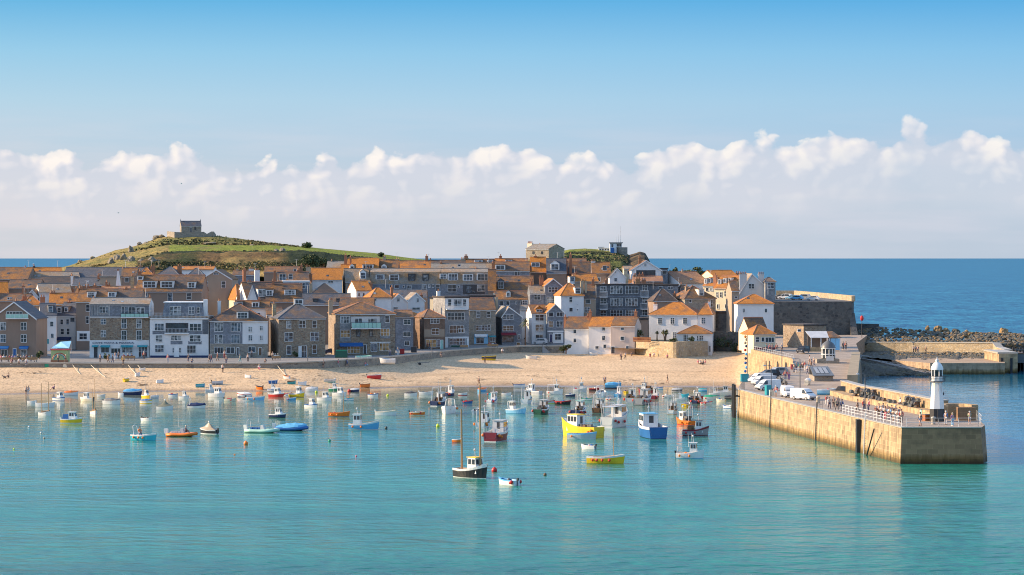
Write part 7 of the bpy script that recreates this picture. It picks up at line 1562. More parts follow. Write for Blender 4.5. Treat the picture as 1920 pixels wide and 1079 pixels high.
def person(loc, face, kind, top, leg, label, hair=None, scale=1.0, shorts=False, group=None):
    if kind not in POSES: make_pose(kind)
    B_ = POSES[kind]; root = empty('person', loc, R(face), label, 'person', group); root.scale = (scale,) * 3
    comp('body', B_[0], C('skin'), root); comp('jacket', B_[1], C(top), root); comp('shorts' if shorts else 'trousers', B_[3] if shorts else B_[2], C(leg), root)
    comp('hair', B_[4], C(hair or PR.choice(['hair', 'hair', 'brown', 'dark', 'beige', 'lgrey'])), root); comp('shoes', B_[5], C(PR.choice(['dark', 'white', 'brown'])), root); return root
def pp(px, py, z): return ground(px, py, z)
CL = dict(k='dark', n='navy', b='blue', r='red', w='white', p='pink', g='green', t='teal', y='yellow', e='lgrey', d='denim', o='orange', v='purple', c='cream', h='khaki', m='maroon', s='sky', u='brown')
PG = 'people standing and strolling on the pier'; QG = 'people along the quay'; BGp = 'people on the beach'
# (px, py, face, pose, top+leg, label)
PIER = [
(1608,772,170,'walk','kk','person in a black coat walking past the left end of the white railing'),(1619,771,-40,'stand','rd','person in a bright red top behind the left end of the white railing'),(1628.5,772,200,'stand','pd','person in a pink top right of the red topped one at the railing'),
(1643,784,-120,'lean','me','leftmost person of the crowd leaning at the white railing, in maroon'),(1648,781,-100,'stand','wu','person in white at the back left of the railing crowd'),(1653,785,-130,'look','ed','person in pale grey in the left part of the railing crowd'),
(1656,781,-60,'stand','wk','dark haired person in white at the back of the railing crowd'),(1660,787,-110,'lean','wp','person in white with pink legs leaning on the white railing'),(1664,783,-90,'stand','uk','person in brown at the middle back of the railing crowd'),
(1668,789,-120,'look','sd','person in sky blue at the middle of the railing crowd'),(1672,785,-70,'stand','wn','person in white over navy just right of the crowd middle'),(1676,791,-130,'lean','cs','person in cream with pale blue legs at the railing'),
(1679,786,-80,'stand','kd','tall person in black near the right end of the railing crowd'),(1683,792,-110,'look','we','person in white and grey near the right end of the railing crowd'),(1687,788,-60,'stand','dk','rightmost back person of the railing crowd in denim blue'),
(1690,793,-110,'stand','rk','person in red and black at the right end of the railing crowd'),(1725.5,799,-150,'walk','kd','person in black alone near the front edge left of the lighthouse'),(1773.5,797,60,'stand','be','person in a blue top with pale shorts right of the lighthouse base'),
(1786,799,120,'stand','vs','person in a violet top at the front edge right of the lighthouse'),(1818,796,90,'look','ge','person in a green top looking out at the far right pier corner'),
(1550,762,-60,'walk','rw','person in a bright red top leading the group behind the two vans'),(1555,767,-80,'walk','wn','person in white with navy legs in the group right of the vans'),(1563,766,-90,'stand','ku','dark dressed person in the middle of the group right of the vans'),
(1569,771,-70,'walk','hk','person in khaki nearest the camera in the group right of the vans'),(1578.6,771,30,'walk','bd','person in a blue jacket at the right of the group by the vans'),(1572,766,-90,'stand','ck','person in cream at the back of the group right of the vans'),
(1454.5,744,-100,'stand','ps','person in pink standing before the parked white vans'),(1472.5,713,-90,'stand','rd','person in red behind the motorcycles'),(1479,713,-70,'stand','pv','person in a pink and violet top behind the motorcycles'),
(1489,699,-100,'stand','kd','person in black at the picnic table group'),(1493,696,-60,'stand','td','person in teal at the picnic table group'),(1500,697,-80,'stand','gk','person in green at the picnic table group'),(1505,696,-110,'stand','ru','person in red at the picnic table group'),(1509,694,-40,'look','rw','second red dressed person right of the picnic table group'),
(1514,702,200,'walk','ed','person in grey walking left of the skylight shed'),(1521,690,160,'walk','kk','person in black pushing something near the domed kiosk'),(1526,688,180,'walk','nd','person in navy beside the domed kiosk'),
(1518,684,180,'walk','ek','small distant person in grey behind the domed kiosk'),]
for px, py, fc, ps, c2, lb in PIER:
    z = dz(gY(py, 4.8)); person(pp(px, py, z), fc, ps, CL[c2[0]], CL[c2[1]], lb, scale=PR.uniform(.94, 1.04), shorts=PR.random() < .3, group=PG)
for px, py, Y, z, fc, ps, c2, lb in [(1437,0,553,6.22,-60,'stand','td','person in teal beside the cream kiosk'),(1443,0,551,6.22,-80,'stand','pd','person in pink beside the cream kiosk'),(1456,0,550,6.22,-90,'stand','rk','person in red right of the cream kiosk'),(1466,0,552,6.22,-60,'walk','ek','person in grey walking right of the cream kiosk'),
    (1448,0,549,6.22,-90,'look','nn','person in navy leaning by the blue shutter'),(1586,0,562,6.3,-90,'stand','rk','person in red at the sea side wall behind the shelter'),(1581,0,560,6.3,-60,'stand','kk','person in black at the sea side wall behind the shelter'),
    (1713,0,628,3.2,-90,'stand','ek','person in grey with a group below the old pier wall'),(1717,0,628,3.2,-60,'stand','wk','person in white with a group below the old pier wall'),(1721,0,627,3.2,-100,'stand','md','person in maroon with a group below the old pier wall'),(1736,0,628,3.2,180,'walk','kk','person in black right of the group below the old pier wall')]:
    person((gx(px, Y), Y, z), fc, ps, CL[c2[0]], CL[c2[1]], lb, group=PG)
person((56.0 - .7, 372.2, ZP + .75 - .45), 200, 'bench', 'white', 'denim', 'person in white sitting on the ledge of the pier parapet', group=PG)
QU = [(314.6,680,-90,'stand','pe','person in pink in front of the white hotel'),(353,679,-60,'stand','kn','person in black by the hotel right window'),(360,681,-90,'sit','kd','person in dark clothes sitting on the quay edge by the hotel'),(392.5,680,0,'walk','kk','person in black walking beside one in red, right of the hotel'),(396,680,0,'walk','rd','person in red walking right of the white hotel'),
(408,677,180,'walk','mk','person in maroon outside the slate hung house'),(421,672,-90,'stand','wr','person in white and red at the slate house door'),(424,683,-80,'stand','kd','dark dressed person at the quay edge below the slate hung house'),(450,680,0,'walk','tt','person in a long turquoise dress on the quay'),(465,679,-90,'stand','wk','person in white outside the white painted half of the slate house'),
(472,671,-90,'stand','ek','person in grey at the stone ground floor of the white house'),(497.5,681,-90,'sit','kk','person sitting on the quay edge right of the turquoise dress'),(516,675,-90,'bench','wd','person in white on the bench by the square stone house, left of two'),(521,675,-90,'bench','cd','person in cream on the bench by the square stone house, right of two'),(511,675,-90,'stand','ck','person in cream standing left of the bench'),
(731,668,-90,'stand','ed','person in grey right of the wide stone house shop'),(746,667,-60,'stand','sw','person in pale blue and white left of the red bin'),(801,655,180,'walk','rk','person in dark red outside the mint green door shop'),(805.4,655,180,'walk','nd','person in navy outside the mint green door shop'),(827,669,-90,'sit','kk','person in black sitting on the quay wall at the centre'),
(918,652,-90,'bench','rk','person in red sitting outside the granite house, leftmost of three'),(924,652,-90,'bench','ed','person in grey sitting outside the granite house, middle of three'),(929,652,-90,'bench','nk','person in navy sitting outside the granite house, rightmost of three'),(942,662,-90,'sit','wk','person in white sitting on the quay wall left of the steps'),
(22,684,-90,'bench','mk','person in maroon sitting on the quay edge, leftmost of three'),(36,684,-90,'bench','wk','person in white sitting on the quay edge, middle of three'),(50,684,-90,'bench','wd','person in white and denim on the quay edge, rightmost of three'),
(188,680,-90,'stand','nk','person in navy outside the pizzeria, left side'),(203,681,180,'walk','kk','person in black on the quay before the pizzeria'),(211,681,0,'walk','kd','second dark figure on the quay before the pizzeria'),(216,676,-90,'stand','bw','person in blue at the pizzeria middle window'),(222,675,-60,'stand','kk','person in black at the pizzeria middle window'),(232,675,-90,'bench','rk','person in red seated outside the pizzeria'),(240,675,-90,'bench','mk','person in maroon seated outside the pizzeria'),(247,675,-90,'bench','nd','person in navy seated outside the pizzeria'),(270,674,-90,'stand','rk','person in red at the pizzeria french doors'),(231,684,-60,'stand','yk','person in a yellow top near the quay edge by the pizzeria'),
(109,680,-90,'stand','kk','silhouetted person standing before the mural kiosk'),(123,681,0,'walk','kk','second dark person at the right side of the mural kiosk')]
tcol = ['pk', 'we', 'nd', 'rd', 'vk', 'ek', 'kd', 'ck', 'bk', 'mk', 'td', 'hw']
words_ = ['pink', 'white', 'navy', 'red', 'violet', 'grey', 'black', 'cream', 'blue', 'maroon', 'teal', 'khaki']
for i in range(12):
    QU.append((2 + i * 5.3, 677 + (i % 3) * .9, -90 + (i % 4) * 30, 'bench', tcol[i], 'person in %s seated outside the gabled pub, number %s from the left edge' % (words_[i], ['one', 'two', 'three', 'four', 'five', 'six', 'seven', 'eight', 'nine', 'ten', 'eleven', 'twelve'][i])))
for px, py, fc, ps, c2, lb in QU:
    person(pp(px, py, 4.38), fc, ps, CL[c2[0]], CL[c2[1]], lb, group=QG)
BE = [(417.6,699,-90,'walk','wk','person in white and black walking on the sand below the slate hung house'),(486,693,-90,'sit','wp','person sitting on the sand against the quay wall'),(606,688,-90,'stand','uk','person in brown on the shaded sand by the quay wall'),(634,688,180,'walk','pe','person in pink on the shaded sand below the quay'),(650.6,689,0,'walk','bd','person in blue on the shaded sand below the quay'),(685,686,0,'sit','ps','person in pink sitting below the green ended skiff'),
(909.4,683,180,'walk','rk','person in red walking on the sand before the black and yellow boat'),(1164.6,676,-60,'stand','nk','person in navy on the sand below the pinkish cottage, left of two'),(1172,674,0,'walk','ek','person in grey on the sand below the pinkish cottage, right of two'),(1184,668,-90,'sit','ku','person in black sitting at the corner of the sandy garden wall'),
(1219,670,-90,'sit','rm','person in red sitting against the sandy garden wall'),(1226,669,-90,'sit','wk','person in white sitting against the sandy garden wall'),(1251,672,-90,'sit','pu','person in pink sitting at the foot of the sandy garden wall'),(1309,683,-90,'sit','pk','leftmost of four people sitting on the open sand, in pink'),(1313,684,-60,'sit','wk','person in white, second of four sitting on the open sand'),(1318,684,-120,'sit','kk','person in black, third of four sitting on the open sand'),(1322,683,180,'sit','pw','rightmost of four people sitting on the open sand, in pink'),
(16,709,200,'sit','kk','person in black sitting alone on the sand at the far left'),(49,741,-90,'stand','wk','person in white paddling at the left water edge, left of two'),(53,741,-90,'stand','we','person in white paddling at the left water edge, right of two'),(101,731,180,'sit','vk','person in violet crouching on the sand above the orange covered boat'),
(898,722,180,'walk','nu','person in navy at the water edge by the orange covered boat'),(1251,719,0,'walk','kc','person in black standing alone at the water edge at right'),(1134,721,-90,'stand','bk','person in blue at the water edge right of the centre'),(1384,662,180,'stand','ku','person in brown at the top of the sand near the ivy, left of three'),(1389,663,-90,'stand','pu','person in pink at the top of the sand near the ivy, middle of three'),(1393,662,-90,'stand','mk','person in maroon at the top of the sand near the ivy, right of three'),
(1415,690,-90,'sit','ou','person in orange sitting on the sand below the arched wall')]
for px, py, fc, ps, c2, lb in BE:
    p = on_beach(px, py); person(p, fc, ps, CL[c2[0]], CL[c2[1]], lb, group=BGp, shorts=PR.random() < .4)
for bx in [(1094, 812, 'navy', 'person in a red and navy top standing in the white tender by the yellow boat')]:
    p = ground(bx[0], bx[1], .45); person(p, 180, 'stand', 'maroon', 'navy', bx[3], group='people in boats')
p = ground(262, 818, .35); person(p, -60, 'bench', 'orange', 'navy', 'person in orange sitting in the turquoise work boat', group='people in boats')
p = ground(349, 815, .3); person(p, 0, 'bench', 'navy', 'dark', 'person in navy sitting in the orange inflatable', group='people in boats')
# a seagull on the mooring and a dog on the sand
dg = empty('dog', on_beach(9, 711), R(190), 'small dark dog beside the person sitting alone at the far left', 'dog')
m = MB(); m.ball((0, 0, .38), .17, 8); m.v = [(x * 1.9 if z > 0 else x, y * .8, z) for x, y, z in m.v]
for x_ in (-.22, .22):
    for y_ in (-.08, .08): m.rod((x_, y_, .35), (x_ + .03, y_, .18), .05, .035).rod((x_ + .03, y_, .18), (x_, y_, 0), .035, .03)
m.rod((.25, 0, .45), (.4, 0, .62), .09, .07); m.ball((.46, 0, .64), .09, 8); m.rod((.5, 0, .63), (.64, 0, .6), .05, .03); m.rod((-.3, 0, .45), (-.5, 0, .62), .03, .015)
for y_ in (-.06, .06): m.rod((.42, y_, .7), (.4, y_ * 1.3, .78), .03, .01)
m.build('body', 'dark', dg)
# ================================================================ vehicles and small things
def wheels(e, xs, w_, r_):
    for x in xs:
        for s in (1, -1):
            wh = MB().rod((x, s * (w_ / 2 - .2), r_), (x, s * (w_ / 2 + .01), r_), r_, n=14).build('wheel', 'black', e); MB().rod((x, s * (w_ / 2 + .012), r_), (x, s * (w_ / 2 + .03), r_), r_ * .6, n=10).build('rim', 'steel', wh)
def vehicle(loc, hd, kind, colr, label, name=None, cat=None, group='cars and vans parked on the pier'):
    P_ = dict(van=(4.9, 1.9, [(2.4, .35), (2.45, .85), (1.75, 1.2), (1.0, 1.95), (.6, 2.05), (-2.35, 2.05), (-2.42, 1.0), (-2.4, .35)], (1.72, 1.23, 1.04, 1.88)),
              mpv=(4.7, 1.85, [(2.3, .35), (2.3, .8), (1.35, 1.05), (.6, 1.65), (.2, 1.75), (-1.9, 1.7), (-2.3, 1.1), (-2.3, .35)], (1.3, 1.09, .64, 1.6)),
              car=(4.1, 1.72, [(2.03, .32), (2.0, .7), (1.0, .95), (.25, 1.4), (-.1, 1.47), (-1.2, 1.42), (-1.85, .95), (-2.02, .7), (-2.02, .32)], (.96, .98, .3, 1.36)))[kind]
    Ln, W_, prof, ws = P_; e = empty(name or kind_n[kind], loc, R(hd), label, cat or kind_n[kind].replace('parked_', ''), group); e.scale = (.84,) * 3; m = MB(); n = len(prof); vs = []
    for s in (-1, 1):
        for x, z in prof: yy = W_ / 2 * (1 - .14 * max(0, z - .95)); vs.append((x, s * yy, z))
    fs = [tuple(range(n)), tuple(range(2 * n - 1, n - 1, -1))] + [(i, n + i, n + (i + 1) % n, (i + 1) % n) for i in range(n)]; m.add(vs, [f[::-1] for f in fs]); m.build('body', C(colr, .25), e)
    yy = lambda z: W_ / 2 * (1 - .14 * max(0, z - .95)); x0, z0, x1, z1 = ws; g = MB(); o_ = .03
    d = Vector((z1 - z0, 0, x0 - x1)).normalized() * .015; g.add([(x0 - .05 + d.x, -yy(z0) * .86, z0 + .04 + d.z), (x0 - .05 + d.x, yy(z0) * .86, z0 + .04 + d.z), (x1 + d.x, yy(z1) * .84, z1 - .02 + d.z), (x1 + d.x, -yy(z1) * .84, z1 - .02 + d.z)], [(0, 1, 2, 3)]); g.build('windscreen', 'glass', e)
    zt = max(z for x, z in prof) - .14; zl = 1.2 if kind == 'van' else (1.08 if kind == 'mpv' else .97)
    segs = {'van': [(1.55, .75, .55)], 'mpv': [(1.0, .15, -.05), (-.1, -.1, -.1)], 'car': [(.75, .1, -.35)]}[kind]
    for s in (1, -1):
        g = MB()
        if kind == 'van': q = [(1.5, zl), (.55, zl), (.55, zt), (1.0, zt)]; g.add([(x, s * (yy(z) + .01), z) for x, z in q], [(0, 1, 2, 3) if s > 0 else (3, 2, 1, 0)])
        else:
            xr = prof[-3][0] + .35 if kind == 'mpv' else -1.45; q = [(ws[0] - .25, zl), (.0, zl), (.0, zt), (ws[2] - .1, zt)]; g.add([(x, s * (yy(z) + .01), z) for x, z in q], [(0, 1, 2, 3) if s > 0 else (3, 2, 1, 0)])
            q = [(-.08, zl), (xr, zl), (xr + .25, zt), (-.08, zt)]; g.add([(x, s * (yy(z) + .01), z) for x, z in q], [(0, 1, 2, 3) if s > 0 else (3, 2, 1, 0)])
        g.build('side_window', 'glass', e)
        MB().box(ws[0] - .3, ws[0] - .15, s * W_ * .5 if s > 0 else s * W_ * .5 - .14, s * W_ * .5 + .14 if s > 0 else s * W_ * .5, zl, zl + .16).build('mirror', 'black', e)
        xf = prof[1][0]; MB().box(xf - .12, xf + .02, s * W_ * .3 - .14, s * W_ * .3 + .14, prof[1][1] - .18, prof[1][1] - .03).build('headlight', 'lgrey', e)
    xf = prof[0][0]; MB().box(xf - .05, xf + .06, -W_ * .46, W_ * .46, .3, .52).build('bumper', 'dark', e); MB().box(xf - .1, xf + .025, -.4, .4, .56, prof[1][1] - .05).build('grille', 'dgrey', e)
    wheels(e, (Ln * .31, -Ln * .29), W_, .33 if kind != 'car' else .3); return e
kind_n = dict(van='parked_van', mpv='parked_car', car='parked_car')
def vp(px, py): 
    z = 4.5
    for _ in range(4): z = dz(gY(py, z))
    return ground(px, py, z + .01)
vehicle(vp(1478, 745), -82, 'van', 'white', 'white van facing the camera, left of the two vans at the harbour edge')
vehicle(vp(1506, 750), -50, 'van', 'white', 'white van with dark bumpers, nearest and right of the two at the harbour edge')
vehicle(vp(1440, 732), -155, 'van', 'white', 'long white pickup like van at the front of the left parked row')
vehicle(vp(1432, 724), -155, 'van', 'lgrey', 'silver van second from the front in the left parked row')
vehicle(vp(1426, 719), -155, 'van', 'white', 'white van third from the front in the left parked row')
vehicle(vp(1441, 709), -160, 'mpv', 'black', 'black people carrier at the back of the left parked row')
vehicle(vp(1457, 704), -155, 'mpv', 'grey', 'grey car behind the black people carrier')
vehicle((gx(1506, 548), 548, 6.12), -120, 'mpv', 'black', 'black car parked below the ochre stone store')
vehicle(vp(1592, 742), -30, 'mpv', 'black', 'dark vehicle parked by the parapet and lobster pots')
vehicle(pp(1012, 645.5, 4.5), 178, 'mpv', 'lgrey', 'silver camper parked before the narrow white bay house', group='cars parked in the town')
vehicle(pp(619, 664, 4.4), 172, 'car', 'navy', 'dark blue car parked in the gap beside the square stone house', group='cars parked in the town')
for px, Y, hd, k_, c_, lb in [(1472, 700, 160, 'mpv', 'white', 'white car on the raised car park, leftmost of the row'), (1485, 695, 155, 'car', 'sky', 'pale blue car on the raised car park, second from left'), (1494, 688, 150, 'car', 'lblue', 'blue car on the raised car park, third from left'),
    (1506, 694, 160, 'mpv', 'steel', 'grey people carrier at the middle of the raised car park'), (1524, 680, 160, 'car', 'white', 'white car nearest the edge of the raised car park'), (1463, 705, 160, 'car', 'dgrey', 'dark car hidden behind the white one on the raised car park')]:
    vehicle((gx(px, Y), Y, 14.94), hd, k_, c_, lb, group='cars on the raised car park')
# light blue punt and dark tractor behind the vans
e = boat(1552, 743, 34, 8, 'open', 'lblue sky white lblue', 'white', '', 'sky blue dinghy parked on the pier left of the dark vehicle'); p = vp(1552, 741); e.location = (p.x, p.y, p.z + .25)
e = boat(1517, 722, 15, 90, 'cover', 'cream cream cream tan', 'offwhite', '', 'cream covered dinghy stored against the left side of the skylight shed'); p = vp(1515, 722); e.location = (p.x, p.y, p.z + .25)
def motorbike(loc, hd, label):
    e = empty('motorcycle', loc, R(hd), label, 'motorcycle', 'motorcycles on the pier')
    for x in (-.7, .7): w_ = MB().rod((x, -.07, .32), (x, .07, .32), .32, n=14).build('wheel', 'black', e)
    MB().frust(.35, (-.45, .4, -.16, .16), .8, (-.3, .3, -.12, .12)).frust(.75, (-.05, .4, -.15, .15), 1.0, (.05, .35, -.12, .12)).build('body', 'dgrey', e); MB().frust(.8, (-.65, .0, -.13, .13), .92, (-.6, -.05, -.12, .12)).build('saddle', 'black', e)
    MB().rod((.7, 0, .32), (.42, 0, 1.05), .045).rod((.4, -.35, 1.08), (.4, .35, 1.08), .03).build('fork', 'steel', e)
for i, (px, py) in enumerate([(1463, 716), (1467, 719), (1471, 722)]): motorbike(vp(px, py), -70, ['dark motorcycle behind the parked vans, farthest of three', 'dark motorcycle behind the parked vans, middle of three', 'dark motorcycle behind the parked vans, nearest of three'][i])
# picnic table
e = empty('picnic_table', vp(1497, 699), 0, 'white picnic table among the group below the domed kiosk', 'table'); MB().box(-.9, .9, -.4, .4, .7, .76).build('table_top', 'offwhite', e)
for s in (1, -1): MB().box(-.9, .9, s * .7 - .14, s * .7 + .14, .42, .46).build('bench_seat', 'offwhite', e); MB().rod((s * .6, -.7, 0), (s * .6, .2, .7), .05).rod((s * .6, .7, 0), (s * .6, -.2, .7), .05).build('leg', 'offwhite', e)
# lobster pots in heaps on the parapet ledge and deck
def pot(loc, rz, label, r_):
    e = empty('lobster_pot', loc, rz, label, 'lobster pot', 'lobster pots stacked on the pier'); m = MB(); n = 7
    for x in (-.38, 0, .38):
        pts = [(x, .28 * math.cos(math.pi * i / n), .1 + .34 * math.sin(math.pi * i / n)) for i in range(n + 1)]; m.path(pts + [(x, -.28, 0), (x, .28, 0), pts[0]], .03, 4)
    for yy_, zz_ in ((.28, .05), (-.28, .05), (0, .44), (.2, .34), (-.2, .34)): m.rod((-.38, yy_, zz_), (.38, yy_, zz_), .025, n=4)
    m.build('frame', 'dgrey', e); MB().frust(.03, (-.36, .36, -.25, .25), .4, (-.34, .34, -.1, .1)).build('netting', C(r_.choice(['dgrey', 'brown', 'khaki'])), e)
r = random.Random(9); k = 0
for (Y0, Y1, nn, wd) in ((386, 394, 34, 'near the dark vehicle'), (362, 368.5, 26, 'near the seated person'), (373, 385, 10, 'along the middle ledge')):
    for i in range(nn):
        Y = r.uniform(Y0, Y1); X = interp(Y, [(y, x) for y, x in BASE]) + r.uniform(.25, 1.3); z = ZP + .76 + (i * 3 // nn) * .42 * (1 if nn > 12 else 0)
        pot((X, Y, z), r.uniform(-.3, .3) + 1.6, 'dark lobster pot in the heap on the parapet ledge ' + wd, r)
# fish boxes, bins, posts
def crate(loc, rz, c, label, name='fish_box', cat='box', sz=(.8, .5, .35), group='boxes and bins on the pier'):
    e = empty(name, loc, rz, label, cat, group); x, y, z = sz; m = MB(); m.box(-x / 2, x / 2, -y / 2, -y / 2 + .04, 0, z).box(-x / 2, x / 2, y / 2 - .04, y / 2, 0, z).box(-x / 2, -x / 2 + .04, -y / 2 + .04, y / 2 - .04, 0, z).box(x / 2 - .04, x / 2, -y / 2 + .04, y / 2 - .04, 0, z).box(-x / 2 + .04, x / 2 - .04, -y / 2 + .04, y / 2 - .04, .0, .05); m.build('box', c, e)
    MB().box(-x / 2 - .03, x / 2 + .03, -y / 2 - .03, y / 2 + .03, z + .002, z + .05).build('rim' if name == 'fish_box' else 'lid', c if name != 'fish_box' else 'dgrey', e)
crate(vp(1440, 741), .3, 'teal', 'tall turquoise bin in front of the left parked row', 'litter_bin', 'bin', (.8, .8, 1.5)); crate(vp(1447, 743), .1, 'cream', 'cream sack bin right of the turquoise bin', 'litter_bin', 'bin', (.7, .6, .9))
crate(vp(1396, 716), .1, 'teal', 'teal container at the inner edge of the pier behind the parked row', 'litter_bin', 'bin', (1.3, 1.0, 1.3)); crate(vp(1737, 789), .5, 'rust', 'rusty square box before the lighthouse', 'fish_box', 'box', (1.0, .8, .8))
crate(vp(1735, 778), .2, 'mint', 'pale green box on the ground by the parapet end', 'fish_box', 'box', (1.4, .8, .7)); crate(vp(1486, 693), .2, 'maroon', 'dark red bin at the picnic table', 'litter_bin', 'bin', (.6, .6, .9))
crate(pp(754, 664, 4.4), 0, 'red', 'red bin beside the narrow slate house', 'litter_bin', 'bin', (1.0, .8, 1.1), 'bins on the quay'); crate(pp(776, 661, 4.4), 0, 'dark', 'black bin right of the narrow slate house', 'litter_bin', 'bin', (1.3, .9, 1.2), 'bins on the quay')
for px, py, lb in ((1534, 756, 'stone bollard right of the two front vans'), (1750, 796, 'stone bollard at the foot of the lighthouse'), (1660, 779, 'short bollard behind the railing crowd')):
    p = vp(px, py); o = MB().lathe([(.28, 0), (.24, .7), (.32, .75), (.3, .95), (.01, 1.02)], n=12).build('bollard', C('concrete'), smooth=True); o.location = p; tag(o, lb, 'bollard', 'bollards on the pier')
def lamp(loc, hgt, label, arm=True, name='lamp_post', cat='lamp post'):
    e = empty(name, loc, 0, label, cat, 'lamp posts'); MB().rod((0, 0, 0), (0, 0, hgt), .1, .05, 7).build('pole', 'dgrey', e)
    if arm: MB().rod((0, 0, hgt), (-.9, 0, hgt + .1), .04).build('arm', 'dgrey', e); MB().frust(hgt - .05, (-1.3, -.8, -.12, .12), hgt + .12, (-1.2, -.85, -.1, .1)).build('lamp_head', 'lgrey', e)
lamp(vp(1622, 768), 5.0, 'tall thin lamp post on the pier behind the person in red'); lamp(vp(1500, 737), 5.4, 'thin lamp post behind the two front vans'); lamp(vp(1446, 738), 4.4, 'thin lamp post in the left parked row'); lamp(vp(1466, 700), 4.2, 'lamp post behind the motorcycles')
lamp(pp(810, 667, 4.4), 3.4, 'grey post on the quay before the mint green door shop', False); lamp(pp(577, 678, 4.4), 3.2, 'thin post on the quay before the square stone house', False)
# marker post of stacked floats at the inner corner
e = empty('float_post', vp(1401, 706), 0, 'tall post hung with blue, red and pale floats at the inner edge of the pier', 'post'); MB().rod((0, 0, 0), (0, 0, 7.4), .08).build('pole', 'dgrey', e)
for z, c_ in ((.9, 'blue'), (1.6, 'lblue'), (2.4, 'blue'), (3.2, 'navy'), (4.0, 'lblue'), (4.7, 'red'), (5.4, 'navy'), (6.0, 'tan'), (6.6, 'tan'), (7.1, 'orange')): MB().ball((-.25 + .1 * math.sin(z * 5), .05, z), .24, 8, 1.1).build('float', c_, e)
# red lantern beacon behind
e = empty('harbour_beacon', (gx(1616, 640), 640, 2), 0, 'thin post with a red lifebelt above the rocks right of the car park wall', 'beacon'); MB().rod((0, 0, 0), (0, 0, gz(590, 640) - 2), .08).build('pole', 'dark', e); MB().ball((0, -.1, gz(597, 640) - 2), .45, 8, 1.5).build('lifebelt', 'red', e)
# mural kiosk, market stall, green tarpaulin stand
e = empty('mural_kiosk', pp(95.5, 679, 4.35), 0, 'small kiosk with a pale green painted front, red arc and red roof edge', 'kiosk'); Yk = e.location.y; k_ = Yk / F; W_ = 32 * k_; hh = 22 * k_
MB().box(0, W_, 0, 2.2, 0, hh).build('wall', paint('kiosk_green', (.42, .5, .22), .7), e); MB().box(-.15, W_ + .15, -.15, 2.3, hh, hh + .18).build('roof', 'red', e); MB().box(-.05, W_ + .05, -.12, -.02, -.1, .38).build('plinth', 'brick', e)
m = MB(); 
for k2, (rr, cc) in enumerate(((1.35, 0), (1.15, 1), (.98, 2))):
    pts = [(W_ / 2 + rr * math.cos(t_ / 14 * math.pi) * 1.05, -.03 - k2 * .003, .55 + rr * .95 * math.sin(t_ / 14 * math.pi)) for t_ in range(15)]
    for a_, b_2 in zip(pts, pts[1:]): m.rod(a_, b_2, .07, n=4, mi=cc)
m.build('painted_arc', [C('red'), C('cream'), C('teal')], e)
e = empty('market_stall', (gx(98, 590), 590, 4.4), 0, 'stall with a white canvas awning behind the mural kiosk', 'stall'); W_ = gx(131, 590) - gx(98, 590); h_ = gz(653, 590) - 4.4; h2 = gz(640, 590) - 4.4
MB().add([(0, -1, h_), (W_, -1, h_), (W_, 2, h2), (W_ * .4, 2, h2 - .2), (0, 2, h_ + .4)], [(0, 1, 2, 3, 4)]).build('awning', 'sky', e); m = MB()
for x in (.05, W_ - .05): m.rod((x, -1, 0), (x, -1, h_), .06).rod((x, 2, 0), (x, 2, h2), .06)
m.build('post', 'white', e); MB().box(.2, W_ - .2, -.6, .2, 0, 1).build('counter', 'dgrey', e)
e = empty('covered_stand', pp(628, 671, 4.4), 0, 'low stand under a dark green tarpaulin left of the blue awning', 'stand'); k_ = e.location.y / F; W_ = 23 * k_
MB().frust(0, (0, W_, 0, 2), 1.5, (.15, W_ - .1, .2, 1.8)).build('tarpaulin', 'dgreen', e); MB().box(.2, W_ - .2, .3, 1.7, 1.5, 1.62).build('top_board', 'green', e)
# cafe parasol tables outside the pub and pizzeria, low benches
def bench(px, py, w_, label):
    e = empty('bench', pp(px, py, 4.38), 0, label, 'bench', 'benches on the quay'); MB().box(-w_ / 2, w_ / 2, -.2, .25, .42, .48).build('seat', 'wood', e); MB().box(-w_ / 2, w_ / 2, .25, .3, .5, .95).build('backrest', 'wood', e)
    for s in (1, -1): MB().box(s * (w_ / 2 - .15) - .04, s * (w_ / 2 - .15) + .04, -.18, .25, 0, .42).build('leg', 'dgrey', e)
bench(518, 676, 1.9, 'wooden bench outside the square stone house'); bench(240, 676, 3.0, 'long bench outside the pizzeria'); bench(924, 653, 2.6, 'wooden bench outside the granite fronted house'); bench(870, 655, 2.0, 'bench before the white balcony house'); bench(20, 679, 4.0, 'long bench outside the gabled pub, left of two'); bench(52, 679, 4.0, 'long bench outside the gabled pub, right of two')
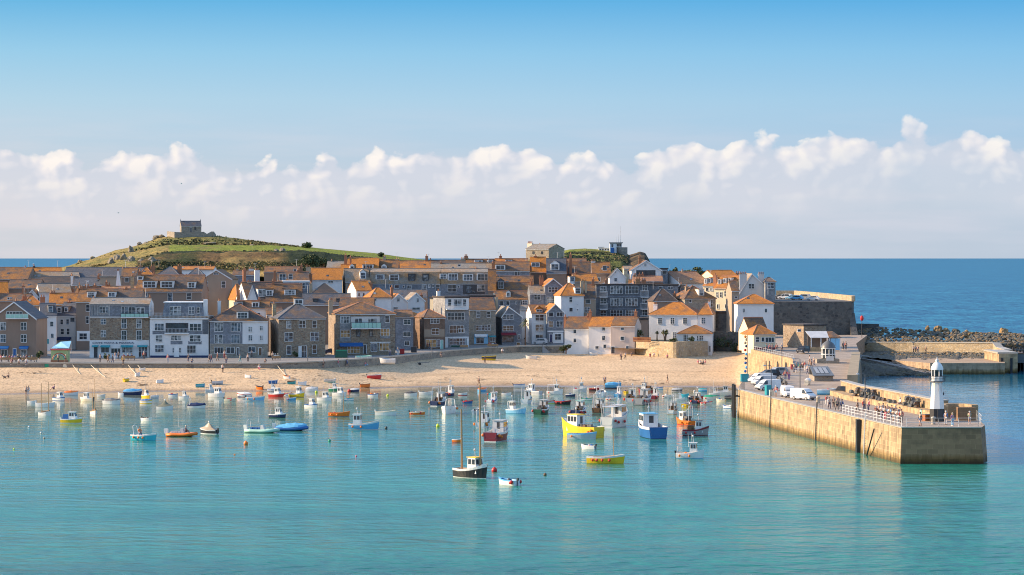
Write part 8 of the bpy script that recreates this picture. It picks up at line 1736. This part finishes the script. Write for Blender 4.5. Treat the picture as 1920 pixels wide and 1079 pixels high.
# beach trailer, mooring ropes, gull
e = empty('boat_trailer', on_beach(792, 685), R(5), 'empty launching trailer with two wheels on the shaded sand', 'trailer'); MB().rod((-1.2, -.5, .5), (1.4, 0, .6), .05).rod((-1.2, .5, .5), (1.4, 0, .6), .05).rod((-1.2, -.5, .5), (-1.2, .5, .5), .05).rod((1.4, 0, .6), (1.9, 0, 1.0), .04).build('frame', 'dgrey', e)
for s in (1, -1): MB().rod((-.6, s * .62, .3), (-.6, s * .5, .3), .3, n=12).build('wheel', 'black', e)
for i, (a_, b_2, lb) in enumerate([((20, 2), (4, 1), ''),][:0]): pass
def gull(loc, rz, label, fly=False):
    e = empty('seagull', loc, rz, label, 'seagull', 'seagulls'); e.scale = (.55,) * 3 if fly else (1, 1, 1); m = MB(); m.ball((0, 0, .2), .12, 8); m.v = [(x * 2.0, y, z) for x, y, z in m.v]; m.ball((.24, 0, .34), .06, 6)
    m.rod((-.2, 0, .2), (-.42, 0, .18), .05, .02).rod((.28, 0, .33), (.38, 0, .31), .02, .005); m.build('body', 'white', e)
    w_ = MB()
    for s in (1, -1):
        if fly: w_.add([(.08, s * .08, .24), (-.12, s * .08, .24), (-.08, s * .4, .42), (.08, s * .4, .44), (-.2, s * .75, .34)], [(0, 1, 2, 3), (3, 2, 4)])
        else: w_.add([(.15, s * .1, .24), (-.35, s * .04, .26), (-.3, s * .09, .16), (.1, s * .13, .14)], [(0, 1, 2, 3)])
    w_.build('wing', 'lgrey', e); 
    if not fly: MB().rod((0, .04, .1), (0, .04, 0), .012, n=4).rod((0, -.04, .1), (0, -.04, 0), .012, n=4).build('leg', 'orange', e)
gull((gx(222, 420), 420, gz(401, 420)), .6, 'dark silhouetted gull flying in the pale sky above the hill', True); gull((gx(340, 430), 430, gz(346, 430)), .2, 'tiny gull high among the clouds at left', True)
for px, Y, py, lb in [(1132, 694, 533, 'gull on the left end of the slate apartment roof'), (1153, 694, 533, 'gull on the slate apartment roof, second from left'), (1166, 694, 533, 'gull at the middle of the slate apartment roof'), (1184, 694, 533, 'gull on the right half of the slate apartment roof'), (62, 794, 497, 'gull on the ridge of the orange sunlit hall')]: gull((gx(px, Y), Y, gz(py, Y)), .4, lb)
# mooring lines up the sand
for i, (xa, ya, xb, yb, lb) in enumerate([(240, 686, 257, 704, 'pale mooring rope running up to the blue and white dinghy'), (258, 689, 269, 696, 'pale mooring rope running to the slim pale dinghy'), (170, 688, 197, 708, 'pale mooring rope lying on the sand below the pizzeria'), (520, 690, 540, 709, 'pale mooring rope running to the orange rimmed dinghy'), (136, 689, 150, 702, 'short pale mooring rope on the sand at left')]):
    a_ = on_beach(xa, ya); b_2 = on_beach(xb, yb); m = MB(); n = 8; pts = []
    for j in range(n + 1):
        t = j / n; X = a_.x + (b_2.x - a_.x) * t; Y = a_.y + (b_2.y - a_.y) * t; pts.append((X, Y, beach_z(X, Y) + .1 + .5 * (1 - t) ** 2))
    m.path(pts, .05, 5); tag(m.build('mooring_rope', 'cream'), lb, 'rope', 'mooring ropes on the sand')
e = empty('quay_steps', (gx(1017, quayY(1017) - .6), quayY(1017) - .6, 2.6), 0, 'short dark steps with a rail down the quay wall to the sand', 'steps'); 
for q in range(6): MB().box(q * .35, q * .35 + .35, -1.0, .2, -.3, 1.8 - q * .3).build('step', 'grey', e)
m = MB(); m.rod((0, -.95, 2.7), (2, -.95, 1.2), .04)
for q in range(3): m.rod((q * .9 + .05, -.95, 1.6 - q * .7), (q * .9 + .05, -.95, 2.66 - q * .65), .035)
m.build('handrail', 'dark', e)
# seaweed and debris on the sand
r = random.Random(21); m = MB()
for i in range(260):
    px, py = r.choice([(40, 699), (65, 700), (1160, 716), (1185, 714), (840, 712), (1000, 705), (270, 722), (900, 712), (1240, 720), (700, 705)]) if r.random() < .55 else (r.uniform(0, 1390), r.uniform(692, 724)); px += r.gauss(0, 9); py += r.gauss(0, 1.2)
    if py < interp(px, QB) + 3 or py > interp(px, WL): continue
    p = on_beach(px, py); s_ = r.uniform(.12, .5); a_ = r.uniform(0, 3); m.add([(p.x - s_, p.y - s_ * .3, p.z + .03), (p.x + s_ * .6, p.y - s_ * .4, p.z + .05), (p.x + s_, p.y + s_ * .4, p.z + .08), (p.x - s_ * .5, p.y + s_ * .5, p.z + .06)], [(0, 1, 2, 3)])
tag(m.build('seaweed', paint('seaweed', (.13, .08, .04), .9)), kind='stuff')
print('objects', len(bpy.data.objects), 'meshes', len(bpy.data.meshes))
